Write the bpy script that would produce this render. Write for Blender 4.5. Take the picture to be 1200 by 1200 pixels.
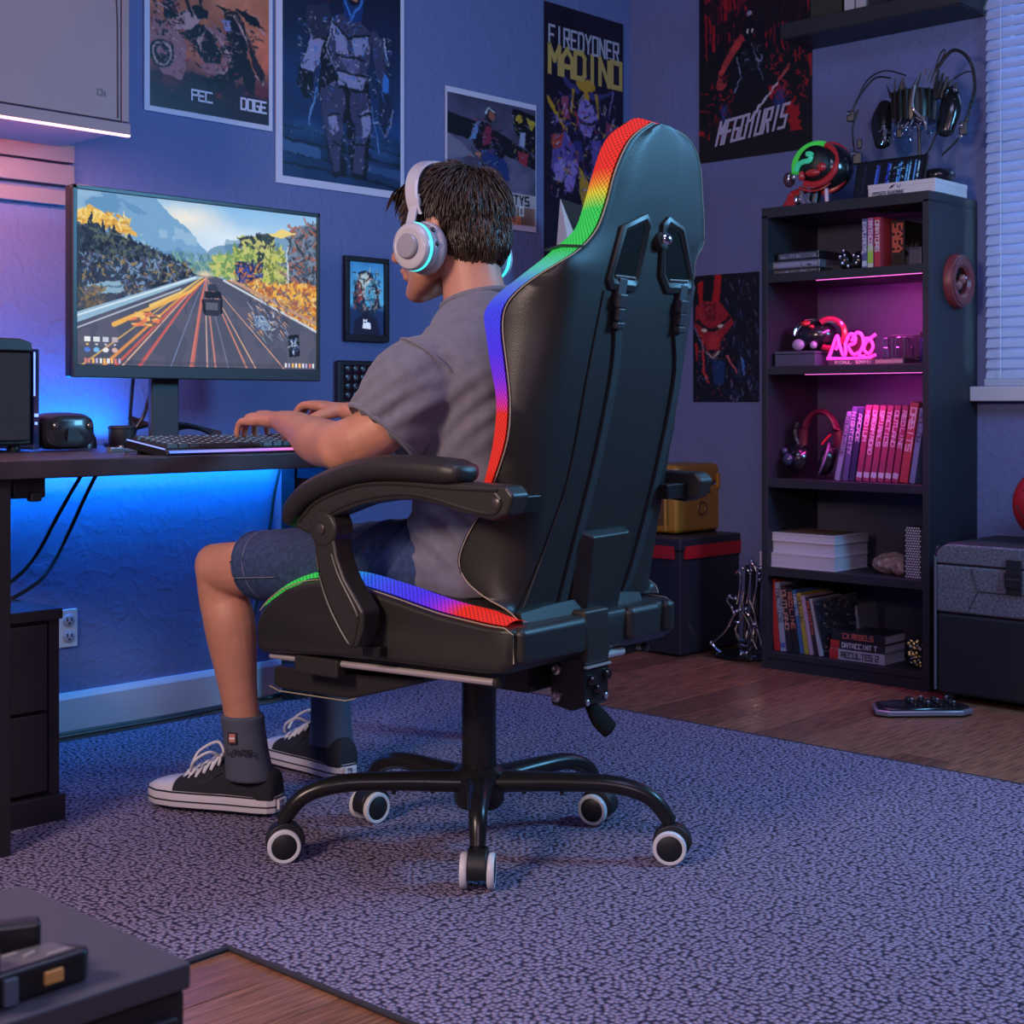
import bpy, bmesh, math, random
import numpy as np
from mathutils import Vector, Matrix, Euler
random.seed(7); RNG = np.random.default_rng(7)
for o in list(bpy.data.objects): bpy.data.objects.remove(o)
SC = bpy.context.scene; COL = SC.collection
PI = math.pi

# ---------------------------------------------------------------- camera, world, lights, exposure
cam_d = bpy.data.cameras.new('camera'); cam = bpy.data.objects.new('camera', cam_d); COL.objects.link(cam)
cam.location = (-4.12, -3.30, .82)
cam.rotation_euler = (PI/2, 0, math.atan2(.6868, .7269) - PI/2)
cam_d.sensor_width = 36; cam_d.lens = 36*1692/1200; cam_d.shift_y = -125/1200
cam_d.dof.use_dof = True; cam_d.dof.focus_distance = 2.75; cam_d.dof.aperture_fstop = 13
cam_d.clip_start = .05
SC.camera = cam
vs = SC.view_settings
vs.view_transform = 'Standard'; vs.look = 'None'; vs.gamma = 1; vs.use_curve_mapping = False; vs.exposure = 0.0
w = bpy.data.worlds.new('world'); SC.world = w; w.use_nodes = True
w.node_tree.nodes['Background'].inputs[0].default_value = (.165, .16, .42, 1)
w.node_tree.nodes['Background'].inputs[1].default_value = .12

def area(name, loc, target, size, col, energy, sy=None, spread=180):
    d = bpy.data.lights.new(name, 'AREA'); d.energy = energy; d.color = col; d.size = size
    if sy: d.shape = 'RECTANGLE'; d.size_y = sy
    d.spread = math.radians(spread)
    o = bpy.data.objects.new(name, d); COL.objects.link(o); o.location = loc
    o.rotation_euler = (Vector(target)-Vector(loc)).to_track_quat('-Z', 'Y').to_euler()
    return o
area('overhead_fill', (-2.7, -2.3, 2.75), (-2.3, -1.8, 0), 1.1, (.52, .55, 1), 23)  # unseen overhead area light, added for the bluish ambient
area('warm_key_light', (-4.75, -1.75, 1.65), (-2.3, -1.4, .6), .5, (1, .74, .64), 46)  # warm key from the left, its source unseen
area('lilac_fill_light', (-4.5, -3.9, 1.7), (-2.2, -1.2, .4), .9, (.92, .68, 1), 15)  # unseen fill behind the camera, added to lift rug, baseboard and shirt
area('cool_side_lamp', (-.85, -2.85, 1.65), (-2.0, -1.6, 1.2), .5, (.18, .56, 1), 42)
area('window_daylight', (.55, -1.85, 1.55), (-.6, -1.7, 1.4), 1.0, (.42, .70, 1), 30, 1.4)
DESK_BLUE = (0.0, .27, 1)
area('desk_led_below', (-2.2, -.050, .672), (-2.2, .02, .55), 1.25, DESK_BLUE, 8.5, .02)
area('desk_led_above', (-2.42, -.06, .735), (-2.42, -.02, 1.35), .62, DESK_BLUE, 6, .02)
area('cabinet_led', (-2.6, -.30, 1.444), (-2.6, -.16, 1.1), .6, (1, .34, .40), 5, .02)
area('shelf_led', (-.20, -1.10, 1.198), (-.1, -1.10, .9), .04, (1, .06, .62), 4.6, .42)
area('shelf_led', (-.20, -1.10, .909), (-.1, -1.10, .6), .04, (1, .06, .62), 2.4, .42)

# ---------------------------------------------------------------- materials
MATS = {}
def mat(name, col, rough=.5, metal=0, var=0, vscale=30, bump=0, bscale=200, emit=None, es=0, spec=.5, coat=0, trans=0, subs=0, kind='noise', sheen=0, stretch=None, col2=None):
    if name in MATS: return MATS[name]
    m = bpy.data.materials.new(name); m.use_nodes = True; nt = m.node_tree; N = nt.nodes; L = nt.links
    p = N['Principled BSDF']; p.inputs['Base Color'].default_value = (*col, 1)
    p.inputs['Roughness'].default_value = rough; p.inputs['Metallic'].default_value = metal
    p.inputs['Specular IOR Level'].default_value = spec; p.inputs['Coat Weight'].default_value = coat
    p.inputs['Transmission Weight'].default_value = trans
    if sheen: p.inputs['Sheen Weight'].default_value = sheen
    if subs:
        p.inputs['Subsurface Weight'].default_value = subs; p.inputs['Subsurface Radius'].default_value = (.012, .005, .003); p.inputs['Subsurface Scale'].default_value = 1
    if emit: p.inputs['Emission Color'].default_value = (*emit, 1); p.inputs['Emission Strength'].default_value = es
    tc = N.new('ShaderNodeTexCoord'); vec = tc.outputs['Object']
    if stretch:
        mp = N.new('ShaderNodeMapping'); mp.inputs['Scale'].default_value = stretch; L.new(vec, mp.inputs['Vector']); vec = mp.outputs[0]
    if var or col2:
        n = N.new('ShaderNodeTexNoise'); n.inputs['Scale'].default_value = vscale; n.inputs['Detail'].default_value = 5; L.new(vec, n.inputs['Vector'])
        r = N.new('ShaderNodeValToRGB'); r.color_ramp.elements[0].position = .3; r.color_ramp.elements[1].position = .7
        a = tuple(c*(1-var) for c in col); b = col2 or tuple(min(1, c*(1+var)) for c in col)
        r.color_ramp.elements[0].color = (*a, 1); r.color_ramp.elements[1].color = (*b, 1)
        L.new(n.outputs[0], r.inputs[0]); L.new(r.outputs[0], p.inputs['Base Color'])
    if bump:
        if kind == 'voronoi':
            b = N.new('ShaderNodeTexVoronoi'); b.inputs['Scale'].default_value = bscale
        else:
            b = N.new('ShaderNodeTexNoise'); b.inputs['Scale'].default_value = bscale; b.inputs['Detail'].default_value = 3
        L.new(vec, b.inputs['Vector'])
        bp = N.new('ShaderNodeBump'); bp.inputs['Strength'].default_value = min(1, bump); bp.inputs['Distance'].default_value = .004
        L.new(b.outputs[0], bp.inputs['Height']); L.new(bp.outputs[0], p.inputs['Normal'])
    MATS[name] = m; return m

def paint_mat(name, rough=.45, emit=0, coat=0):
    if name in MATS: return MATS[name]
    m = bpy.data.materials.new(name); m.use_nodes = True; nt = m.node_tree; p = nt.nodes['Principled BSDF']
    a = nt.nodes.new('ShaderNodeAttribute'); a.attribute_name = 'paint'
    p.inputs['Roughness'].default_value = rough; p.inputs['Coat Weight'].default_value = coat
    if emit:
        p.inputs['Base Color'].default_value = (.01, .01, .01, 1)
        nt.links.new(a.outputs['Color'], p.inputs['Emission Color']); p.inputs['Emission Strength'].default_value = emit
    else: nt.links.new(a.outputs['Color'], p.inputs['Base Color'])
    MATS[name] = m; return m

def srgb(r, g, b):
    f = lambda c: (c/255/12.92 if c/255 <= .04045 else ((c/255+.055)/1.055)**2.4)
    return (f(r), f(g), f(b))

# ---------------------------------------------------------------- mesh builder
def frame_of(d, up=(0, 0, 1)):
    d = Vector(d).normalized(); u = Vector(up)
    if abs(d.dot(u)) > .96: u = Vector((1, 0, 0)) if abs(d.x) < .9 else Vector((0, 1, 0))
    s = d.cross(u).normalized(); return d, s, s.cross(d).normalized()
class B:
    def __init__(s): s.v = []; s.f = []
    def add(s, vs_, fs):
        k = len(s.v); s.v += [tuple(v) for v in vs_]; s.f += [tuple(i+k for i in f) for f in fs]; return s
    def box(s, c, size, rz=0, rot=None):
        x, y, z = (q/2 for q in size)
        vv = [Vector((a*x, b*y, d*z)) for a in (-1, 1) for b in (-1, 1) for d in (-1, 1)]
        R = rot if rot is not None else Matrix.Rotation(rz, 3, 'Z')
        return s.add([R @ v + Vector(c) for v in vv], [(0, 1, 3, 2), (4, 6, 7, 5), (0, 4, 5, 1), (2, 3, 7, 6), (0, 2, 6, 4), (1, 5, 7, 3)])
    def span(s, a, b): return s.box([(p+q)/2 for p, q in zip(a, b)], [abs(p-q) for p, q in zip(a, b)])
    def rings(s, rs, cap=True, closed=False):
        n = len(rs[0]); vv = [p for r in rs for p in r]; m = len(rs); ff = []
        for i in range(m if closed else m-1):
            j = (i+1) % m
            for k in range(n):
                l = (k+1) % n; ff.append((i*n+k, i*n+l, j*n+l, j*n+k))
        if cap and not closed: ff.append(tuple(range(n-1, -1, -1))); ff.append(tuple((m-1)*n+k for k in range(n)))
        return s.add(vv, ff)
    def tube(s, pts, r, n=10, cap=True, closed=False, up=(0, 0, 1), flat=1.0):
        pts = [Vector(p) for p in pts]; m = len(pts); rr = r if hasattr(r, '__len__') else [r]*m; rs = []
        for i, p in enumerate(pts):
            a = pts[i-1] if (i or closed) else p; b = pts[(i+1) % m] if (i < m-1 or closed) else p
            d, x, y = frame_of(b-a, up)
            rs.append([p + x*(rr[i]*math.cos(2*PI*k/n)) + y*(rr[i]*flat*math.sin(2*PI*k/n)) for k in range(n)])
        return s.rings(rs, cap, closed)
    def limb(s, pts, radii, n=16, up=(0, 0, 1), sub=3, pw=2):
        # a rounded, tapering tube with dome ends; radii: r or (r_side, r_up)
        pts = [Vector(p) for p in pts]; R = [q if hasattr(q, '__len__') else (q, q) for q in radii]
        P2, R2 = smooth_path(pts, R, sub)
        d0 = (P2[1]-P2[0]).normalized(); d1 = (P2[-1]-P2[-2]).normalized(); pre = []; post = []
        for a in (1.45, 1.1, .7, .35):
            pre.append((P2[0]-d0*min(R[0])*math.sin(a), tuple(q*math.cos(a) for q in R[0])))
        for a in (.35, .7, 1.1, 1.45):
            post.append((P2[-1]+d1*min(R[-1])*math.sin(a), tuple(q*math.cos(a) for q in R[-1])))
        al = pre+list(zip(P2, R2))+post; rs = []
        for i, (p, r) in enumerate(al):
            a = al[max(0, i-1)][0]; b = al[min(len(al)-1, i+1)][0]; d, x, y = frame_of(b-a, up)
            se = lambda q: math.copysign(abs(q)**(2/pw), q)
            rs.append([p + x*(r[0]*se(math.cos(2*PI*k/n))) + y*(r[1]*se(math.sin(2*PI*k/n))) for k in range(n)])
        return s.rings(rs)
    def cyl(s, a, b, r, n=20, r2=None): return s.tube([a, b], [r, r if r2 is None else r2], n)
    def lathe(s, prof, c=(0, 0, 0), axis=(0, 0, 1), n=24):
        d, x, y = frame_of(axis); c = Vector(c)
        return s.rings([[c + d*h + x*(r*math.cos(2*PI*k/n)) + y*(r*math.sin(2*PI*k/n)) for k in range(n)] for r, h in prof])
    def ell(s, c, r, n=16, m=10, rot=None):
        c = Vector(c); rs = []
        for i in range(m+1):
            t = PI*(i+.02)/(m+.04); rr = math.sin(t); z = math.cos(t)
            ring = [Vector((r[0]*rr*math.cos(2*PI*k/n), r[1]*rr*math.sin(2*PI*k/n), r[2]*z)) for k in range(n)]
            if rot is not None: ring = [rot @ q for q in ring]
            rs.append([q+c for q in ring])
        return s.rings(rs)
    def prism(s, poly, o, ux, uy, dep):
        # polygon in the plane (o, ux, uy), extruded by vector dep
        o, ux, uy, dep = map(Vector, (o, ux, uy, dep)); n = len(poly)
        a = [o+ux*x+uy*y for x, y in poly]; b = [p+dep for p in a]
        return s.add(a+b, [tuple(range(n)), tuple(range(2*n-1, n-1, -1))]+[(i, n+i, n+(i+1) % n, (i+1) % n) for i in range(n)])
    def torus(s, c, R, r, axis=(0, 0, 1), n=32, m=10, a0=0, a1=2*PI, flat=1):
        d, x, y = frame_of(axis); c = Vector(c); cl = abs(a1-a0-2*PI) < 1e-6; k = n if cl else n+1
        pts = [c+x*(R*math.cos(a0+(a1-a0)*i/n))+y*(R*math.sin(a0+(a1-a0)*i/n)) for i in range(k)]
        rs = []
        for i, p in enumerate(pts):
            o = (p-c).normalized(); rs.append([p+o*(r*math.cos(2*PI*j/m))+d*(r*flat*math.sin(2*PI*j/m)) for j in range(m)])
        return s.rings(rs, closed=cl)
    def text(s, t, o, ux, uy, h, wd=.6, th=.13, gap=.25, slant=0):
        # stroke lettering made of flat bars; h = letter height, wd = width/height; returns self
        o, ux, uy = Vector(o), Vector(ux).normalized(), Vector(uy).normalized(); nrm = ux.cross(uy).normalized(); x0 = 0
        for ch in t:
            k = 0
            for pl in GLYPH.get(ch, '').split():
                q = [(int(pl[i])/4*wd*h, (6-int(pl[i+1]))/6*h) for i in range(0, len(pl), 2)]
                for (xa, ya), (xb, yb) in zip(q, q[1:]):
                    dx, dy = xb-xa, yb-ya; l = math.hypot(dx, dy) or 1; dx /= l; dy /= l; e = th*h/2
                    pts = [(xa-dx*e-dy*e, ya-dy*e+dx*e), (xa-dx*e+dy*e, ya-dy*e-dx*e), (xb+dx*e+dy*e, yb+dy*e-dx*e), (xb+dx*e-dy*e, yb+dy*e+dx*e)]
                    s.add([o+ux*(x0+a+slant*b)+uy*b+nrm*(.00022*k) for a, b in pts], [(0, 1, 2, 3)]); k += 1
            x0 += h*(wd+gap) if ch != ' ' else h*.45
        return s
    def build(s, name, m, parent=None, smooth=35, bev=0, seg=2, sub=0, loc=None, rz=0):
        me = bpy.data.meshes.new(name); me.from_pydata(s.v, [], s.f); me.validate()
        bm = bmesh.new(); bm.from_mesh(me); bmesh.ops.recalc_face_normals(bm, faces=bm.faces); bm.to_mesh(me); bm.free()
        return link(name, me, m, parent, smooth, bev, seg, sub, loc, rz)
def smooth_path(pts, R, sub):
    P2, R2 = [], []; n = len(pts)
    for i in range(n-1):
        p0, p1, p2, p3 = pts[max(0, i-1)], pts[i], pts[i+1], pts[min(n-1, i+2)]
        for k in range(sub):
            t = k/sub
            P2.append(.5*((2*p1)+(p2-p0)*t+(2*p0-5*p1+4*p2-p3)*t*t+(3*p1-p0-3*p2+p3)*t**3))
            e = t*t*(3-2*t); R2.append(tuple(a*(1-e)+b*e for a, b in zip(R[i], R[i+1])))
    P2.append(pts[-1]); R2.append(R[-1]); return P2, R2
def curve_pts(pts, sub=6): return smooth_path([Vector(p) for p in pts], [(0, 0)]*len(pts), sub)[0]
def link(name, me, m, parent=None, smooth=35, bev=0, seg=2, sub=0, loc=None, rz=0):
    if m is not None: me.materials.clear(); me.materials.append(m)
    if smooth:
        me.polygons.foreach_set('use_smooth', [True]*len(me.polygons))
        if not sub and smooth < 180: me.set_sharp_from_angle(angle=math.radians(smooth))
    o = bpy.data.objects.new(name, me); COL.objects.link(o)
    if parent: o.parent = parent
    if loc: o.location = loc
    if rz: o.rotation_euler.z = rz
    if bev:
        b = o.modifiers.new('bevel', 'BEVEL'); b.width = bev; b.segments = seg; b.limit_method = 'ANGLE'; b.angle_limit = math.radians(40); b.harden_normals = True
    if sub:
        b = o.modifiers.new('subsurf', 'SUBSURF'); b.levels = sub; b.render_levels = sub
    return o
def tag(o, label=None, cat=None, group=None, kind=None):
    if label: o['label'] = label
    if cat: o['category'] = cat
    if group: o['group'] = group
    if kind: o['kind'] = kind
    return o
def thing(name, loc, label, cat, group=None, rz=0, rot=None):
    o = bpy.data.objects.new(name, None); COL.objects.link(o); o.location = loc; o.empty_display_size = .05
    o.rotation_euler = rot if rot else (0, 0, rz)
    return tag(o, label, cat, group)
def copy_tree(o, parent=None):
    c = o.copy(); COL.objects.link(c)
    if parent: c.parent = parent
    for ch in o.children: copy_tree(ch, c)
    return c
def remeshed(name, b, voxel, smooth_n, m, parent=None, disp=None, factor=.5):
    me = bpy.data.meshes.new(name); me.from_pydata(b.v, [], b.f)
    bm = bmesh.new(); bm.from_mesh(me); bmesh.ops.recalc_face_normals(bm, faces=bm.faces); bm.to_mesh(me); bm.free()
    o = bpy.data.objects.new(name, me); COL.objects.link(o)
    r = o.modifiers.new('r', 'REMESH'); r.mode = 'VOXEL'; r.voxel_size = voxel
    s = o.modifiers.new('s', 'SMOOTH'); s.iterations = smooth_n; s.factor = factor
    if disp:
        t = bpy.data.textures.new(name, 'CLOUDS'); t.noise_scale = disp[0]; t.noise_depth = 2
        d = o.modifiers.new('d', 'DISPLACE'); d.texture = t; d.strength = disp[1]; d.mid_level = .5
    dg = bpy.context.evaluated_depsgraph_get(); me2 = bpy.data.meshes.new_from_object(o.evaluated_get(dg))
    bpy.data.objects.remove(o); me2.name = name
    return link(name, me2, m, parent, 180)
GLYPH = dict(A='0602204246 0444', B='0006464303 003033', C='40000646', D='00063645413000', E='40000646 0333', F='400006 0333', G='400006464323', H='0006 4046 0343', I='2026', J='40460604', K='0006 4003 0346', L='000646', M='0600234046', N='06004640', O='0006464000', P='0600404303', Q='0006464000 2446', R='0600404303 2346', S='400003434606', T='0040 2026', U='00064640', V='002640', W='0006234640', X='0046 4006', Y='002340 2326', Z='00400646', **{'1': '2026', '2': '004043030646', '3': '00404606 1343', '7': '004026', "'": '2021', ' ': ''})

# ---------------------------------------------------------------- flat print: a little painter whose picture becomes a colour attribute on a grid
class Canvas:
    def __init__(s, w, h, col=(0, 0, 0), y0=0, ys=1):
        s.w, s.h = w, h; s.y0, s.ys = y0, ys; s.a = np.zeros((h, w, 3), float); s.a[:] = col
        s.X, s.Y = np.meshgrid((np.arange(w)+.5)/w, (np.arange(h)+.5)/h); s.asp = h/w; s.V = (s.Y-y0)/ys
    def grad(s, c0, c1, y0=0, y1=1):
        t = np.clip((s.V-y0)/(y1-y0), 0, 1)[..., None]; s.a = np.array(c0)*(1-t)+np.array(c1)*t; return s
    def blend(s, m, c):
        m = np.clip(m, 0, 1)[..., None]; s.a = s.a*(1-m)+np.array(c, float)*m; return s
    def poly(s, pts, c, al=1):
        m = np.zeros_like(s.X, bool); n = len(pts); pts = [(x, s.y0+y*s.ys) for x, y in pts]
        for i in range(n):
            x1, y1 = pts[i]; x2, y2 = pts[(i+1) % n]
            if y1 == y2: continue
            cond = (s.Y < y1) != (s.Y < y2); m ^= cond & (s.X < (x2-x1)*(s.Y-y1)/(y2-y1)+x1)
        return s.blend(m*al, c)
    def line(s, pts, wd, c, al=1, w2=None):
        n = len(pts)-1; pts = [(x, s.y0+y*s.ys) for x, y in pts]; w2 = wd if w2 is None else w2
        for i, ((x1, y1), (x2, y2)) in enumerate(zip(pts, pts[1:])):
            dx, dy = x2-x1, (y2-y1)*s.asp; l2 = dx*dx+dy*dy or 1e-9; mg = max(wd, w2)/2+1.5/s.w
            xa, xb = int(max(0, (min(x1, x2)-mg)*s.w)), int(min(s.w, (max(x1, x2)+mg)*s.w+1)); ya, yb = int(max(0, (min(y1, y2)-mg/s.asp)*s.h)), int(min(s.h, (max(y1, y2)+mg/s.asp)*s.h+1))
            if xb <= xa or yb <= ya: continue
            X, Y = s.X[ya:yb, xa:xb], s.Y[ya:yb, xa:xb]; t = np.clip(((X-x1)*dx+(Y-y1)*s.asp*dy)/l2, 0, 1)
            d = np.hypot(X-x1-t*dx, (Y-y1)*s.asp-t*dy); ww = wd+(w2-wd)*(i+t)/max(1, n)
            m = (np.clip((ww/2-d)*s.w+.5, 0, 1)*al)[..., None]; s.a[ya:yb, xa:xb] = s.a[ya:yb, xa:xb]*(1-m)+np.array(c, float)*m
        return s
    def ell(s, x, y, rx, ry, c, al=1, soft=0):
        d = np.hypot((s.X-x)/rx, (s.V-y)/ry)
        return s.blend((np.clip((1-d)/soft, 0, 1) if soft else (d < 1))*al, c)
    def noise(s, fx, fy, seed):
        r = np.random.default_rng(seed); out = np.zeros((s.h, s.w)); amp = 1
        for _ in range(4):
            g = r.random((int(fy)+2, int(fx)+2)); x = s.X*fx; y = s.Y*fy; i = x.astype(int); j = y.astype(int); u = x-i; v = y-j
            u = u*u*(3-2*u); v = v*v*(3-2*v)
            out += amp*((g[j, i]*(1-u)+g[j, i+1]*u)*(1-v)+(g[j+1, i]*(1-u)+g[j+1, i+1]*u)*v); amp *= .5; fx *= 2; fy *= 2
        return out/1.875
    def mottle(s, f, amt, seed):
        s.a = np.clip(s.a*(1+amt*(s.noise(f, f*s.asp, seed)-.5)[..., None]*2), 0, 1); return s
    def dabs(s, n, box, wd, ln, cols, seed, ang=(0, 6.28), al=.9):
        r = random.Random(seed)
        wd *= .95; ln *= .7
        for _ in range(int(n*1.5)):
            x = r.uniform(box[0], box[2]); y = r.uniform(box[1], box[3]); a = r.uniform(*ang); l = ln*r.uniform(.4, 1.2)
            s.line([(x, y), (x+l*math.cos(a), y+l*math.sin(a)/s.asp)], wd*r.uniform(.5, 1.3), r.choice(cols), al, wd*.35)
        return s
    def warp(s, amt, f, seed=1):
        dx = (s.noise(f, f*s.asp, seed)-.5)*2*amt*s.w; dy = (s.noise(f, f*s.asp, seed+50)-.5)*2*amt*s.w
        j, i = np.mgrid[0:s.h, 0:s.w]; s.a = s.a[np.clip(j+dy, 0, s.h-1).astype(int), np.clip(i+dx, 0, s.w-1).astype(int)]; return s
    def ink(s, k=.9, lit=.0):
        # brush-like finish: dark contour where tones meet, a thin light edge beside it
        g = s.a.mean(2); gx = np.zeros_like(g); gy = np.zeros_like(g); gx[:, 1:-1] = g[:, 2:]-g[:, :-2]; gy[1:-1] = g[2:]-g[:-2]; e = np.clip(np.hypot(gx, gy)*2.2-.22, 0, 1)
        hl = np.clip((gx+gy)*2.5-.45, 0, 1); s.a = np.clip(s.a*(1-k*.75*e[..., None])+lit*hl[..., None], 0, 1); return s
    def build(s, name, o, ux, uy, m, parent=None, flip=False):
        # o = top left corner, ux = full width vector, uy = full height vector downwards
        o, ux, uy = np.array(o, float), np.array(ux, float), np.array(uy, float); w, h = s.w, s.h
        gx, gy = np.meshgrid(np.linspace(0, 1, w), np.linspace(0, 1, h))
        co = o+gx[..., None]*ux+gy[..., None]*uy
        me = bpy.data.meshes.new(name); i = np.arange(w*h).reshape(h, w)
        f = np.stack([i[:-1, :-1], i[1:, :-1], i[1:, 1:], i[:-1, 1:]], -1).reshape(-1, 4); nf = len(f)
        me.vertices.add(w*h); me.vertices.foreach_set('co', co.reshape(-1).astype(np.float32))
        me.loops.add(nf*4); me.loops.foreach_set('vertex_index', f.reshape(-1).astype(np.int32))
        me.polygons.add(nf); me.polygons.foreach_set('loop_start', np.arange(0, nf*4, 4, dtype=np.int32))
        me.update(); me.validate()
        lin = np.clip(s.a, 0, 1); lin = np.where(lin <= .04045, lin/12.92, ((lin+.055)/1.055)**2.4)
        at = me.color_attributes.new('paint', 'FLOAT_COLOR', 'POINT'); c4 = np.ones((w*h, 4), np.float32); c4[:, :3] = lin.reshape(-1, 3)
        at.data.foreach_set('color', c4.reshape(-1))
        return link(name, me, m, parent, 0)
# ---------------------------------------------------------------- the room
def wall_mat():
    m = mat('wall_paint', (.130, .158, .345), .75); nt = m.node_tree; N, L = nt.nodes, nt.links; p = N['Principled BSDF']
    tc = N.new('ShaderNodeTexCoord'); bp = N.new('ShaderNodeBump'); bp.inputs['Strength'].default_value = .22; bp.inputs['Distance'].default_value = .006
    a = N.new('ShaderNodeTexNoise'); a.inputs['Scale'].default_value = 26; a.inputs['Detail'].default_value = 5; a.inputs['Distortion'].default_value = .8
    L.new(tc.outputs['Object'], a.inputs['Vector']); r = N.new('ShaderNodeValToRGB'); r.color_ramp.elements[0].position = .48; r.color_ramp.elements[1].position = .62
    L.new(a.outputs[0], r.inputs[0]); L.new(r.outputs[0], bp.inputs['Height']); L.new(bp.outputs[0], p.inputs['Normal'])
    return m
WALL = wall_mat()
WX = (-5.2, .12); H = 2.7
tag(B().span((-5.2, 0, -.02), (.12, .12, H)).build('wall_back', WALL), kind='structure')
wy0, wy1, wz0, wz1 = -2.45, -1.365, .88, 2.32       # window opening in the right wall
b = B(); b.span((0, 0, -.02), (.12, wy1, H)); b.span((0, wy1, -.02), (.12, wy0, wz0)); b.span((0, wy1, wz1), (.12, wy0, H)); b.span((0, wy0, -.02), (.12, -3.2, H))
tag(b.build('wall_right', WALL), kind='structure')
WHITE = mat('painted_trim', (.52, .50, .60), .45, var=.05, vscale=8)
bb = B(); bb.prism([(0, 0), (.016, 0), (.016, .085), (.010, .098), (0, .1)], (-5.0, 0, 0), (0, -1, 0), (0, 0, 1), (5.0, 0, 0))
tag(bb.build('baseboard_back', WHITE, smooth=0), kind='structure')
# floor: every plank that can be told apart is a piece of its own
fl = tag(B().span((-5.2, 0.02, -.06), (.12, -4.2, -.012)).build('floor', mat('floor_gap', (.02, .012, .01), .8)), kind='structure')
def plank_mat(i, c):
    m = mat('oak_plank_%d' % i, c, .27, var=.42, vscale=9, bump=.12, bscale=40, stretch=(1.2, 16, 1), spec=.5); return m
PL = [plank_mat(i, c) for i, c in enumerate([(.235, .100, .058), (.200, .084, .050), (.265, .116, .068), (.165, .070, .044)])]
pw = .125; shared = {}
def plank(x0, x1, y):
    b = B().span((x0+.001, y+.001, -.014), (x1-.001, y+pw-.001, 0)); o = b.build('plank', random.choice(PL), fl, smooth=0, bev=.0012, seg=1)
rows = int(3.6/pw)
for r in range(rows):
    y = -.005-pw*(r+1); x = -5.2+((r*.37) % 1)*1.1-1.1
    while x < .12:
        x2 = x+1.1
        a, c = max(x, -5.2), min(x2, .0)
        if c-a > .02 and (c > -1.75 or a < -2.4): plank(a, c, y)
        x = x2
# window in the right wall with blinds
wn = thing('window_1', (0, (wy0+wy1)/2, wz0), None, None); wn['kind'] = 'structure'
def loc(o): o.location = (0, -(wy0+wy1)/2, -wz0); return o
b = B()
for a, c in (((.05, wy1, wz0), (.09, wy1-.045, wz1)), ((.05, wy0+.045, wz0), (.09, wy0, wz1)), ((.05, wy1, wz1-.045), (.09, wy0, wz1)), ((.05, wy1, wz0), (.09, wy0, wz0+.045)), ((.05, wy1, 1.58), (.09, wy0, 1.62))): b.span(a, c)
loc(b.build('window_frame', WHITE, wn, bev=.003))
loc(B().span((.066, wy1-.04, wz0+.04), (.072, wy0+.04, wz1-.04)).build('glass', mat('window_glass', (.8, .88, 1), .02, trans=1), wn, smooth=0))
loc(B().span((-.055, wy1+.03, wz0-.048), (.05, wy0-.03, wz0-.004)).build('window_sill', WHITE, wn, bev=.004))
SLAT = mat('blind_slat', (.62, .66, .80), .4, bump=.05, bscale=20)
nt = SLAT.node_tree; tr = nt.nodes.new('ShaderNodeBsdfTranslucent'); tr.inputs[0].default_value = (.5, .62, .95, 1)
mx = nt.nodes.new('ShaderNodeMixShader'); mx.inputs[0].default_value = .35
nt.links.new(nt.nodes['Principled BSDF'].outputs[0], mx.inputs[1]); nt.links.new(tr.outputs[0], mx.inputs[2]); nt.links.new(mx.outputs[0], nt.nodes['Material Output'].inputs[0])
bl = thing('window_blind', (-.02, (wy0+wy1)/2, wz0), 'horizontal slatted window blind glowing pale blue beside the bookcase', 'blind')
yl, hw, z = wy1+.005, .0175, wz0+.035
sl = None
while z < wz1-.05:
    if sl is None:
        bx = B(); pr = [(-.0100, -.0165), (-.0065, -.0045), (.000, .0065), (.0085, .0155)]
        poly = pr+[(a-.001, c+.0022) for a, c in reversed(pr)]
        n = len(poly); ww = wy1-wy0-.02
        bx.prism(poly, (0, ww/2, 0), (1, 0, 0), (0, 0, 1), (0, -ww, 0)); sl = bx.build('slat', SLAT, bl, smooth=40)
    else:
        sl = sl.copy(); COL.objects.link(sl)
    sl.location = (0, 0, z-wz0); z += .0305
CORD = mat('blind_cord', (.75, .78, .9), .6)
for yy in (wy1-.06, wy1-.5, wy0+.1): B().cyl((-.019, yy-(wy0+wy1)/2, .01), (-.019, yy-(wy0+wy1)/2, wz1-wz0-.02), .0012, 6).build('cord', CORD, bl)
B().span((-.025, ww/2, -.004), (.015, -ww/2, .018)).build('bottom_rail', SLAT, bl, bev=.004)
B().span((-.03, ww/2, wz1-wz0-.045), (.02, -ww/2, wz1-wz0-.005)).build('head_rail', SLAT, bl, bev=.004)
# outlet
ot = thing('wall_outlet', (-2.256, -.004, .262), 'white double power outlet plate on the wall above the black drawer unit', 'outlet')
OW = mat('outlet_plastic', (.55, .55, .62), .4)
B().span((-.026, 0, -.048), (.026, -.008, .048)).build('plate', OW, ot, bev=.003)
DK = mat('slot_black', (.01, .01, .012), .6)
for zz in (.02, -.02):
    s = B().lathe([(.0155, 0), (.0155, .004), (.014, .005)], (0, -.008, zz), (0, -1, 0)).build('socket', mat('socket_grey', (.32, .32, .4), .4), ot)
    q = B(); q.box((-.006, -.0135, .003), (.003, .001, .009)); q.box((.006, -.0135, .003), (.003, .001, .009)); q.cyl((0, -.0128, -.007), (0, -.0142, -.007), .0028, 10)
    q.build('slot', DK, s).location = (0, 0, zz)

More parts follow.
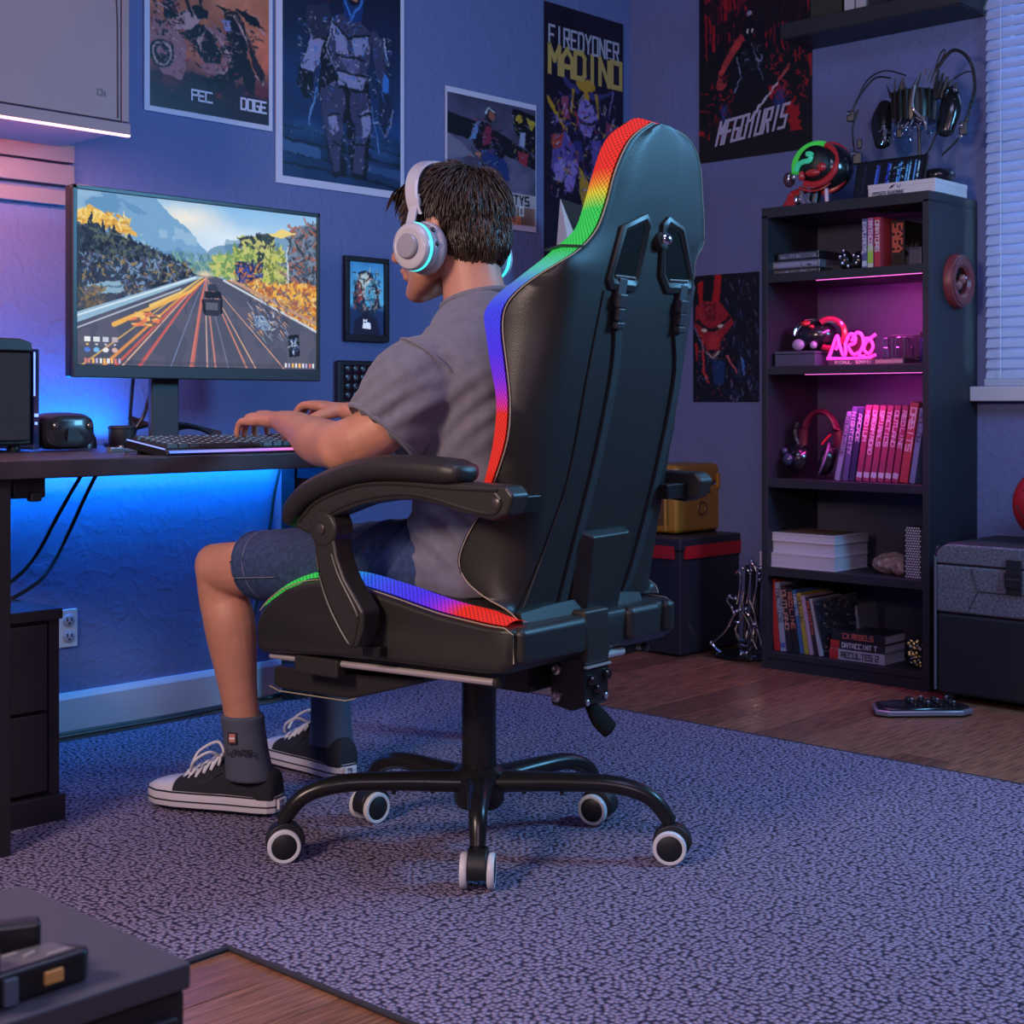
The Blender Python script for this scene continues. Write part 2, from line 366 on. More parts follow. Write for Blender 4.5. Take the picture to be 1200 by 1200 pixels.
# rug: an L-shaped outline, looped pile
def rug():
    m = mat('rug_pile', (.23, .215, .32), .95, spec=.1); nt = m.node_tree; N, L = nt.nodes, nt.links; p = N['Principled BSDF']
    tc = N.new('ShaderNodeTexCoord'); v = N.new('ShaderNodeTexVoronoi'); v.voronoi_dimensions = '2D'; v.inputs['Scale'].default_value = 112; v.inputs['Randomness'].default_value = .8; L.new(tc.outputs['Object'], v.inputs['Vector'])
    n = N.new('ShaderNodeTexNoise'); n.inputs['Scale'].default_value = 300; n.inputs['Detail'].default_value = 3; L.new(tc.outputs['Object'], n.inputs['Vector'])
    r = N.new('ShaderNodeValToRGB'); e = r.color_ramp.elements; e[0].position = .40; e[0].color = (.47, .38, .56, 1); e[1].position = .92; e[1].color = (.050, .044, .085, 1)
    ad = N.new('ShaderNodeMath'); ad.operation = 'MULTIPLY_ADD'; ad.inputs[1].default_value = .5; L.new(n.outputs[0], ad.inputs[0]); L.new(v.outputs['Distance'], ad.inputs[2]); L.new(ad.outputs[0], r.inputs[0])
    hs = N.new('ShaderNodeMix'); hs.data_type = 'RGBA'; hs.blend_type = 'MULTIPLY'; hs.inputs[0].default_value = .45
    L.new(r.outputs[0], hs.inputs[6]); L.new(v.outputs['Color'], hs.inputs[7])
    bw = N.new('ShaderNodeRGBToBW'); L.new(v.outputs['Color'], bw.inputs[0]); rr = N.new('ShaderNodeMapRange'); rr.inputs[3].default_value = .55; rr.inputs[4].default_value = 1.15; L.new(bw.outputs[0], rr.inputs[0])
    L.new(rr.outputs[0], hs.inputs[7]); L.new(hs.outputs[2], p.inputs['Base Color'])
    bp = N.new('ShaderNodeBump'); bp.inputs['Strength'].default_value = 1; bp.inputs['Distance'].default_value = .006; bp.invert = True
    L.new(v.outputs['Distance'], bp.inputs['Height']); b2 = N.new('ShaderNodeBump'); b2.inputs['Strength'].default_value = .8; b2.inputs['Distance'].default_value = .006
    L.new(n.outputs[0], b2.inputs['Height']); L.new(bp.outputs[0], b2.inputs['Normal']); L.new(b2.outputs[0], p.inputs['Normal'])
    out = [(-1.115, -.12), (-1.115, -3.3), (-2.80, -3.3), (-2.835, -1.50), (-4.3, -1.50), (-4.3, -.12)]
    t = thing('rug', (-2.2, -1.5, 0), 'large grey violet looped pile rug under the gaming chair', 'rug')
    B().prism([(x+2.2, y+1.5) for x, y in out], (0, 0, .001), (1, 0, 0), (0, 1, 0), (0, 0, .006)).build('pile', m, t, smooth=0, bev=.002)
    pts = [(x+2.2, y+1.5, .0045) for x, y in out]; ed = []
    for i in range(len(pts)):
        a, c = Vector(pts[i]), Vector(pts[(i+1) % len(pts)]); k = max(2, int((c-a).length/.05)); ed += [a.lerp(c, j/k) for j in range(k)]
    B().tube(ed, .0045, 8, closed=True).build('bound_edge', mat('rug_binding', (.03, .028, .045), .9), t)
rug()
# ---------------------------------------------------------------- things hung on the walls
PAPER = mat('poster_border', (.62, .58, .72), .5)
BACK = mat('poster_backing', (.02, .02, .028), .6)
PRINT = paint_mat('poster_print', .38)
P4B = mat('poster_night', srgb(24, 16, 38), .45)
INK = lambda n, c: mat('ink_'+n, c, .45)
def poster(name, wall, a0, a1, z0, z1, cv, border, label, cat='poster', thick=.004, dark=False):
    # wall 'back': a = x along the wall; wall 'right': a = -y along the wall. a0..a1 left to right as seen
    w, h = a1-a0, z1-z0
    rz = 0 if wall == 'back' else -PI/2
    o = thing(name, (a0, -.002, z0) if wall == 'back' else (-.002, -a0, z0), label, cat, rz=rz)
    B().span((0, 0, 0), (w, -thick, h)).build('sheet', PAPER if border and not dark else (P4B if dark else BACK), o, smooth=0)
    l, r, bt, tp = border if border else (0, 0, 0, 0)
    cv.build('print', (l, -thick-.0006, h-tp), (w-l-r, 0, 0), (0, 0, -(h-tp-bt)), PRINT, o)
    return o
def lettering(o, name, t, x, z, h, m, y=-.0062, wd=.6, th=.2, slant=0, rise=0, gap=.25):
    return B().text(t, (x, y, z), (1, 0, rise), (0, 0, 1), h, wd, th, gap, slant).build(name, m, o, smooth=0)
K = (0, 0, 0)
def c8(*a): return tuple(q/255 for q in a)

# --- poster 1: war machine with big wheels on an orange sky
c = Canvas(190, 260, c8(190, 105, 85), .351, .608); c.grad(c8(205, 120, 88), c8(196, 98, 72), 0, .55); c.blend(np.clip((c.V-.60)/.25, 0, 1), c8(40, 24, 48)); c.mottle(5, .35, 3)
dk, pk, lp, rd = c8(16, 12, 30), c8(168, 104, 112), c8(205, 150, 150), c8(150, 50, 60)
c.ell(.5, .90, .7, .16, c8(38, 24, 48)); c.ell(.15, .83, .15, .06, c8(130, 36, 50), .7, .8); c.ell(.9, .80, .14, .07, c8(150, 48, 56), .7, .8)
c.poly([(.02, .33), (.22, .40), (.30, .58), (.26, .80), (.1, .80), (.0, .6)], pk); c.poly([(.18, .30), (.32, .22), (.40, .30), (.34, .40), (.22, .42)], lp)
c.ell(.09, .63, .10, .115, dk); c.ell(.09, .63, .082, .10, lp); c.ell(.09, .63, .062, .08, dk); c.ell(.09, .62, .04, .05, pk); c.ell(.10, .65, .02, .03, dk)
c.poly([(.24, .44), (.38, .34), (.48, .36), (.58, .52), (.56, .62), (.42, .62), (.36, .52), (.3, .5)], dk); c.poly([(.33, .2), (.40, .18), (.47, .22), (.46, .28), (.38, .30)], dk); c.line([(.33, .28), (.29, .16)], .02, dk); c.line([(.41, .20), (.40, .12)], .02, dk)
c.poly([(.36, .46), (.44, .40), (.40, .56)], lp); c.poly([(.48, .30), (.62, .38), (.69, .52), (.64, .68), (.52, .74), (.40, .68), (.45, .62), (.56, .64), (.60, .52), (.54, .40)], pk)
c.line([(.44, .36), (.60, .44), (.66, .56), (.60, .68), (.50, .74)], .02, lp); c.ell(.62, .49, .05, .04, dk); c.ell(.63, .50, .025, .02, lp)
c.poly([(.60, .18), (.72, .16), (.82, .34), (.80, .52), (.88, .66), (.86, .84), (.80, .82), (.76, .68), (.64, .78), (.58, .86), (.52, .80), (.44, .84), (.46, .74), (.60, .70), (.66, .58), (.64, .40)], dk)
c.poly([(.58, .26), (.66, .24), (.68, .32), (.62, .34)], c8(150, 140, 190)); c.line([(.70, .2), (.86, .46), (.95, .74), (.88, .66)], .02, lp); c.poly([(.80, .30), (.96, .66), (.94, .74), (.84, .56)], c8(40, 22, 40)); c.poly([(.70, .14), (.88, .18), (.92, .26), (.80, .24)], dk); c.poly([(.52, .14), (.66, .15), (.60, .18)], dk)
c.poly([(.08, .10), (.20, .12), (.24, .30), (.14, .36), (.10, .32)], dk); c.dabs(90, (.02, .12, .26, .5), .016, .07, [dk, lp, pk, rd], 4); c.dabs(120, (.05, .35, .7, .75), .012, .06, [dk, lp, pk, pk, rd], 5); c.dabs(50, (.6, .15, .95, .5), .01, .08, [dk, lp, c8(220, 140, 100)], 6)
c.dabs(40, (.0, .78, 1, .95), .02, .07, [c8(70, 30, 50), c8(120, 40, 50), dk], 7)
c.warp(.022, 9, 3).warp(.005, 30, 4).ink(.6, .2)
p1 = poster('poster', 'back', -2.034, -1.619, 1.594, 2.17, c, (.016, .013, .014, .014), 'white-bordered orange poster of a wheeled war machine, lettered DOGE')
LM = INK('lilac', (.66, .60, .74))
lettering(p1, 'lettering', 'PEC', .145, .049, .026, LM, th=.2, wd=.75, gap=.1); lettering(p1, 'lettering', 'DOGE', .306, .047, .030, LM, th=.19, wd=.55, gap=.2)

# --- poster 2: armoured figure walking out of a blue night
c = Canvas(210, 300, c8(24, 26, 52), .078, .92); c.grad(c8(22, 22, 46), c8(28, 58, 110), 0, .72); c.blend((c.V > .74)*1., c8(26, 52, 92)); c.mottle(4, .3, 8)
for y in (.76, .82, .88, .93): c.line([(0, y), (1, y+.05)], .014, c8(10, 18, 40))
c.poly([(0, .83), (.3, .845), (.32, .90), (0, .88)], c8(58, 88, 132)); c.poly([(.7, .88), (1, .90), (1, .94), (.7, .92)], c8(46, 76, 120)); c.ell(.2, .76, .25, .05, c8(70, 120, 170), .35, .9); c.ell(.85, .82, .18, .06, c8(80, 130, 180), .35, .9)
ar, lt, hi, db, bl_ = c8(62, 60, 92), c8(142, 138, 178), c8(196, 198, 230), c8(12, 12, 28), c8(60, 120, 200)
c.poly([(.34, .30), (.66, .30), (.74, .62), (.70, .96), (.56, .96), (.52, .70), (.50, .70), (.52, .97), (.40, .97), (.34, .78), (.28, .55)], db)
c.poly([(.30, .56), (.48, .50), (.52, .62), (.48, .80), (.46, .94), (.40, .94), (.36, .80), (.31, .68)], ar); c.poly([(.56, .52), (.70, .54), (.74, .64), (.68, .80), (.66, .94), (.57, .94), (.60, .74), (.54, .62)], ar)
c.poly([(.36, .68), (.44, .66), (.46, .74), (.40, .77)], lt); c.poly([(.64, .64), (.74, .62), (.72, .74), (.66, .76)], lt); c.poly([(.40, .20), (.60, .17), (.74, .24), (.70, .46), (.52, .52), (.42, .46), (.36, .30)], ar)
c.poly([(.38, .22), (.52, .29), (.54, .36), (.44, .37)], lt); c.poly([(.56, .30), (.70, .25), (.72, .34), (.60, .37)], lt); c.poly([(.46, .39), (.64, .38), (.62, .45), (.52, .46)], c8(100, 96, 134)); c.poly([(.44, .46), (.70, .46), (.66, .53), (.46, .53)], lt)
c.poly([(.18, .18), (.36, .14), (.40, .22), (.34, .32), (.24, .34), (.17, .28)], c8(44, 44, 70)); c.poly([(.22, .32), (.34, .32), (.30, .44), (.22, .50), (.14, .48)], lt); c.poly([(.12, .48), (.24, .49), (.24, .60), (.16, .62), (.11, .56)], db)
c.poly([(.74, .22), (.84, .26), (.88, .40), (.84, .48), (.78, .44), (.74, .32)], ar); c.poly([(.80, .48), (.90, .50), (.92, .62), (.86, .74), (.82, .66), (.80, .58)], c8(30, 38, 66)); c.poly([(.84, .42), (.89, .44), (.88, .52), (.83, .52)], bl_)
c.poly([(.48, .10), (.66, .10), (.64, .19), (.56, .22), (.50, .18)], c8(20, 50, 110)); c.line([(.50, .10), (.56, .20), (.64, .12)], .02, bl_); c.ell(.60, .095, .03, .012, c8(200, 130, 110)); c.poly([(.26, .10), (.46, .10), (.36, .14)], c8(70, 24, 40))
c.line([(.27, .56), (.20, .74)], .014, c8(90, 140, 200)); c.line([(.74, .60), (.80, .82)], .01, c8(90, 140, 200)); c.line([(.84, .26), (.89, .38)], .014, hi); c.line([(.40, .22), (.36, .36), (.42, .46)], .01, hi); c.line([(.93, .60), (.86, .74), (.80, .68)], .01, lt)
c.dabs(110, (.38, .2, .72, .55), .010, .05, [db, lt, hi, ar, bl_], 9); c.dabs(60, (.13, .2, .36, .6), .009, .045, [db, hi, bl_, lt], 10); c.dabs(50, (.76, .25, .92, .7), .009, .05, [db, hi, bl_], 11); c.dabs(70, (.32, .55, .74, .92), .009, .06, [db, ar, lt, c8(40, 70, 130)], 12); c.dabs(40, (.05, .74, .98, .82), .006, .02, [c8(110, 160, 200), bl_], 13)
c.poly([(.49, .0), (.56, -.03), (.64, .0), (.67, .08), (.64, .16), (.56, .20), (.50, .16), (.47, .08)], c8(26, 50, 104)); c.poly([(.51, .06), (.63, .06), (.62, .11), (.57, .13), (.52, .11)], c8(10, 14, 34)); c.ell(.585, .09, .03, .014, c8(190, 120, 100)); c.line([(.49, .10), (.56, .19), (.65, .10)], .016, bl_)
for a_, b_ in (((.38, .22), (.54, .29)), ((.54, .29), (.72, .25)), ((.44, .38), (.66, .38)), ((.44, .46), (.70, .46)), ((.46, .54), (.66, .54)), ((.36, .68), (.46, .66)), ((.62, .66), (.74, .64)), ((.34, .32), (.24, .33)), ((.52, .52), (.50, .70)), ((.40, .80), (.47, .82)), ((.58, .80), (.67, .80))): c.line([a_, b_], .014, db)
c.warp(.016, 10, 5).warp(.004, 34, 6).ink(.6, .3)
p2 = poster('poster', 'back', -1.606, -1.117, 1.452, 2.16, c, (.022, .016, .022, .02), 'white-bordered dark blue poster of a striding armoured figure')

# --- poster 3: crouching rider and lettering below
c = Canvas(180, 190, c8(62, 58, 80)); c.grad(c8(64, 60, 84), c8(96, 92, 118), 0, 1); c.mottle(4, .5, 14); c.poly([(0, .22), (.30, .26), (.62, .36), (1, .56), (1, .70), (.5, .52), (.3, .48), (0, .44)], c8(18, 18, 30)); c.poly([(0, .44), (.15, .52), (.3, .66), (0, .7)], c8(120, 116, 140)); c.poly([(.72, .03), (1, .06), (1, .5), (.9, .5), (.74, .28)], c8(14, 14, 26))
c.poly([(.34, .24), (.46, .26), (.50, .42), (.46, .56), (.36, .60), (.28, .52), (.26, .40)], c8(22, 16, 30)); c.poly([(.40, .28), (.48, .30), (.48, .48), (.38, .52)], c8(130, 40, 66)); c.poly([(.30, .28), (.36, .24), (.30, .46), (.22, .48)], c8(100, 130, 180)); c.ell(.475, .16, .06, .075, c8(30, 20, 24)); c.ell(.485, .17, .042, .055, c8(150, 84, 70)); c.line([(.41, .15), (.45, .09), (.52, .12)], .02, c8(210, 210, 225))
c.poly([(.36, .56), (.52, .54), (.66, .66), (.68, .86), (.60, .88), (.48, .74), (.36, .68)], c8(34, 54, 110)); c.poly([(.52, .54), (.64, .56), (.62, .62), (.5, .6)], c8(16, 14, 26)); c.ell(.33, .62, .035, .035, c8(180, 110, 90)); c.ell(.80, .14, .045, .05, c8(190, 150, 50)); c.poly([(.88, .10), (1, .14), (.94, .26)], c8(190, 160, 60)); c.poly([(.80, .28), (.88, .28), (.86, .46), (.80, .44)], c8(150, 156, 190)); c.poly([(.78, .50), (.90, .52), (.88, .68), (.80, .64)], c8(150, 44, 60)); c.dabs(70, (.24, .2, .6, .8), .012, .06, [c8(20, 20, 40), c8(120, 140, 190), c8(160, 60, 80)], 15); c.dabs(40, (.72, .06, .98, .66), .01, .05, [c8(20, 18, 30), c8(200, 170, 70), c8(170, 170, 200)], 16)
c.warp(.016, 9, 7).warp(.004, 30, 8).ink(.6, .2)
p3 = poster('poster', 'back', -.939, -.514, 1.404, 1.834, c, (.006, .004, .122, .018), 'poster of a crouching rider under grey smoke, cream lettered band below')
q = B(); q.span((.006, -.0046, .018), (.421, -.0052, .122)); q.build('lettered_band', mat('cream_print', (.46, .40, .42), .5, var=.25, vscale=14), p3, smooth=0)
q = B(); q.span((.10, -.0053, .02), (.416, -.0056, .078)); q.build('brown_patch', mat('brown_print', (.22, .12, .10), .5, var=.2, vscale=20), p3, smooth=0)
DKI = INK('black', (.012, .012, .02)); RDI = INK('red', (.45, .07, .03))
lettering(p3, 'lettering', 'ARTYS', .262, .086, .028, DKI, th=.2, gap=.35); lettering(p3, 'lettering', 'LIO', .29, .050, .028, mat('ink_pale', (.6, .58, .62), .5), th=.26, gap=.3); lettering(p3, 'lettering', 'OUR', .29, .022, .022, mat('ink_orange', (.7, .22, .08), .5), th=.26, gap=.3)

# --- poster 4: horned purple warrior with gold lettering
c = Canvas(150, 250, c8(24, 16, 38)); c.mottle(4, .3, 17); pu, pl2, gd, rs, nv = c8(92, 74, 150), c8(140, 116, 190), c8(190, 140, 40), c8(150, 60, 90), c8(46, 46, 110)
c.ell(.5, .60, .46, .32, c8(30, 20, 52), .6, .6); c.line([(.12, .27), (.24, .36), (.38, .40)], .03, c8(60, 56, 110), 1, .07); c.line([(.86, .37), (.70, .40), (.58, .41)], .02, c8(60, 56, 110), 1, .06); c.line([(.86, .37), (.80, .50)], .012, pl2); c.ell(.5, .365, .13, .035, gd); c.poly([(.48, .38), (.54, .38), (.56, .50), (.46, .50)], gd)
c.poly([(.02, .45), (.06, .46), (.26, .60), (.28, .63), (.20, .60), (.04, .49)], gd); c.poly([(.98, .54), (.98, .58), (.82, .64), (.80, .63)], gd); c.line([(.34, .40), (.32, .52)], .03, gd); c.line([(.64, .40), (.66, .52)], .03, gd)
c.poly([(.42, .46), (.50, .43), (.60, .46), (.66, .53), (.60, .57), (.56, .63), (.46, .62), (.40, .55)], pl2); c.line([(.42, .54), (.52, .565), (.64, .54)], .03, c8(18, 10, 30)); c.poly([(.36, .50), (.42, .54), (.40, .59)], c8(170, 50, 70)); c.poly([(.20, .44), (.28, .44), (.30, .56), (.22, .55)], rs); c.poly([(.76, .52), (.86, .53), (.84, .62), (.76, .60)], rs)
for pts, k in (([(.10, .72), (.24, .62), (.38, .68), (.34, .78), (.14, .86), (.08, .80)], pu), ([(.12, .78), (.26, .74), (.22, .88), (.12, .86)], pl2), ([(.36, .66), (.46, .64), (.48, .74), (.38, .76)], nv), ([(.56, .64), (.70, .62), (.74, .74), (.60, .78)], pu), ([(.72, .58), (.84, .60), (.82, .76), (.72, .72)], nv), ([(.66, .66), (.86, .66), (.80, .74), (.66, .72)], rs), ([(.28, .76), (.42, .74), (.34, .92), (.24, .90)], pl2), ([(.58, .76), (.72, .78), (.66, .90), (.56, .88)], pu), ([(.40, .78), (.54, .84), (.60, .94), (.52, .99), (.46, .97), (.42, .90)], gd), ([(.08, .65), (.22, .63), (.20, .70), (.10, .71)], c8(170, 60, 50))): c.poly(pts, k)
c.dabs(170, (.08, .42, .9, .95), .018, .09, [pu, pl2, rs, nv, c8(22, 12, 34), c8(200, 180, 220), gd], 18)
c.warp(.022, 9, 9).warp(.006, 30, 10).ink(.6, .3)
p4 = poster('poster', 'back', -.471, -.047, 1.24, 2.198, c, (0, 0, .263, 0), 'tall dark poster of a horned purple warrior under gold lettering', thick=.003, dark=True)
lettering(p4, 'lettering', 'FIREDYONER', .022, .818, .062, INK('silver', (.42, .40, .50)), y=-.0045, th=.14, wd=.42, gap=.20); lettering(p4, 'lettering', 'MADINO', .024, .722, .088, INK('gold', (.52, .33, .09)), y=-.0045, th=.21, wd=.56, gap=.20)

# --- framed picture and button pad
fr = thing('picture_frame', (-1.359, -.002, 1.011), 'small black framed picture of a blue faceted bust lit like a screen', 'picture')
FB = mat('frame_black', (.012, .011, .014), .4)
fw, fh, ft = .172, .253, .016
for nm, a, z_ in (('frame_rail', (0, 0, 0), (fw, -ft, .02)), ('frame_rail', (0, 0, fh-.016), (fw, -ft, fh)), ('frame_rail', (0, 0, .02), (.017, -ft, fh-.016)), ('frame_rail', (fw-.015, 0, .02), (fw, -ft, fh-.016))): B().span(a, z_).build(nm, FB, fr, bev=.002)
c = Canvas(70, 110, c8(60, 140, 210)); c.grad(c8(52, 128, 205), c8(80, 165, 225), 0, .5); c.blend(np.clip((c.V-.55)/.12, 0, 1), c8(16, 44, 96)); c.mottle(4, .2, 20)
c.poly([(.14, .55), (.20, .30), (.34, .14), (.50, .10), (.68, .18), (.82, .36), (.90, .60), (.78, .62), (.74, .72), (.5, .7), (.3, .7)], c8(22, 40, 72)); c.poly([(.34, .18), (.52, .12), (.64, .28), (.44, .48), (.32, .4)], c8(180, 200, 215)); c.poly([(.24, .30), (.36, .26), (.40, .52), (.26, .56)], c8(150, 60, 60)); c.poly([(.5, .34), (.72, .24), (.78, .48), (.6, .66), (.46, .56)], c8(70, 160, 215)); c.dabs(110, (.16, .14, .88, .66), .03, .14, [c8(230, 235, 245), c8(20, 24, 40), c8(90, 170, 220), c8(140, 70, 60), c8(20, 60, 120)], 21); c.poly([(.2, .78), (.5, .66), (.8, .78), (.9, 1), (.1, 1)], c8(10, 22, 52))
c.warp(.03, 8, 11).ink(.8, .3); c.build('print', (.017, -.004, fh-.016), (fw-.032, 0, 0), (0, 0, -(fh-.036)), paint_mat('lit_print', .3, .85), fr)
q = B(); q.add([(.073, -.0046, .040), (.106, -.0046, .038), (.104, -.0046, .056), (.096, -.0046, .058), (.076, -.0046, .055)], [(0, 1, 2, 3, 4)]); q.text('M', (.078, -.0046, .056), (1, 0, 0), (0, 0, 1), .010, 1.1, .3); q.build('emblem', mat('emblem_white', (.8, .8, .85), .5, emit=(.8, .85, .9), es=.5), fr, smooth=0)
pd = thing('button_pad', (-1.392, -.002, .822), 'black wall pad with rows of small buttons below the framed picture', 'pad')
B().span((0, 0, 0), (.146, -.018, .131)).build('case', mat('pad_black', (.014, .013, .017), .45), pd, bev=.008, seg=3)
B().span((.022, -.018, .014), (.140, -.0195, .118)).build('key_field', mat('pad_glass', (.006, .006, .008), .15), pd)
PB = mat('pad_button', (.03, .03, .036), .3, coat=.5); PW = mat('pad_symbol', (.30, .28, .28), .4); r_ = random.Random(3)
for i in range(4):
    for j in range(4):
        x, z_ = .036+j*.029, .028+i*.026
        k = B().lathe([(.0105, 0), (.0105, .003), (.008, .0045)], (x, -.0195, z_), (0, -1, 0), 16).build('button', PB, pd)
        s = B().text(r_.choice('CLSVJUOTN'), (x-.004, -.0243, z_-.004), (1, 0, 0), (0, 0, 1), .008, .8, .22); s.build('symbol', PW, k, smooth=0)

# --- poster 5: black and red swordsman on the right wall
c = Canvas(190, 280, c8(10, 8, 14), .106, .918); rd, dr, bk, bw = c8(170, 22, 26), c8(110, 14, 22), c8(8, 7, 12), c8(40, 60, 130)
for i in range(26):
    r_ = random.Random(i); x = .06+.036*i; c.line([(x, .0), (x+.01, r_.uniform(.28, .52))], r_.uniform(.02, .045), r_.choice([rd, dr, dr, c8(140, 16, 22)]), .9, .012)
c.blend((c.noise(7, 9, 23) > .55)*(c.V < .5)*.75, bk); c.blend((c.noise(6, 8, 24) > .60)*(c.V > .45)*(c.V < .86)*((c.X < .36) | (c.X > .62))*.9, rd); c.blend((c.noise(10, 12, 25) > .56)*(c.V > .42)*.9, bk)
c.ell(.24, .72, .05, .07, bw, .9, .5); c.ell(.72, .70, .07, .09, bw, .8, .6)
c.line([(.44, .31), (.34, .38), (.22, .50), (.20, .56)], .09, c8(190, 60, 60), .8); c.ell(.45, .285, .07, .075, c8(180, 50, 46), .8, .35)
c.ell(.45, .29, .062, .068, bk); c.poly([(.40, .35), (.54, .34), (.62, .42), (.60, .56), (.64, .80), (.26, .82), (.30, .64), (.34, .50), (.22, .56), (.20, .52), (.30, .42)], bk)
c.line([(.34, .43), (.38, .54), (.33, .62)], .01, c8(120, 130, 160)); c.line([(.48, .37), (.58, .58)], .008, c8(90, 90, 120)); c.ell(.54, .45, .03, .022, c8(120, 120, 150)); c.ell(.535, .443, .022, .016, bk); c.ell(.43, .30, .008, .012, c8(200, 190, 190)); c.ell(.48, .305, .008, .012, c8(200, 190, 190)); c.ell(.46, .215, .025, .012, c8(150, 150, 170)); c.dabs(26, (.38, .38, .58, .52), .008, .04, [c8(110, 110, 140), c8(60, 60, 90)], 26)
c.line([(.42, .80), (.78, .54)], .018, c8(190, 186, 200)); c.line([(.70, .60), (.80, .52)], .016, c8(170, 60, 50)); c.dabs(45, (.05, .5, .33, .85), .012, .09, [rd, dr, bk], 27); c.dabs(45, (.64, .42, .97, .70), .012, .08, [rd, rd, bk], 28)
c.warp(.016, 9, 12).warp(.010, 30, 13)
p5 = poster('poster', 'right', .312, .764, 1.664, 2.36, c, None, 'black and red poster of a swordsman with slanted pale lettering', thick=.003)
SV = INK('silver_violet', (.42, .38, .52))
lettering(p5, 'lettering', 'MFGOIURIS', .072, .055, .074, SV, y=-.0045, th=.13, wd=.29, gap=.14, slant=.28, rise=.10)
q = B().span((.12, -.0038, .575), (.27, -.0043, .66)); q.build('title_patch', BACK, p5, smooth=0); lettering(p5, 'lettering', 'USAME', .15, .592, .022, SV, y=-.0050, th=.24)

# --- poster 6: red demon mask
c = Canvas(110, 200, c8(12, 10, 20)); c.mottle(5, .4, 30); c.dabs(110, (.45, .0, 1, .95), .018, .14, [c8(26, 34, 70), c8(60, 66, 110), c8(12, 10, 20), c8(110, 110, 150), c8(20, 60, 120)], 31, (1.1, 1.9))
c.poly([(.06, .06), (.14, .04), (.16, .20), (.10, .24)], rd); c.poly([(.34, .0), (.44, .0), (.40, .22), (.28, .26)], rd); c.poly([(.04, .24), (.22, .20), (.42, .22), (.54, .30), (.62, .38), (.54, .44), (.44, .50), (.40, .58), (.30, .64), (.20, .58), (.12, .48), (.02, .42)], c8(150, 26, 34)); c.poly([(.14, .22), (.36, .22), (.34, .36), (.2, .36)], c8(110, 16, 24))
c.line([(.06, .36), (.20, .42), (.28, .43)], .05, bk); c.line([(.54, .34), (.42, .40), (.32, .43)], .05, bk); c.ell(.17, .43, .045, .014, c8(220, 200, 180)); c.ell(.42, .40, .045, .014, c8(220, 200, 180)); c.poly([(.22, .48), (.30, .45), (.40, .48), (.36, .58), (.26, .58)], c8(180, 44, 44)); c.line([(.20, .60), (.30, .655), (.40, .60)], .025, c8(190, 170, 170)); c.poly([(.22, .59), (.38, .59), (.30, .63)], bk)
c.dabs(60, (.05, .22, .52, .6), .012, .06, [c8(200, 60, 50), c8(90, 10, 20), c8(220, 120, 110)], 32); c.line([(.14, .52), (.16, .76), (.22, .84)], .04, c8(190, 50, 46)); c.line([(.04, .54), (.06, .66)], .035, rd); c.poly([(.28, .66), (.5, .68), (.46, .86), (.32, .86)], c8(20, 50, 96)); c.line([(.52, .64), (.66, .76)], .03, c8(200, 90, 90)); c.line([(.74, .66), (.78, .78)], .035, c8(60, 120, 210)); c.dabs(60, (.04, .6, .98, .97), .012, .09, [c8(60, 90, 150), c8(150, 60, 60), c8(140, 140, 180), bk], 33, (.9, 2.2)); c.line([(.02, .4), (.16, .58)], .02, c8(110, 110, 150))
c.warp(.018, 8, 14).warp(.006, 30, 15).ink(.5, .2)
p6 = poster('poster', 'right', .286, .558, .832, 1.272, c, None, 'narrow dark poster of a red horned demon mask beside the bookcase', thick=.003)

# --- wall cabinet with a pink light bar, panel boards below
CB = mat('cabinet_taupe', (.235, .170, .205), .5, var=.05, vscale=5)
cb = thing('wall_cabinet', (-2.283, -.33, 1.45), 'taupe wall cabinet with a glowing pink light bar along its lower edge', 'cabinet')
B().span((-1.0, .33, .012), (0, .012, .95)).build('carcass', CB, cb, bev=.003)
B().span((-1.0, .010, .030), (-.024, -.008, .95)).build('door', CB, cb, bev=.002)
q = B(); q.tube([(-.005+.0-.028, -.0095, .035), (-.034, -.0095, .25), (-.045, -.0095, .5)], .0012, 6); q.build('seam', DK, cb)
B().span((-.020, .010, .030), (0, -.006, .95)).build('side_strip', CB, cb, bev=.002)
B().span((-1.0, .004, 0), (0, -.012, .026)).build('bottom_rail', CB, cb, bev=.002)
B().span((-1.0, .0, -.0045), (-.001, -.011, .004)).build('light_bar', mat('pink_light', (1, .6, .6), .4, emit=(1, .50, .52), es=1.6), cb, smooth=0)
q = B(); q.text('C', (-.085, -.0085, .082), (1, 0, 0), (0, 0, 1), .013, .8, .2); q.text('N', (-.073, -.0085, .081), (1, 0, 0), (0, 0, 1), .012, .6, .2); q.build('maker_mark', mat('mark_grey', (.08, .065, .085), .5), cb, smooth=0)
wp = thing('wall_panel', (-2.245, -.002, 1.318), 'taupe boards fixed to the wall under the pink lit cabinet', 'panel')
for z0, z1, x1, d in ((.158, .30, 0, .022), (.107, .152, 0, .022), (.050, .101, 0, .022), (.0, .036, -.016, .018)): B().span((-1.0, 0, z0), (x1, -d, z1)).build('board', CB, wp, bev=.002)
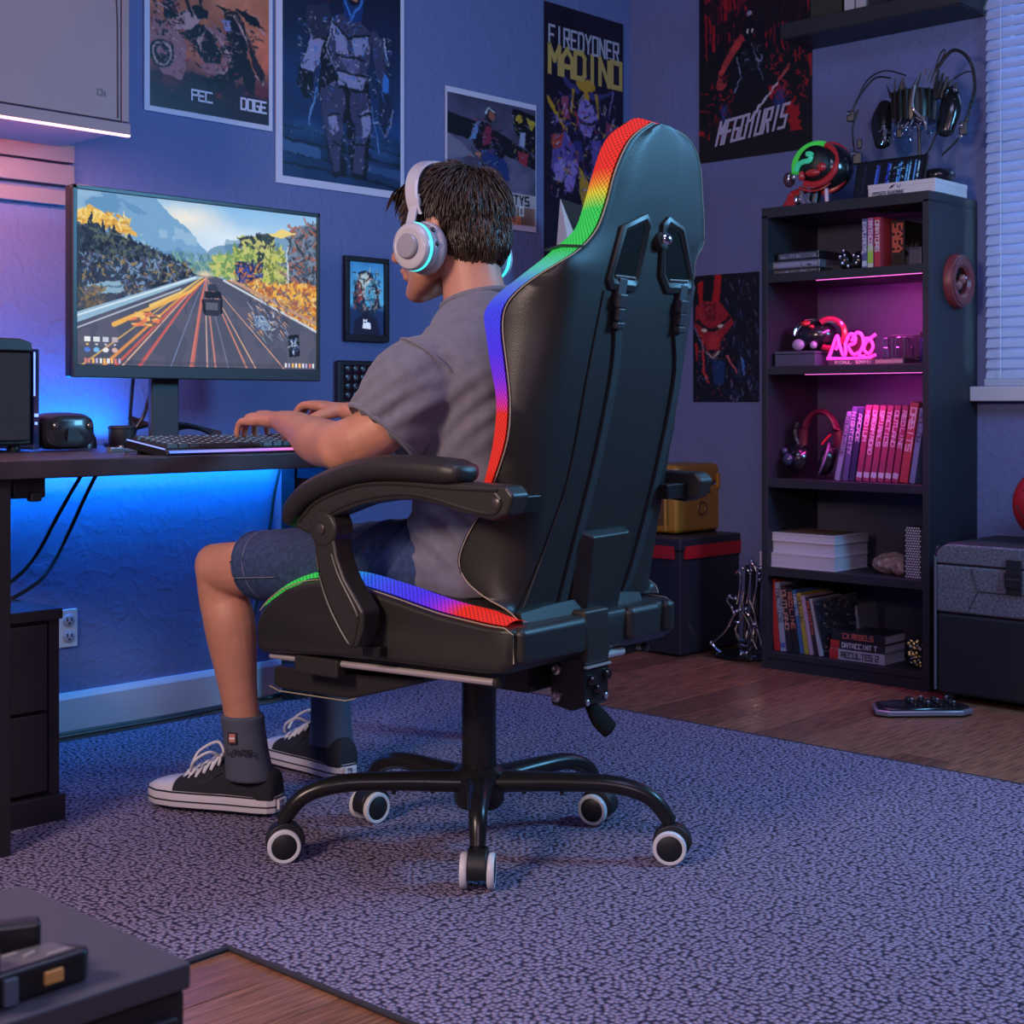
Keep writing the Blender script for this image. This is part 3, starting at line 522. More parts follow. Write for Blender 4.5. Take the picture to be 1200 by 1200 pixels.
# ---------------------------------------------------------------- desk and what stands on it
BW = mat('desk_black_wood', (.040, .032, .042), .38, var=.25, vscale=14, bump=.1, bscale=30, stretch=(1, 14, 1))
BM = mat('black_metal', (.018, .016, .02), .4)
DZ = .72
dk_ = thing('desk', (-2.26, -.45, 0), 'long black desk along the back wall with blue light glowing behind it', 'desk')
B().span((-.70, .41, DZ-.034), (.72, -.415, DZ)).build('desktop', BW, dk_, bev=.003)
for x in (-.64, .622):
    for y in (-.40, .32): B().span((x, y, 0), (x+.055, y+.06, DZ-.034)).build('leg', BM, dk_, bev=.002)
    B().span((x+.005, -.34, .62), (x+.05, .32, .67)).build('side_beam', BM, dk_)
B().span((-.585, .33, .664), (.65, .36, .684)).build('back_beam', BM, dk_)
BLUE_ON = mat('blue_light', (.1, .3, 1), .4, emit=(.05, .35, 1), es=6)
B().span((-.6, .397, DZ-.046), (.62, .408, DZ-.0345)).build('light_strip', BLUE_ON, dk_)
q = B(); q.span((-.565, -.37, DZ-.072), (-.50, -.28, DZ-.034)); q.span((-.535, -.38, DZ-.078), (-.512, -.36, DZ-.06)); q.build('control_box', BM, dk_, bev=.004)

# monitor
mo = thing('monitor', (-2.073, -.33, DZ), 'large black monitor showing a mountain road racing scene', 'monitor')
MB_ = mat('monitor_black', (.014, .013, .016), .35)
w2, z0, z1 = .357, .163, .602
q = B(); q.span((-w2, .0, z0), (w2, .030, z1)); q.build('back_shell', MB_, mo, bev=.006)
q = B()
for a, c_ in (((-w2, -.008, z1-.011), (w2, .002, z1)), ((-w2, -.008, z0), (-w2+.012, .002, z1)), ((w2-.010, -.008, z0), (w2, .002, z1))): q.span(a, c_)
q.build('bezel', MB_, mo, bev=.002)
B().span((-w2, -.010, z0), (w2, .002, z0+.030)).build('chin', mat('monitor_chin', (.03, .027, .033), .45), mo, bev=.003)
B().span((-.118, .045, .012), (-.040, .062, .30)).build('stand_neck', mat('stand_black', (.035, .028, .034), .35), mo, bev=.004)
B().span((-.10, .03, .2), (-.05, .046, .30)).build('stand_bracket', MB_, mo)
B().span((-.20, -.06, 0), (.05, .13, .012)).build('stand_base', MB_, mo, bev=.005)
c = Canvas(460, 285, (.5, .7, .9)); c.grad(c8(140, 190, 235), c8(226, 238, 250), 0, .38); c.ell(.42, .10, .22, .14, c8(250, 240, 226), .9, .9); c.ell(.6, .20, .2, .12, c8(235, 244, 252), .7, .9)
nz = c.noise(9, 6, 40)
c.poly([(.0, .05), (.10, .0), (.30, .0), (.36, .09), (.41, .14), (.44, .19), (.52, .30), (.5, .42), (0, .44)], c8(120, 166, 206)); c.blend(((nz > .5)*(c.Y < .4)*(c.X < .5)*(c.X*.62 < c.Y+.08)).astype(float)*.5, c8(84, 132, 182)); c.blend(((c.noise(14, 9, 41) > .6)*(c.Y < .36)*(c.X < .48)*(c.X*.62 < c.Y+.08)).astype(float)*.5, c8(176, 206, 230))
c.poly([(.48, .32), (.54, .25), (.60, .23), (.66, .22), (.72, .17), (.78, .14), (.86, .16), (1, .1), (1, .46), (.46, .44)], c8(120, 160, 190)); c.blend(((nz > .48)*(c.X > .5)*(c.Y > .2)*(c.Y < .46)).astype(float)*.5, c8(80, 124, 160)); c.poly([(.40, .38), (.5, .34), (.66, .36), (.68, .44), (.42, .44)], c8(98, 142, 150))
c.dabs(240, (.36, .30, .70, .43), .010, .03, [c8(96, 140, 150), c8(120, 168, 150), c8(70, 116, 140), c8(150, 180, 150)], 42, (1, 2.2), .7)
c.poly([(0, .14), (.05, .08), (.12, .14), (.22, .21), (.23, .24), (.10, .20), (.03, .20)], c8(226, 180, 84)); c.dabs(70, (0, .12, .20, .23), .012, .04, [c8(240, 196, 90), c8(210, 150, 60), c8(250, 220, 140)], 43)
c.poly([(0, .20), (.08, .19), (.12, .28), (.18, .34), (.28, .36), (.40, .40), (.47, .44), (.34, .56), (0, .72)], c8(50, 62, 82))
for x, y, h in ((.05, .5, .38), (.10, .42, .26), (.14, .40, .22), (.20, .40, .18), (.24, .42, .16), (.29, .43, .14), (.34, .44, .13), (.39, .44, .10)): c.poly([(x-.035, y), (x-.02, y-h*.6), (x, y-h), (x+.02, y-h*.55), (x+.035, y)], c8(38, 48, 66)); c.dabs(50, (x-.035, y-h*.8, x+.035, y), .012, .03, [c8(36, 50, 70), c8(66, 84, 104), c8(26, 32, 48), c8(90, 100, 90)], int(x*1000))
c.dabs(300, (.02, .36, .44, .58), .010, .03, [c8(44, 56, 84), c8(90, 110, 150), c8(70, 60, 80), c8(150, 130, 90), c8(30, 36, 56), c8(120, 150, 190)], 44)
c.poly([(.04, .54), (.16, .50), (.18, .56), (.07, .60)], c8(140, 176, 200)); c.line([(.05, .57), (.17, .53)], .006, c8(90, 120, 150)); c.dabs(60, (0, .55, .1, .68), .01, .04, [c8(150, 120, 80), c8(100, 90, 80), c8(70, 80, 90)], 45)
for x, y, h, k in ((.70, .44, .26, (c8(60, 74, 80), c8(40, 50, 62))), (.75, .46, .30, (c8(56, 72, 76), c8(34, 44, 56))), (.58, .43, .12, (c8(160, 190, 110), c8(110, 150, 90))), (.67, .45, .20, (c8(180, 196, 100), c8(110, 140, 80))), (.80, .48, .24, (c8(190, 196, 90), c8(110, 130, 70))), (.86, .5, .16, (c8(160, 170, 90), c8(80, 100, 70)))): c.dabs(150, (x-.045, y-h, x+.045, y), .016, .035, list(k)+[c8(200, 200, 120)], int(x*977))
c.poly([(.86, .10), (1, .04), (1, .50), (.88, .48)], c8(92, 108, 130)); c.dabs(140, (.86, .06, 1, .5), .014, .06, [c8(70, 86, 110), c8(120, 140, 164), c8(60, 60, 70), c8(160, 100, 90)], 46); c.poly([(.77, .15), (.84, .10), (.9, .12), (.82, .17)], c8(238, 214, 130)); c.line([(.86, .22), (.865, .45)], .008, c8(200, 206, 214)); c.poly([(.64, .36), (.70, .34), (.72, .48), (.64, .48)], c8(44, 60, 130)); c.dabs(70, (.63, .34, .74, .48), .012, .03, [c8(60, 80, 160), c8(200, 120, 70), c8(30, 40, 90)], 47)
c.poly([(.58, .45), (.80, .46), (1, .44), (1, .74), (.8, .60)], c8(206, 140, 66)); c.dabs(380, (.62, .45, 1, .72), .012, .03, [c8(236, 176, 72), c8(190, 96, 60), c8(240, 206, 130), c8(150, 90, 70), c8(110, 100, 110), c8(250, 190, 80)], 48)
c.warp(.010, 18, 60).warp(.006, 50, 61)
c.poly([(.475, .44), (.55, .44), (.64, .48), (1.0, .76), (1, 1), (0, 1), (0, .74), (.36, .52)], c8(80, 84, 106)); c.blend(((c.noise(16, 6, 49) > .52)*(c.Y > .55)).astype(float)*.25, c8(120, 110, 130)); c.poly([(0, .70), (.46, .445), (.49, .45), (.30, .57), (0, .76)], c8(150, 186, 214)); c.line([(0, .72), (.46, .455)], .006, c8(220, 236, 246)); c.line([(0, .79), (.40, .53)], .005, c8(190, 200, 215)); c.line([(.58, .46), (1, .75)], .008, c8(206, 214, 226)); c.line([(.62, .46), (1, .70)], .012, c8(190, 150, 130))
for x, wd, k in ((.10, .012, c8(250, 160, 80)), (.17, .006, c8(255, 200, 170)), (.145, .01, c8(230, 96, 84)), (.24, .006, c8(250, 170, 140)), (.235, .012, c8(210, 90, 90)), (.02, .006, c8(240, 190, 110)), (.44, .008, c8(255, 226, 214)), (.445, .018, c8(210, 110, 100)), (.51, .006, c8(240, 190, 180)), (.545, .008, c8(226, 140, 130)), (.68, .008, c8(226, 140, 120)), (.72, .006, c8(240, 180, 150)), (.36, .004, c8(130, 150, 200)), (.85, .005, c8(240, 170, 140)), (.60, .004, c8(140, 140, 180))): c.line([(.505, .45), (.50+(x-.5)*.25, .58), (x, 1)], wd*.25, k, .85, wd)
c.line([(.50, .46), (.44, .54), (.14, .76)], .004, c8(255, 190, 90), .9, .018); c.line([(.49, .45), (.40, .55), (.28, .64)], .004, c8(255, 214, 120), .9, .012); c.dabs(30, (.22, .68, .32, .76), .012, .04, [c8(250, 200, 110), c8(240, 130, 90), c8(120, 90, 90)], 50, (2.6, 3.4)); c.ell(.5, .43, .05, .03, c8(255, 226, 190), .8, .8); c.dabs(90, (.68, .55, .86, .8), .005, .04, [c8(150, 160, 190), c8(60, 60, 80), c8(210, 160, 130)], 51, (.6, 1.0))
c.poly([(.495, .58), (.565, .58), (.57, .66), (.555, .68), (.50, .68), (.488, .655)], c8(46, 50, 66)); c.poly([(.50, .535), (.565, .53), (.575, .57), (.50, .575)], c8(28, 30, 44)); c.poly([(.515, .49), (.545, .485), (.56, .53), (.51, .53)], c8(52, 58, 80)); c.poly([(.505, .60), (.555, .60), (.555, .645), (.503, .645)], c8(92, 96, 116)); c.line([(.49, .59), (.50, .66)], .008, c8(18, 18, 28)); c.line([(.57, .58), (.57, .66)], .008, c8(18, 18, 28)); c.poly([(.71, .67), (.75, .66), (.79, .73), (.76, .76), (.72, .74)], c8(130, 150, 180)); c.dabs(16, (.71, .66, .80, .76), .008, .03, [c8(70, 90, 140), c8(190, 200, 220)], 52)
c.poly([(.865, .78), (.915, .77), (.92, .91), (.87, .92)], c8(22, 26, 40)); c.dabs(26, (.875, .80, .91, .89), .006, .02, [c8(120, 150, 210), c8(210, 220, 240), c8(60, 70, 110)], 53)
for i, k in enumerate((c8(240, 240, 245), c8(220, 224, 236), c8(200, 206, 226), c8(190, 180, 190))):
    x = .03+.034*i; c.poly([(x, .835), (x+.022, .835), (x+.022, .862), (x, .862)], k); c.ell(x+.011, .91, .011, .014, (c8(90, 130, 220), c8(120, 190, 240), c8(236, 236, 240), c8(220, 180, 180))[i]); c.ell(x+.011, .878, .005, .006, c8(240, 196, 90) if i == 0 else c8(200, 200, 215))
c.poly([(0, .965), (1, .965), (1, .985), (0, .985)], c8(70, 66, 84), .35); r_ = random.Random(5)
for x in list(np.arange(.03, .16, .014))+list(np.arange(.85, .99, .016)): c.poly([(x, .958), (x+.009, .958), (x+.009, .985), (x, .985)], r_.choice([c8(250, 190, 110), c8(235, 235, 245), c8(220, 130, 130), c8(190, 180, 220)]))
c.build('screen', (-w2+.011, -.0035, z1-.010), (2*w2-.020, 0, 0), (0, 0, -(z1-z0-.039)), paint_mat('screen_on', .5, .95), mo); MATS['screen_on'].node_tree.nodes['Principled BSDF'].inputs['Specular IOR Level'].default_value = .1
for pts in ([(-2.236, -.285, .94), (-2.228, -.25, .80), (-2.215, -.235, .745), (-2.20, -.22, .728)], [(-2.172, -.285, .94), (-2.185, -.25, .81), (-2.205, -.24, .765), (-2.212, -.23, .728)]):
    tag(B().tube(curve_pts(pts), .0045, 8).build('monitor_cable', BM), 'black cable hanging straight from the monitor' if pts[0][0] < -2.2 else 'black cable curving down beside the monitor stand', 'cable')

# PC tower
pc = thing('computer_case', (-2.70, -.28, DZ), 'small black computer tower at the left end of the desk', 'computer')
PCB = mat('pc_black', (.014, .013, .016), .38); PCF = mat('pc_front', (.022, .020, .024), .6, bump=.5, bscale=420, kind='voronoi')
B().span((-.17, -.135, .014), (.128, .15, .215)).build('body', PCB, pc, bev=.006)
B().span((-.16, -.146, .024), (.120, -.134, .212)).build('front_panel', PCF, pc, bev=.004)
q = B(); q.prism([(-.17, .215), (.130, .215), (.126, .236), (.10, .243), (-.17, .246)], (0, -.14, 0), (1, 0, 0), (0, 0, 1), (0, .28, 0)); q.build('top_cover', PCB, pc, bev=.004)
q = B(); q.span((-.12, -.10, .245), (.03, .09, .2495)); q.build('top_grille', mat('pc_grille', (.10, .095, .12), .3, metal=.6), pc)
B().span((.136, -.128, .004), (.150, .13, .222)).build('side_panel', mat('pc_glass', (.02, .035, .09), .08, coat=1), pc, bev=.002)
BL = mat('pc_blue_dots', (.3, .4, .9), .4, emit=(.25, .4, 1), es=1.2)
q = B(); q.span((.1365, -.1285, .12), (.140, -.1295, .215)); q.span((.138, -.1285, .075), (.147, -.1298, .082)); q.span((.139, -.1285, .058), (.145, -.1298, .064)); q.build('status_light', BL, pc)
B().torus((.03, -.1475, .125), .008, .0012, (0, 1, 0), 20, 6, flat=1).build('power_ring', mat('pc_ring', (.10, .095, .11), .4), pc)
for x in (-.13, .10):
    for y in (-.11, .12): B().lathe([(.012, 0), (.014, .006), (.011, .015)], (x, y, 0)).build('foot', PCB, pc)

# VR headset, puck, pot, metal tool, cable bundle
vr = thing('vr_headset', (-2.478, -.38, DZ), 'black virtual reality visor on the desk beside the computer tower', 'headset')
VB = mat('vr_black', (.016, .014, .018), .28, coat=.3)
q = B(); rs = []
for y, sx, sz in ((-.045, .045, .024), (-.040, .058, .034), (-.02, .063, .040), (.02, .064, .042), (.04, .058, .038)):
    rs.append([(sx*math.copysign(abs(math.cos(t))**.55, math.cos(t)), y+.012*math.cos(t)**2*(-1 if y < 0 else 0)*-.8, .043+sz*math.copysign(abs(math.sin(t))**.6, math.sin(t))) for t in np.linspace(0, 2*PI, 28, endpoint=False)])
q.rings(rs).build('visor', VB, vr)
q = B(); q.add([(-.012, -.0462, .05), (.012, -.0462, .05), (.016, -.0466, .022), (-.016, -.0466, .022)], [(0, 1, 2, 3)]); q.build('nose_plate', PCB, vr, smooth=0)
for x in (-.04, .042): B().lathe([(.007, 0), (.007, .004), (.005, .006), (0, .006)], (x, -.040, .056), (0, -1, 0), 14).build('tracking_lens', mat('lens_glass', (.05, .05, .07), .05, coat=1), vr)
B().tube(curve_pts([(-.062, .02, .05), (-.055, .09, .055), (0, .12, .058), (.055, .09, .055), (.062, .02, .05)]), .009, 10, flat=1.6).build('head_strap', mat('vr_strap', (.02, .018, .02), .8), vr)
pk_ = thing('tracking_puck', (-2.350, -.24, DZ), 'small black tracking puck between the visor and the round pot', 'puck')
q = B(); q.lathe([(.034, 0), (.032, .022), (.024, .042), (.012, .050), (0, .051)]); q.build('shell', VB, pk_); B().torus((0, -.022, .030), .010, .0022, (0, 1, .5), 18, 6).build('lens_ring', PCB, pk_)
pt = thing('pen_pot', (-2.262, -.27, DZ), 'round black pot standing behind the left end of the keyboard', 'pot')
B().lathe([(.030, 0), (.032, .004), (.032, .050), (.028, .052), (.027, .02), (0, .02)]).build('pot', mat('pot_black', (.02, .02, .026), .5), pt); B().torus((0, 0, .046), .0322, .0022).build('rim', BM, pt)
tl = thing('pocket_tool', (-2.475, -.60, DZ), 'flat silver pocket tool lying on the desk left of the keyboard', 'tool')
SIL = mat('silver', (.62, .60, .66), .25, metal=.9)
B().box((-.012, -.01, .006), (.034, .018, .012), .1).build('clip', SIL, tl, bev=.002); B().box((.03, .006, .0045), (.075, .022, .009), .12).build('handle', mat('tool_grey', (.22, .2, .25), .35, metal=.5), tl, bev=.002); B().cyl((.008, 0, 0), (.008, 0, .015), .006).build('pivot', SIL, tl)
b = B()
for k in range(4): b.tube(curve_pts([(-2.24+.02*k, -.20, .728+.012*k), (-2.17, -.19+.01*k, .765+.008*k), (-2.10, -.20, .775-.006*k), (-2.0, -.19+.01*k, .765), (-1.93, -.2, .730+.006*k)]), .0055, 8)
tag(b.build('cable_bundle', BM), 'tangled bundle of black cables behind the keyboard', 'cables')

# keyboard
kb = thing('keyboard', (-2.285, -.765, DZ), 'black keyboard with a glowing blue violet front edge under the hands', 'keyboard', rot=(math.radians(7), 0, 0))
KW, KD = .46, .15
q = B(); q.prism([(-KD/2-.006, .012), (-KD/2, .004), (KD/2, .004), (KD/2, .018), (KD/2-.012, .022), (-KD/2+.004, .020), (-KD/2-.004, .018)], (-KW/2, 0, 0), (0, 1, 0), (0, 0, 1), (KW, 0, 0)); q.build('body', mat('keyboard_black', (.013, .013, .018), .35), kb, bev=.0025)
ks = B(); rr = random.Random(2)
for r in range(6):
    y = -KD/2+.020+r*.0205+(.006 if r == 5 else 0); x = -KW/2+.014; ws = ([1.3, 1.2, 1.2, 6, 1.2, 1.2, 1.2, 1.3] if r == 0 else [1.6+.15*(r % 3)]+[1]*12+[1.8])
    sc = (.318)/sum(ws)
    for wk in ws:
        a = x+.0012; c_ = x+wk*sc-.0012; zz = .021
        ks.add([(a, y, zz), (c_, y, zz), (c_, y+.0178, zz), (a, y+.0178, zz), (a+.002, y+.002, zz+.008), (c_-.002, y+.002, zz+.008), (c_-.002, y+.0155, zz+.008), (a+.002, y+.0155, zz+.008)], [(4, 5, 6, 7), (0, 1, 5, 4), (1, 2, 6, 5), (2, 3, 7, 6), (3, 0, 4, 7)]); x += wk*sc
    x = -KW/2+.345
    for wk in range(5):
        a = x+.0012; c_ = x+.0188; ks.add([(a, y, zz), (c_, y, zz), (c_, y+.0178, zz), (a, y+.0178, zz), (a+.002, y+.002, zz+.008), (c_-.002, y+.002, zz+.008), (c_-.002, y+.0155, zz+.008), (a+.002, y+.0155, zz+.008)], [(4, 5, 6, 7), (0, 1, 5, 4), (1, 2, 6, 5), (2, 3, 7, 6), (3, 0, 4, 7)]); x += .02
tag(ks.build('keys', mat('keycap', (.035, .035, .045), .38), kb, smooth=0), kind='stuff')
lg = B()
for r in range(6):
    for k in range(17): lg.box((-KW/2+.028+.0228*k, -KD/2+.029+r*.0205, .0293), (.006, .003, .0003))
tag(lg.build('key_legends', mat('legend_white', (.5, .55, .7), .5, emit=(.5, .6, .9), es=.25), kb, smooth=0), kind='stuff')
cs = [(.10, .22, 1), (.25, .25, 1), (.45, .2, .9), (.9, .15, .3), (.5, .2, .9)]; n = 40
c = Canvas(n, 2); 
for i in range(n):
    t = i/(n-1)*4; k = min(3, int(t)); e = t-k; c.a[:, i] = np.array(cs[k])*(1-e)+np.array(cs[k+1])*e
c.a = np.clip(c.a, 0, 1)**(1/2.2)
c.build('edge_light', (-KW/2+.004, -KD/2-.004, .0198), (KW-.008, 0, 0), (0, -.0045, -.0045), paint_mat('edge_glow', .4, 1.5), kb)
q = B(); q.box((-KW/2+.001, 0, .0215), (.003, KD-.012, .002)); q.build('side_light', mat('edge_blue', (.2, .3, 1), .4, emit=(.25, .35, 1), es=1), kb, smooth=0)
for x in (-.19, .19):
    q = B(); q.box((x, -.062, -.002), (.03, .012, .014)); q.box((x, .06, -.008), (.03, .012, .026)); q.build('foot', BM, kb)

# drawer unit under the desk
du = thing('drawer_unit', (-2.664, -.70, 0), 'black drawer cabinet under the left end of the desk', 'cabinet')
DB = mat('drawer_black', (.020, .016, .022), .42, var=.2, vscale=8)
B().span((-.45, 0.012, .05), (0, .55, .40)).build('body', DB, du, bev=.002)
B().span((-.46, -.004, .40), (.004, .56, .421)).build('top', DB, du, bev=.002)
B().span((-.44, -.002, .225), (-.028, .014, .392)).build('drawer', DB, du, bev=.002); B().span((-.44, -.002, .066), (-.028, .014, .218)).build('drawer', DB, du, bev=.002)
B().span((-.022, .004, .055), (0, .014, .40)).build('side_rail', DB, du)
B().span((-.46, -.012, 0), (.006, .55, .058)).build('plinth', DB, du, bev=.003)
# cables under the desk and along the floor
CBL = mat('cable_black', (.012, .012, .015), .45)
for pts, l in (([(-2.365, -.3, .686), (-2.40, -.3, .64), (-2.455, -.31, .565), (-2.52, -.34, .49), (-2.60, -.40, .45), (-2.690, -.46, .4255)], 'left one of two black cables dropping from the desk to the drawer unit'), ([(-2.327, -.3, .686), (-2.36, -.3, .64), (-2.425, -.31, .53), (-2.50, -.38, .475), (-2.58, -.46, .445), (-2.675, -.53, .4255)], 'right one of two black cables dropping from the desk to the drawer unit'),
               ([(-1.597, -.015, .686), (-1.601, -.015, .64), (-1.622, -.015, .56), (-1.640, -.015, .45), (-1.70, -.02, .2), (-1.73, -.03, .006)], 'thin black cable running down the blue lit wall behind the knee'),
               ([(-2.75, -.03, .006), (-2.3, -.035, .006), (-2.0, -.05, .007), (-1.75, -.045, .006), (-1.55, -.06, .008), (-1.35, -.035, .006)], 'long black cable lying along the white baseboard'),
               ([(-2.7, -.055, .006), (-2.25, -.065, .006), (-1.9, -.075, .007), (-1.66, -.05, .010), (-1.60, -.08, .02), (-1.50, -.07, .014), (-1.3, -.09, .006)], 'looping black cable on the floor nearest the rug edge')):
    tag(B().tube(curve_pts(pts), .0045, 8).build('cable', CBL), l, 'cable')
# ---------------------------------------------------------------- bookcase: front at x=-.305, from y=-.768 to y=-1.335
SB = mat('bookcase_black', (.017, .017, .026), .58, var=.15, vscale=6)
bc = thing('bookcase', (0, -1.0515, 0), 'tall black open bookcase with magenta lights under its upper shelves', 'bookcase')
X0, YL, YR, BH = -.305, .2835, -.2835, 1.435
B().span((X0, YL, 0), (-.003, YL-.022, BH-.024)).build('side_panel', SB, bc, bev=.0015)
B().span((X0, YR, 0), (-.003, YR+.022, BH-.024)).build('side_panel', SB, bc, bev=.0015)
B().span((X0, YL, BH-.032), (-.003, YR, BH)).build('top_panel', SB, bc, bev=.0015)
B().span((-.012, YL-.02, .05), (-.003, YR+.02, BH-.03)).build('back_panel', mat('bookcase_back', (.060, .060, .11), .6, var=.1, vscale=10, bump=.25, bscale=40), bc)
SH = dict(a=1.227, b=.941, c=.591, d=.316, e=.053)
for k, z in SH.items(): B().span((X0+.002, YL-.021, z-(.026 if k != 'e' else .018)), (-.010, YR+.021, z)).build('shelf', SB, bc, bev=.0012)
B().span((X0+.006, YL-.021, 0), (X0+.022, YR+.021, .036)).build('plinth', SB, bc)
MG = mat('magenta_light', (1, .2, .8), .4, emit=(1, .16, .72), es=1.7)
for z, y0, e in ((1.201, YL-.19, 0), (.915, YL-.15, 0)): B().span((X0+.010, y0, z-.0015), (X0+.014, YR+.024, z+.001)).build('light_strip', MG, bc)
def Y(y): return y   # world y used directly below

def bookpart(q, m, t, name): return q.build(name, m, t, bev=.0008)
PAGE = mat('pages', (.46, .42, .48), .8, bump=.3, bscale=60, stretch=(1, 1, 30))
BT = {}
def bmat(c, r=.4):
    k = 'cover_%d_%d_%d' % tuple(int(255*q) for q in c)
    return mat(k, c, r)
LET = mat('spine_lettering', (.62, .56, .66), .5); LETD = mat('spine_lettering_dark', (.05, .04, .06), .5); LETR = mat('spine_lettering_red', (.6, .12, .08), .5)
WORDS = ['FALCON RIDE', 'NIGHT CITY', 'ARCADE', 'MEDIUM', 'DREAM ROAD', 'SPIRALS', 'TACTICS', 'OUTLAND', 'RED LINE', 'ORBITS', 'HOLLOW', 'TRIALS']
def book(label, loc, th, h, d, cover, lean=0, let=None, word='', band=None, group=None, sq=0):
    # upright, spine towards -x; the spine's left edge foot is at loc, thickness runs to -y
    t = thing('book', loc, label, 'book', group, rot=(lean, 0, 0))
    m = bmat(cover)
    q = B(); q.span((0, 0, 0), (d, -.0016, h)); q.span((0, -th, 0), (d, -th+.0016, h)); q.span((-.001, 0, 0), (.0012, -th, h)); q.build('cover', m, t, bev=.0005, seg=1)
    B().span((.0013, -.0018, .002), (d-.004, -th+.0018, h-.003)).build('pages', PAGE, t, smooth=0)
    if let and word:
        hh = th*.62; n = len(word)
        B().text(word, (-.0014, -th/2+hh*.5, h*.93), (0, 0, -1), (0, -1, 0), hh, min(1.1, h*.62/(n*hh)-.25), .22).build('lettering', let, t, smooth=0)
    if band:
        B().span((-.0014, -.0004, h*.05), (-.0010, -th+.0004, h*.05+.016)).build('spine_band', mat('band_%s' % str(band[0]), band, .4), t, smooth=0)
    return t

# top of the bookcase
T = 1.4355
hm = thing('helmet', (-.21, -.915, T), 'red and green open racing helmet ornament on a small stand on the bookcase', 'helmet')
RED = mat('gloss_red', (.50, .025, .03), .22, coat=.5); GRN = mat('glow_green', (.06, .45, .06), .3, emit=(.05, .6, .08), es=.35); BLK = mat('gloss_black', (.010, .010, .013), .2, coat=.4); CHR = mat('chrome', (.75, .75, .82), .12, metal=1); PNKW = mat('pale_pink', (.6, .4, .5), .35)
tx = Vector((-.82, .57, 0)).normalized()   # facing the room
def hp(a, r): return None
B().ell((.02, -.02, .118), (.072, .083, .078), 24, 16).build('shell', BLK, hm)
ax = (-.92, -.18, .22)
B().torus((-.034, -.010, .126), .066, .012, ax, 40, 10, -.35, 1.95).build('green_rim', GRN, hm)
B().torus((-.034, -.010, .126), .066, .011, ax, 40, 10, 2.0, 5.2).build('red_rim', RED, hm)
B().torus((.012, -.012, .120), .080, .009, ax, 40, 8, 1.7, 4.7).build('side_stripe', RED, hm); B().torus((-.02, .0, .118), .074, .0035, ax, 40, 8, 2.4, 5.4).build('side_line', RED, hm)
B().ell((-.034, -.008, .126), (.040, .058, .060), 18, 12).build('opening', mat('deep_black', (.004, .004, .005), .5), hm)
B().tube(curve_pts([(-.074, .034, .108), (-.080, .022, .124), (-.084, .002, .130), (-.084, -.018, .132), (-.080, -.022, .150), (-.076, -.006, .154)]), [.008]*31, 8).build('visor_glow', mat('glow_teal', (.05, .4, .22), .3, emit=(.04, .55, .3), es=.4), hm)
q = B(); q.ell((-.070, -.022, .095), (.014, .026, .012)); q.ell((-.078, .012, .088), (.012, .010, .016)); q.ell((-.058, -.045, .112), (.012, .016, .014)); q.build('chin_pieces', RED, hm)
q = B(); q.ell((-.058, .070, .085), (.020, .018, .024)); q.build('cheek_box', mat('cheek_plum', (.09, .03, .05), .3), hm); q = B(); q.ell((-.074, .060, .088), (.006, .005, .016)); q.ell((-.080, .040, .088), (.004, .006, .010)); q.build('cheek_clip', CHR, hm)
q = B(); q.span((-.03, .045, 0), (.03, -.05, .008)); q.tube([(0, .02, .008), (.005, .01, .06)], .018, 12); q.build('stand', BLK, hm, bev=.002)
q = B(); q.tube(curve_pts([(-.03, .04, .05), (-.045, .035, .03), (-.05, .02, .006)]), .007, 8); q.tube(curve_pts([(-.02, .02, .045), (-.04, .015, .02), (-.045, .0, .005)]), .005, 8); q.build('stand_hook', mat('pale_metal', (.62, .58, .68), .2, metal=.8), hm)
q = B(); q.tube([(-.01, -.035, .01), (-.012, -.033, .06)], .007, 8); q.build('stand_rod', PNKW, hm)
q = B(); q.lathe([(.032, 0), (.028, .012), (.014, .034), (.012, .046), (0, .048)], (-.02, .085, 0)); q.tube(curve_pts([(-.02, .085, .044), (-.01, .06, .052), (0, .04, .06)]), .012, 8); q.build('base_horn', RED, hm); q = B(); q.ell((-.03, .058, .022), (.014, .010, .018)); q.build('base_bolt', CHR, hm)
q = B(); q.span((-.05, .02, 0), (-.02, -.05, .006)); q.build('base_plate', RED, hm, bev=.002)

tb = thing('tablet', (-.235, -1.045, T), 'dark tablet leaning upright on the bookcase showing blue bars', 'tablet', rot=(0, math.radians(14), 0))
B().span((0, 0, 0), (.010, -.235, .128)).build('case', BLK, tb, bev=.004)
c = Canvas(120, 60, c8(6, 8, 22)); c.mottle(6, .5, 60)
for i, (x, k) in enumerate(((.12, c8(20, 30, 60)), (.30, c8(60, 90, 220)), (.33, c8(40, 60, 190)), (.47, c8(40, 50, 220)), (.50, c8(70, 110, 220)), (.63, c8(80, 150, 250)), (.66, c8(40, 110, 220)), (.76, c8(70, 150, 250)), (.80, c8(110, 180, 255)), (.88, c8(70, 140, 240)), (.93, c8(150, 200, 255)))): c.line([(x, .08+.03*(i % 3)), (x-.02, .92-.05*(i % 2))], .022, k, .9)
c.blend((c.noise(20, 22, 61) > .62)*.8, c8(6, 8, 24)); c.dabs(50, (.55, .06, .97, .95), .012, .03, [c8(150, 210, 255), c8(30, 60, 160), c8(10, 14, 40)], 62)
c.build('display', (-.0012, -.010, .118), (0, -.215, 0), (0, 0, -.106), paint_mat('tablet_screen', .2, .9), tb)
B().prism([(0, 0), (.05, 0), (.012, .09)], (.010, -.10, .004), (1, 0, 0), (0, 0, 1), (0, -.03, 0)).build('kickstand', BLK, tb)
wb = thing('white_box', (-.27, -1.120, T), 'flat white cardboard box with a small dark logo lying on the bookcase', 'box')
WBX = mat('white_card', (.66, .56, .58), .6)
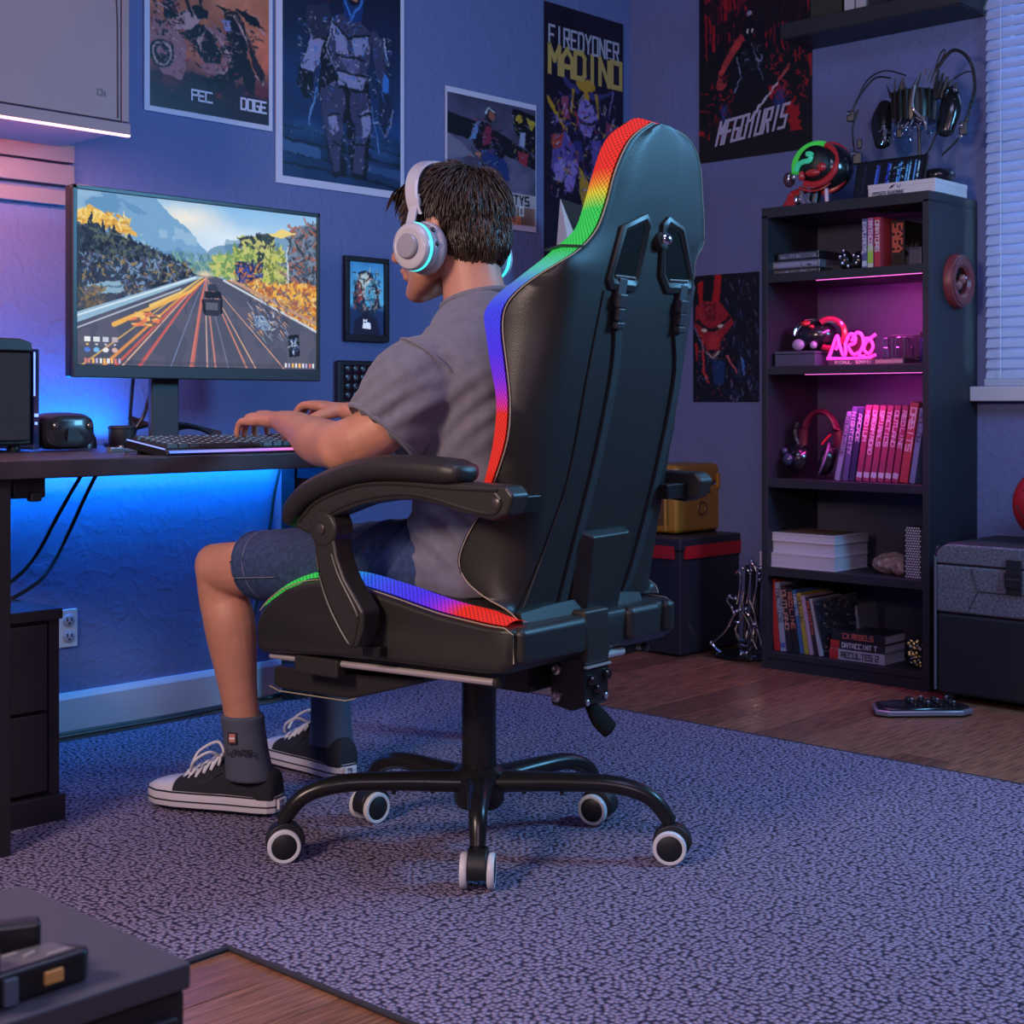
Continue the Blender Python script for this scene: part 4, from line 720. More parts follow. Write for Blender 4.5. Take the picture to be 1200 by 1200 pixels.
B().span((0, 0, 0), (.20, -.215, .037)).build('tray', WBX, wb, bev=.0015); B().span((-.001, .001, .026), (.201, -.216, .039)).build('lid', WBX, wb, bev=.0015)
q = B(); q.text('YPOGER RUADMNE', (-.0022, -.014, .0045), (0, -1, 0), (0, 0, 1), .0105, .52, .15, .22); q.add([(-.0016, -.062, .020), (-.0016, -.080, .024), (-.0016, -.090, .034), (-.0016, -.076, .030), (-.0016, -.070, .022)], [(0, 1, 2, 3, 4)]); q.build('logo', mat('logo_dark', (.03, .03, .07), .5), wb, smooth=0)
q = B(); q.text('V', (-.0016, -.094, .022), (0, -1, 0), (0, 0, 1), .010, 1.4, .2); q.build('logo_accent', mat('logo_blue', (.10, .12, .45), .5), wb, smooth=0)

# cable and headset sculpture on a pole
rs = thing('headset_sculpture', (-.16, -1.235, T+.039), 'sculpture of black headsets and dangling cables on a thin pole', 'sculpture')
q = B(); q.ell((0, -.05, .022), (.045, .055, .024), 20, 10); q.build('base', BLK, rs)
B().span((-.045, .035, .0), (.02, .005, .075)).build('dock', BLK, rs, bev=.004)
B().tube([(-.01, .0, .0), (-.01, .002, .17)], .0055, 8).build('pole', BM, rs)
BRN = mat('dark_ribs', (.010, .007, .006), .35, var=.5, vscale=30, stretch=(1, 20, 1))
q = B(); q.lathe([(.030, -.05), (.062, -.045), (.068, 0), (.060, .045), (.035, .052)], (0, .02, .235), (0, 0, 1), 20); q.build('drum', BRN, rs)
for k in range(7):
    a = 2.3+.32*k; q = B(); q.tube([(.067*math.cos(a), .02+.067*math.sin(a), .19), (.069*math.cos(a), .02+.069*math.sin(a), .28)], .005, 6); q.build('rib', BM if k % 2 else BRN, rs)
for s, y, zt in ((1, .115, .205), (-1, -.085, .215)):
    q = B(); q.limb([(-.02, y, zt-.065), (-.01, y+.012*s, zt), (0, y+.005*s, zt+.05)], [(.028, .020), (.034, .024), (.022, .016)], 14); q.build('ear_pad', BLK, rs)
for pts, r in (([(-.02, .09, .33), (-.01, .15, .34), (-.02, .20, .285), (-.02, .222, .245)], .003), ([(0, .05, .335), (0, .12, .36), (0, .18, .34), (-.01, .215, .27)], .0025), ([(0, -.03, .30), (0, -.06, .38), (0, -.075, .385), (0, -.045, .33)], .0025), ([(0, -.05, .34), (0, -.10, .385), (0, -.15, .35), (0, -.168, .27), (-.01, -.155, .20), (-.01, -.145, .165)], .0055), ([(-.01, -.07, .08), (-.01, -.115, .115), (-.01, -.135, .145)], .003), ([(-.01, .0, .072), (-.01, -.03, .10), (-.01, -.055, .15)], .0028), ([(0, -.10, .30), (0, -.14, .315), (0, -.165, .31)], .0022), ([(-.02, .20, .25), (-.02, .218, .20), (-.02, .215, .14), (-.02, .20, .105)], .0035)):
    B().tube(curve_pts(pts), r, 6).build('loose_cable', BM, rs)
for p, r in (((-.025, .222, .232), (.012, .016, .022)), ((-.025, .20, .10), (.014, .018, .024)), ((-.02, .195, .145), (.008, .010, .020)), ((-.02, -.142, .148), (.012, .016, .026)), ((-.02, -.12, .26), (.012, .012, .010)), ((-.04, .05, .155), (.010, .012, .018))):
    q = B(); q.box(p, tuple(1.5*v for v in r), .4); o = q.build('plug', BM, rs, bev=.004, seg=3)
q = B(); r_ = random.Random(8)
for _ in range(46):
    x, y, z = -.05-r_.random()*.025, r_.uniform(-.06, .10), r_.uniform(.135, .19); a = r_.uniform(0, 6); l = r_.uniform(.008, .022); q.tube([(x, y, z), (x-.004, y+l*math.cos(a), z+l*math.sin(a))], .0022, 5)
for y, z in ((-.05, .29), (-.02, .31), (0, .30), (-.035, .305)): q.tube([(-.04, y, z-.01), (-.045, y-.02, z+.025)], .003, 5)
for p in ((-.04, .222, .240), (-.04, .205, .115), (-.038, -.142, .155), (-.036, -.14, .125), (-.036, -.125, .262)): q.ell(p, (.005, .008, .008), 8, 6)
tag(q.build('metal_fittings', CHR, rs), kind='stuff')
q = B(); 
for k in range(9): a = r_.uniform(.6, 2.4); q.tube([(0, .10-.01*k, .275), (.0, .10-.012*k+.02*math.cos(a), .275+.06*math.sin(a))], [.005, .001], 5)
for k in range(5): q.tube([(0, -.04-.012*k, .25), (.0, -.055-.014*k, .335-.012*k)], [.012, .004], 6)
q.build('spikes', BM, rs)
q = B(); q.tube([(-.03, .06, .17), (-.032, .058, .27)], .0022, 6); q.tube(curve_pts([(-.07, -.015, .285), (-.072, -.01, .22), (-.06, -.04, .18), (-.06, -.045, .15)]), .004, 6); q.build('bright_rods', mat('rod_pale', (.5, .44, .5), .25, metal=.7), rs)

# top shelf (a)
z = SH['a']
GRY = mat('disc_grey', (.16, .15, .19), .3, metal=.4); SILP = mat('disc_pale', (.42, .41, .50), .25, metal=.5)
def case_box(label, loc, size, m, face):
    t = thing('media_player', loc, label, 'player'); w, d, h = size
    B().span((0, 0, 0), (d, -w, h)).build('case', m, t, bev=.0015)
    q = B(); q.span((-.0008, -.008, h*.22), (.001, -w+.006, h*.80)); o = q.build('front', face, t)
    q = B(); rr = random.Random(int(w*1e4)+int(h*1e4)); 
    for k in range(9): y = -.014-(w-.03)*rr.random(); q.span((-.0016, y, h*.3), (.0, y-.012*rr.random()-.003, h*(.4+.3*rr.random())))
    tag(q.build('buttons', SILP, t, smooth=0), kind='stuff'); return t
case_box('lowest flat media player on the bookcase top shelf, dull brown front', (-.275, -.785, z), (.172, .16, .016), BLK, mat('player_brown', (.10, .075, .07), .4))
case_box('pale fronted media player in the middle of the three on the top shelf', (-.275, -.785, z+.0165), (.172, .16, .024), GRY, SILP)
case_box('topmost media player on the top shelf with a slash mark', (-.268, -.80, z+.041), (.150, .16, .028), BLK, GRY)
t = thing('disc_drive', (-.20, -.95, z), 'dull black drive lying flat behind the chrome skull ornament', 'drive'); B().span((0, 0, 0), (.13, -.11, .028)).build('case', BLK, t, bev=.003); B().span((-.001, -.01, .010), (.0, -.10, .016)).build('slot', mat('slot_dark', (.05, .05, .06), .4), t); B().lathe([(.045, 0), (.045, .010), (0, .010)], (.06, -.055, .028)).build('dome', BLK, t)
sk = thing('skull_ornament', (-.235, -1.045, z), 'little black and chrome two-headed ornament on the top shelf', 'ornament')
q = B(); q.ell((0, .02, .032), (.022, .020, .030)); q.ell((0, -.025, .030), (.022, .022, .028)); q.ell((.01, 0, .018), (.028, .04, .018)); q.build('body', BLK, sk)
q = B()
for p in ((-.018, .030, .042), (-.02, .012, .045), (-.02, .02, .022), (-.019, -.018, .043), (-.02, -.034, .038), (-.018, -.026, .02), (-.02, .0, .012), (-.012, -.044, .05), (-.012, .02, .06)): q.ell(p, (.005, .0045, .008), 8, 6)
q.build('chrome_bits', CHR, sk)
book('slim blue book upright on the top shelf beside the black ornament', (-.27, -1.1005, z), .016, .149, .15, (.10, .10, .24), 0, LET, 'EXPLORERS', (.5, .5, .6))
book('pink and lime green book between a blue and a red one', (-.27, -1.119, z), .018, .150, .15, (.46, .10, .24), 0, LET, 'MYTHCORE', None); q = B(); q.span((-.0013, -.1192+.1192, .016), (-.0009, -.018, .068)); q.build('lime_half', mat('lime', (.35, .55, .06), .4), bpy.data.objects['book.001'], smooth=0); B().span((-.0013, 0, .002), (-.0009, -.018, .015)).build('cream_foot', mat('cream', (.6, .55, .5), .4), bpy.data.objects['book.001'], smooth=0)
book('crimson book at the right end of three upright on the top shelf', (-.27, -1.141, z), .019, .150, .16, (.46, .03, .05), 0, LET, 'ORATORS', None)
book('thick near-black book with faint brown cover art on the top shelf', (-.21, -1.162, z), .045, .142, .12, (.022, .014, .014), 0, LETR, 'SAGA', None)
t = thing('plant_figure', (-.20, -1.226, z), 'small dark spiky figure beside the thick dark book', 'ornament'); q = B(); q.lathe([(.018, 0), (.020, .03), (.012, .04)])
for k in range(14): a = k*2.4; q.tube([(0, 0, .035), (.022*math.cos(a), .022*math.sin(a), .05+.03*((k*7) % 5)/5)], [.006, .001], 5)
q.build('body', mat('dark_grey', (.05, .05, .065), .5), t)  # even dark grey body colour
t = thing('small_tin', (-.235, -1.262, z), 'small grey tin at the right end of the top shelf', 'tin'); B().span((-.02, .018, 0), (.02, -.022, .052)).build('tin', mat('tin_grey', (.11, .10, .13), .35, metal=.3), t, bev=.003); B().span((-.021, .019, .046), (.021, -.023, .055)).build('lid', mat('tin_lid', (.08, .075, .10), .3, metal=.3), t, bev=.003)

# shelf b (second)
z = SH['b']
t = thing('blue_grey_box', (-.282, -.802, z), 'small slate box under the crimson helmet on the second shelf', 'box'); BX = mat('slate_box', (.06, .065, .10), .5); B().span((0, 0, 0), (.11, -.145, .036)).build('box', BX, t, bev=.002); B().span((-.001, .001, .037), (.111, -.146, .046)).build('lid', BX, t, bev=.002)
h2 = thing('racing_helmet', (-.20, -.915, z+.0465), 'glossy black helmet with crimson highlights on the slate box', 'helmet')
B().ell((.0, .015, .048), (.060, .075, .050), 24, 14).build('shell', BLK, h2); DRD = mat('gloss_crimson', (.30, .02, .05), .15, coat=.6)
q = B(); q.torus((-.030, -.050, .052), .045, .010, (-.85, -.4, .1), 36, 8, .9, 5.2); q.build('open_rim', DRD, h2); B().torus((-.02, .02, .05), .052, .004, (-.8, -.5, .2), 30, 8, 0, 3.2).build('visor_edge', CHR, h2)
q = B(); q.ell((-.035, .03, .085), (.016, .018, .010)); q.ell((-.052, .0, .075), (.010, .008, .006)); q.build('vent', RED, h2); q = B(); q.ell((-.055, .045, .02), (.012, .022, .018)); q.ell((-.056, -.01, .018), (.010, .012, .012)); q.build('lens', mat('lilac_gloss', (.35, .28, .42), .12, coat=.6), h2)
nb = thing('neon_sign', (-.262, -1.010, z+.0175), 'curly hot pink neon lettering standing on a flat book', 'sign')
NP = mat('neon_pink', (1, .1, .6), .35, emit=(1, .04, .42), es=1.1)
for pts in ([(.0, .030, .002), (0, .018, .03), (0, .0, .072), (0, -.006, .05), (0, .004, .03)], [(0, .0, .074), (0, -.012, .035), (0, -.022, .012), (0, -.030, .02), (0, -.028, .05)], [(0, -.030, .05), (0, -.044, .075), (0, -.062, .068), (0, -.060, .048), (0, -.040, .040), (0, -.055, .015), (0, -.075, .02)], [(0, -.050, .055), (0, -.066, .078), (0, -.084, .072), (0, -.090, .045), (0, -.075, .012), (0, -.096, .008)], [(0, -.095, .06), (0, -.112, .058), (0, -.122, .036), (0, -.108, .016), (0, -.092, .028), (0, -.1, .05), (0, -.130, .072)], [(0, .034, .004), (0, -.02, .002), (0, -.1, .003), (0, -.13, .012)]):
    B().tube(curve_pts(pts), .0052, 8).build('stroke', NP, nb)
q = B(); q.span((.008, -.03, 0), (.014, -.12, .066)); q.build('back_plate', mat('sign_back', (.10, .01, .04), .3), nb)
t = thing('art_book', (-.285, -.993, z), 'wide flat art book lying under the neon sign, pale spine print', 'book'); B().span((0, 0, 0), (.14, -.25, .016)).build('cover', bmat((.12, .05, .09)), t, bev=.001)
q = B(); q.text('RIDAUL', (-.0008, -.025, .004), (0, -1, 0), (0, 0, 1), .008, .9, .24); q.text('BOMAFEI', (-.0008, -.095, .004), (0, -1, 0), (0, 0, 1), .008, .7, .2); q.build('lettering', mat('print_pink', (.85, .55, .65), .5), t, smooth=0); B().span((-.0006, -.16, .003), (.0, -.248, .013)).build('page_edge', mat('edge_buff', (.42, .28, .26), .6), t, smooth=0)
t = thing('block_letters', (-.262, -1.166, z+.0165), 'row of standing dark chrome letters right of the neon sign', 'letters'); LSM = mat('letter_steel', (.17, .165, .24), .22, metal=.7)
for k, ch in enumerate('RIFTS'):
    q = B(); 
    for pl in GLYPH[ch].split():
        pp = [(0, -.002-.020*k-int(pl[i])/4*.014, (6-int(pl[i+1]))/6*.058+.003) for i in range(0, len(pl), 2)]; q.tube(pp, .0032, 6)
    q.build('letter', LSM, t)
B().span((-.004, .004, -.0005), (.012, -.112, .004)).build('letter_base', BLK, t)
t = thing('dark_album', (-.20, -1.15, z), 'black album standing behind the chrome letters', 'book'); B().span((0, 0, 0), (.018, -.11, .088)).build('cover', bmat((.02, .015, .03)), t, bev=.001); B().span((.003, -.003, .0885), (.015, -.108, .0888)).build('pages', PAGE, t)
t = thing('navy_jar', (-.225, -1.287, z), 'dark navy jar against the right side of the second shelf', 'jar'); B().lathe([(.020, 0), (.022, .01), (.022, .070), (.018, .078), (.018, .086), (0, .086)]).build('jar', mat('navy_gloss', (.018, .02, .10), .2, coat=.4), t); B().lathe([(.020, .080), (.020, .092), (0, .093)]).build('lid', BLK, t)

# shelf c (third): headphones and eleven leaning volumes
z = SH['c']
hd = thing('headphones', (-.20, -.905, z), 'large black over-ear headphones leaning at the left of the third shelf', 'headphones')
q = B(); arc = [(0, .055*math.cos(a)*1.15-.01, .115+.095*math.sin(a)) for a in np.linspace(-.1, PI+.15, 22)]; q.tube(arc, .016, 10, flat=.6); q.build('headband', mat('band_crimson', (.10, .01, .025), .3, coat=.3), hd)
q = B(); q.lathe([(.0, -.022), (.034, -.020), (.045, -.008), (.046, .008), (.040, .02), (.0, .022)], (-.03, .052, .062), (-.75, .6, .15), 26); q.build('ear_cup', BLK, hd)
q = B(); q.lathe([(.0, -.022), (.034, -.02), (.048, -.008), (.050, .008), (.042, .022), (.0, .024)], (-.015, -.045, .060), (-.5, .75, .3), 26); q.build('ear_cup', BLK, hd)
B().torus((-.020, -.034, .064), .049, .004, (-.5, .75, .3), 32, 8).build('lilac_ring', mat('ring_lilac', (.30, .14, .32), .25), hd); B().tube(curve_pts([(-.012, -.055, .14), (-.02, -.042, .125), (-.025, -.030, .108)]), .0035, 6).build('red_arm', RED, hd)
q = B(); q.ell((-.056, .070, .060), (.016, .02, .02)); q.ell((-.035, .098, .085), (.01, .012, .012)); q.build('knob', mat('knob_navy', (.03, .04, .09), .2, coat=.5), hd)
B().tube(curve_pts([(-.01, .060, .10), (-.015, .072, .14), (-.01, .064, .175)]), .007, 8).build('yoke', BM, hd)
y = -1.0; ln = math.radians(9.0)
MAG = (.30, .045, .11)
vols = [(.0155, .212, (.26, .27, .44), LETD, 'leftmost pale blue volume of the leaning row'), (.017, .225, (.10, .085, .22), LET, 'violet volume second in the leaning row'), (.017, .218, (.035, .03, .09), LET, 'dark navy volume third in the leaning row')]+[(.0185, .229, MAG, LET, None)]*6+[(.026, .238, (.40, .06, .08), LET, 'tall brick red volume near the right end of the row'), (.017, .222, (.16, .24, .42), LETD, 'steel blue volume at the right end of the leaning row')]
for k, (th, h, cv, lt, lab) in enumerate(vols):
    t = book((lab or 'maroon volume, %s of six alike from the left in the leaning row' % ('','','','first','second','third','fourth','fifth','sixth')[k])+('' if not lab else ' on the third shelf'), (-.26, y, z), th, h, .17, cv, ln, lt, WORDS[k], (.5, .35, .45) if 2 < k < 9 else None, 'maroon volumes of the leaning row' if not lab else None)
    # leaning: rotate about the foot of the spine
    a_ = ln*(1.35 if k == 0 else 1); t.rotation_euler = (a_, 0, 0); t.location.z = z+math.sin(a_)*th+.0005; y -= (th+.0052 if k != 0 else th+.012)/math.cos(ln)

# shelf d: three white volumes, mineral, patterned box
z = SH['d']
WH = mat('white_block', (.52, .46, .55), .65, bump=.15, bscale=80, stretch=(1, 1, 30)); WHC = mat('white_cover', (.58, .52, .60), .5)
def slab(label, loc, w, d, h, rz=0, top=None):
    t = thing('white_book', loc, label, 'book', rz=rz); B().span((.002, -.002, .003), (d-.002, -w+.002, h-.003)).build('pages', WH, t, smooth=0)
    B().span((0, 0, 0), (d, -w, .003)).build('back_cover', WHC, t, bev=.0006); B().span((0, 0, h-.003), (d, -w, h)).build('front_cover', top or WHC, t, bev=.0006); return t
slab('bottom and widest of three white books stacked on the fourth shelf', (-.285, -.745, z+.0005), .27, .20, .044, .0)
slab('middle one of three white books stacked on the fourth shelf', (-.275, -.765, z+.045), .245, .20, .036)
t = slab('top white book of the stack with a dark printed cover', (-.279, -.763, z+.0815), .25, .205, .026, 0)
B().span((.015, -.02, .0262), (.19, -.235, .0266)).build('cover_print', mat('cover_dark', (.06, .035, .035), .4, var=.6, vscale=20, col2=(.28, .16, .10)), t, smooth=0)
mn = thing('mineral', (-.19, -1.158, z), 'rough pink and gold crystal lump beside the white books', 'mineral')
q = B(); q.ell((0, .0, .028), (.05, .062, .034), 30, 18); q.ell((-.035, -.045, .022), (.03, .03, .026), 20, 14); o = q.build('lump', mat('crystal', (.34, .17, .15), .3, var=.6, vscale=40, bump=1, bscale=45, col2=(.62, .42, .36), kind='voronoi'), mn, smooth=0)
for v in o.data.vertices:
    p = v.co; n_ = math.sin(p.x*160+p.y*90)*math.sin(p.z*190+p.y*70)*.004; v.co += p.normalized()*n_; v.co.z = max(v.co.z, 0)
pb = thing('patterned_box', (-.262, -1.232, z), 'upright narrow box with a black and white woven dot pattern', 'box')
B().span((0, 0, 0), (.06, -.052, .15)).build('box', mat('pattern_black', (.012, .012, .016), .5), pb, bev=.001)
q = B()
for i in range(9):
    for j in range(20):
        for (o_, ux, uy) in (((-.0006, -.003, 0), (0, -1, 0), (0, 0, 1)), ((.0, -.0526, 0), (1, 0, 0), (0, 0, 1))):
            a, b_ = .004+.0074*i+(.0037 if j % 2 else 0), .004+.0075*j
            if a > .049: continue
            q.add([Vector(o_)+Vector(ux)*x+Vector(uy)*y for x, y in ((a-.0030, b_-.001), (a-.0005, b_+.0034), (a+.0030, b_+.001), (a+.0005, b_-.0034))], [(0, 1, 2, 3)])
tag(q.build('dot_print', mat('print_white', (.75, .73, .80), .5), pb, smooth=0), kind='stuff')

# shelf e (lowest)
z = SH['e']
lows = [(.020, .222, (.52, .03, .03), None, 'scarlet book at the left end of the lowest shelf'), (.019, .214, (.32, .33, .46), LETD, 'pale blue book leaning right of the scarlet one'), (.021, .205, (.03, .02, .03), mat('let_orange', (.6, .3, .22), .5), 'black book with orange lettering on the lowest shelf'), (.020, .200, (.018, .014, .02), mat('let_red', (.6, .16, .12), .5), 'black book with red lettering on the lowest shelf'), (.013, .196, (.05, .13, .30), LET, 'slim blue book in the middle of the lowest row'), (.015, .188, (.42, .30, .05), LETD, 'mustard yellow book with dark lettering on the lowest shelf'), (.013, .182, (.44, .28, .42), None, 'slim lilac book near the right of the lowest row'), (.013, .178, (.035, .02, .03), LETR, 'slim dark brown book near the right of the lowest row'), (.011, .176, (.42, .38, .46), None, 'thin cream book at the right end of the leaning lowest row')]
y = -.795
for k, (th, h, cv, lt, lab) in enumerate(lows):
    ln = math.radians(5.5+.75*k); t = book(lab, (-.272, y, z), th, h, .17, cv, 0, lt, WORDS[(k+5) % 12], (.1, .12, .4) if k == 1 else None)
    t.rotation_euler = (-ln, 0, 0); t.location.z = z+.0005; y -= (th+.003)/math.cos(ln)
t = thing('art_annual', (-.262, -.965, z), 'wide book leaning at the end of the lowest row, dark busy cover facing out', 'book', rot=(math.radians(-11), 0, math.radians(48)))
B().span((0, 0, .0), (.012, -.135, .172)).build('cover', bmat((.05, .05, .07)), t, bev=.0006)
c = Canvas(60, 80, c8(16, 16, 26)); c.dabs(150, (0, 0, .96, .98), .03, .1, [c8(60, 66, 96), c8(16, 16, 24), c8(120, 100, 90), c8(40, 50, 90), c8(150, 130, 130)], 70)
c.build('cover_print', (-.0006, -.002, .170), (0, -.131, 0), (0, 0, -.168), PRINT, t)
t = thing('grey_folder', (-.19, -1.045, z), 'narrow grey folder edge standing behind the busy cover', 'folder', rot=(math.radians(-6), 0, 0)); B().span((0, 0, 0), (.12, -.008, .155)).build('folder', mat('folder_grey', (.20, .2, .24), .5), t, bev=.001); B().span((-.001, -.001, .12), (.004, -.007, .145)).build('tab', mat('folder_tab', (.3, .3, .34), .5), t)
def flat_book(label, loc, w, d, h, cov, let, word, patch, rz=0):
    t = thing('paperback', loc, label, 'book', rz=rz); m = bmat(cov)
    B().span((0, 0, 0), (d, -w, .0018)).build('cover', m, t, smooth=0); B().span((0, 0, h-.0018), (d, -w, h)).build('cover', m, t, smooth=0); B().span((-.0008, 0, 0), (.002, -w, h)).build('spine', m, t, bev=.0005)
    B().span((.002, -.002, .0018), (d-.003, -w+.002, h-.0018)).build('pages', PAGE, t, smooth=0)
    if patch: B().span((-.0013, 0, .0005), (-.0009, -.030, h-.0005)).build('spine_patch', mat('patch_red', (.5, .03, .03), .4), t, smooth=0)
    B().text(word, (-.0014, -.040, h*.25), (0, -1, 0), (0, 0, 1), h*.5, .62, .22).build('lettering', let, t, smooth=0); return t
flat_book('bottom paperback of the stack of three, white spine with a red patch', (-.27, -.990, z), .185, .125, .031, (.42, .40, .48), LETD, 'RECULTES 2', True)
flat_book('middle paperback of the stack of three, black spine with a red patch', (-.268, -.992, z+.0315), .182, .125, .026, (.02, .02, .026), LET, 'DATACCINT T', True)
flat_book('top paperback of the stack of three, black spine with coloured words', (-.266, -.994, z+.058), .180, .125, .028, (.016, .014, .02), LETR, 'CX REBELS', False)
bd = thing('bead_cluster', (-.225, -1.258, z), 'little cluster of gold and black beads at the right of the lowest shelf', 'ornament')
for nm, m_, sd in (('gold_beads', mat('bead_gold', (.45, .30, .10), .25, metal=.7), 1), ('black_beads', BLK, 2)):
    q = B(); r_ = random.Random(sd)
    for _ in range(70): q.ell((r_.uniform(-.025, .025), r_.uniform(-.02, .022), r_.uniform(.006, .078)), (.0055,)*3, 6, 5)
    tag(q.build(nm, m_, bd), kind='stuff')

# round red plaque on the bookcase side
pq = thing('round_plaque', (-.142, -1.3352, 1.184), 'round dark red plaque with a hollow centre on the bookcase side', 'plaque')
MR = mat('plaque_red', (.20, .028, .035), .4)
B().lathe([(.040, .002), (.040, .016), (.048, .024), (.066, .026), (.076, .022), (.081, .010), (.081, 0), (.040, 0)], (0, 0, 0), (0, -1, 0), 48).build('ring', MR, pq)
B().torus((0, -.024, 0), .068, .003, (0, 1, 0), 40, 8).build('ring_groove', mat('plaque_dark', (.12, .015, .02), .4), pq)
B().lathe([(.042, 0), (.042, .004), (0, .004)], (0, 0, 0), (0, -1, 0), 32).build('well', mat('deep_black', (.004, .004, .005), .5), pq)
q = B(); q.ell((.010, -.014, .006), (.016, .012, .015), 16, 10); q.ell((-.008, -.012, -.012), (.018, .010, .014), 14, 8); q.build('figure', mat('figure_red', (.30, .07, .07), .25, coat=.4), pq); q = B(); q.ell((.014, -.025, .010), (.004, .003, .004), 8, 6); q.build('glint_stud', CHR, pq)

# floating shelf with books
fs = thing('floating_shelf', (0, -1.06, 2.0), 'thick black floating shelf high on the right wall', 'shelf')
B().span((-.185, .30, -.012), (-.002, -.31, .036)).build('board', SB, fs, bev=.002); B().span((-.181, .296, -.0145), (-.006, -.306, -.0118)).build('under_panel', mat('shelf_under', (.015, .015, .022), .5), fs)
book('dark book with faint olive art on the floating shelf', (-.175, -.865, 2.036), .11, .19, .14, (.035, .033, .022), 0, None, '')
book('first cream book on the floating shelf', (-.175, -.985, 2.036), .034, .2, .14, (.46, .42, .44), 0, None, ''); book('second cream book on the floating shelf, slightly shorter', (-.175, -1.025, 2.036), .034, .18, .14, (.42, .38, .42), 0, None, ''); book('black book at the right end of the floating shelf', (-.175, -1.07, 2.036), .05, .2, .14, (.02, .02, .028), 0, None, '')
# ---------------------------------------------------------------- right-hand floor: storage box, ball, pad, crate, case, wire rack, lamp; foreground cabinet
FELT = mat('grey_felt', (.16, .15, .185), .9, var=.55, vscale=160, bump=.5, bscale=300)
st = thing('storage_trunk', (-.385, -1.395, 0), 'grey felt and black storage trunk with a buckle beside the bookcase', 'trunk')
BKF = mat('trunk_black', (.016, .016, .022), .5); tw = .62
def trunk(z0, z1, r, ins=0, top=False):
    q = B(); n = 8; pr = []
    for cx, sx in ((-ins, 1),): pass
    y0, y1 = 0+ins, -tw-ins
    pts = []
    if top: pts = [(y0, z0)]+[(y0-r+r*math.cos(a), z1-r+r*math.sin(a)) for a in np.linspace(0, PI/2, n)]+[(y1+r-r*math.sin(a)*1.0, z1-r+r*math.cos(a)) for a in np.linspace(0, PI/2, n)]+[(y1, z0)]
    else: pts = [(y0, z0), (y0, z1), (y1, z1), (y1, z0)]
    return q.prism(pts, (ins, 0, 0), (0, 1, 0), (0, 0, 1), (.36-2*ins, 0, 0))
trunk(.02, .245, 0).build('base', BKF, st, bev=.012, seg=3)
trunk(.246, .378, 0).build('felt_body', FELT, st, bev=.008)
trunk(.381, .435, .04, 0, True).build('lid', FELT, st, bev=.005)
B().span((.02, -.025, .434), (.34, -tw+.025, .4375)).build('lid_top', mat('trunk_top', (.028, .027, .034), .6), st, bev=.0015)
q = B(); q.span((-.006, -.205, .312), (.004, -.248, .405)); q.build('strap', BKF, st, bev=.002); q = B(); q.span((-.011, -.203, .33), (-.005, -.250, .372)); q.build('buckle', BM, st, bev=.002); q = B(); q.span((-.0125, -.208, .352), (-.0105, -.245, .356)); q.build('buckle_bar', mat('buckle_grey', (.12, .12, .15), .3, metal=.6), st)
SEAM = mat('felt_seam', (.05, .046, .06), .9)
q = B(); q.tube([(-.0008, -.105, .374), (-.0008, -.125, .312), (-.0008, -.35, .312)], .0016, 5); q.tube([(-.0008, -.125, .312), (-.0008, -.10, .262)], .0016, 5); q.build('felt_seam', SEAM, st)
B().tube([(.0, .001, .03), (.0, .001, .40), (.012, .0, .428)], .004, 8).build('edge_piping', mat('piping_grey', (.13, .12, .15), .5), st)
for y in (-.03, -tw+.03):
    for x in (.03, .33): B().lathe([(.018, 0), (.02, .02)], (x, y, 0)).build('foot', BKF, st)
bl_ = thing('ball', (-.18, -1.642, .4378), 'red ball with black star markings on the storage trunk', 'ball')
B().ell((0, 0, .108), (.108,)*3, 40, 28).build('skin', mat('ball_red', (.46, .02, .025), .45, bump=.15, bscale=220), bl_)
q = B(); cc = Vector((0, 0, .108))
def onball(dirs, w_):
    pts = [cc+Vector(d).normalized()*.1083 for d in dirs]; q.tube(curve_pts(pts), w_, 6, flat=.4)
onball([(-.9, .05, .75), (-1, .28, .50), (-.95, .50, .42)], .0035); onball([(-1, -.1, .42), (-1, .03, .10), (-1, -.05, -.2)], .006); onball([(-1, .03, .10), (-1, -.25, .05)], .005); onball([(-.8, .62, -.02), (-.9, .45, -.30), (-.9, .2, -.62)], .0035); onball([(-1, -.05, -.2), (-1, .10, -.12), (-1, .1, .25)], .004); onball([(-.7, -.3, .9), (-1, -.1, .62), (-1, .1, .55)], .003)
q.build('markings', mat('ball_black', (.012, .01, .012), .5), bl_)
gp = thing('game_controller', (-.575, -1.445, 0), 'flat black and silver control pad lying on the wood floor', 'controller', rz=math.radians(-47))
q = B(); pr = [(-.13, -.05), (-.12, .03), (-.06, .06), (.06, .065), (.125, .03), (.135, -.03), (.10, -.062), (-.10, -.07)]; q.prism(pr, (0, 0, .004), (1, 0, 0), (0, 1, 0), (0, 0, .014)); q.build('tray', mat('pad_silver', (.34, .33, .40), .3, metal=.5), gp, bev=.004, seg=3)
q = B(); q.prism([(x*.93, y*.90) for x, y in pr], (0, 0, .0185), (1, 0, 0), (0, 1, 0), (0, 0, .006)); q.build('deck', BLK, gp, bev=.003)
for i in range(4):
    for j in range(3):
        o = B().lathe([(.010, 0), (.010, .006), (.007, .012), (0, .013)], (-.02+.034*i, -.034+.034*j, .024)).build('button', BLK, gp)
        if (i+j) % 2: B().ell((-.02+.034*i, -.034+.034*j, .0375), (.004, .004, .0015), 8, 5).build('cap_light', mat('cap_pale', (.45, .46, .60), .3), o)
B().span((-.105, -.03, .0245), (-.045, .02, .0265)).build('touch_plate', mat('plate_dark', (.03, .03, .04), .2), gp, bev=.001)
# crate, yellow case, wire rack
cr = thing('crate', (-.335, -.385, 0), 'black crate with bright red bands under the yellow case', 'crate')
CK = mat('crate_black', (.022, .018, .028), .45); CRD = mat('crate_red', (.46, .01, .015), .4)
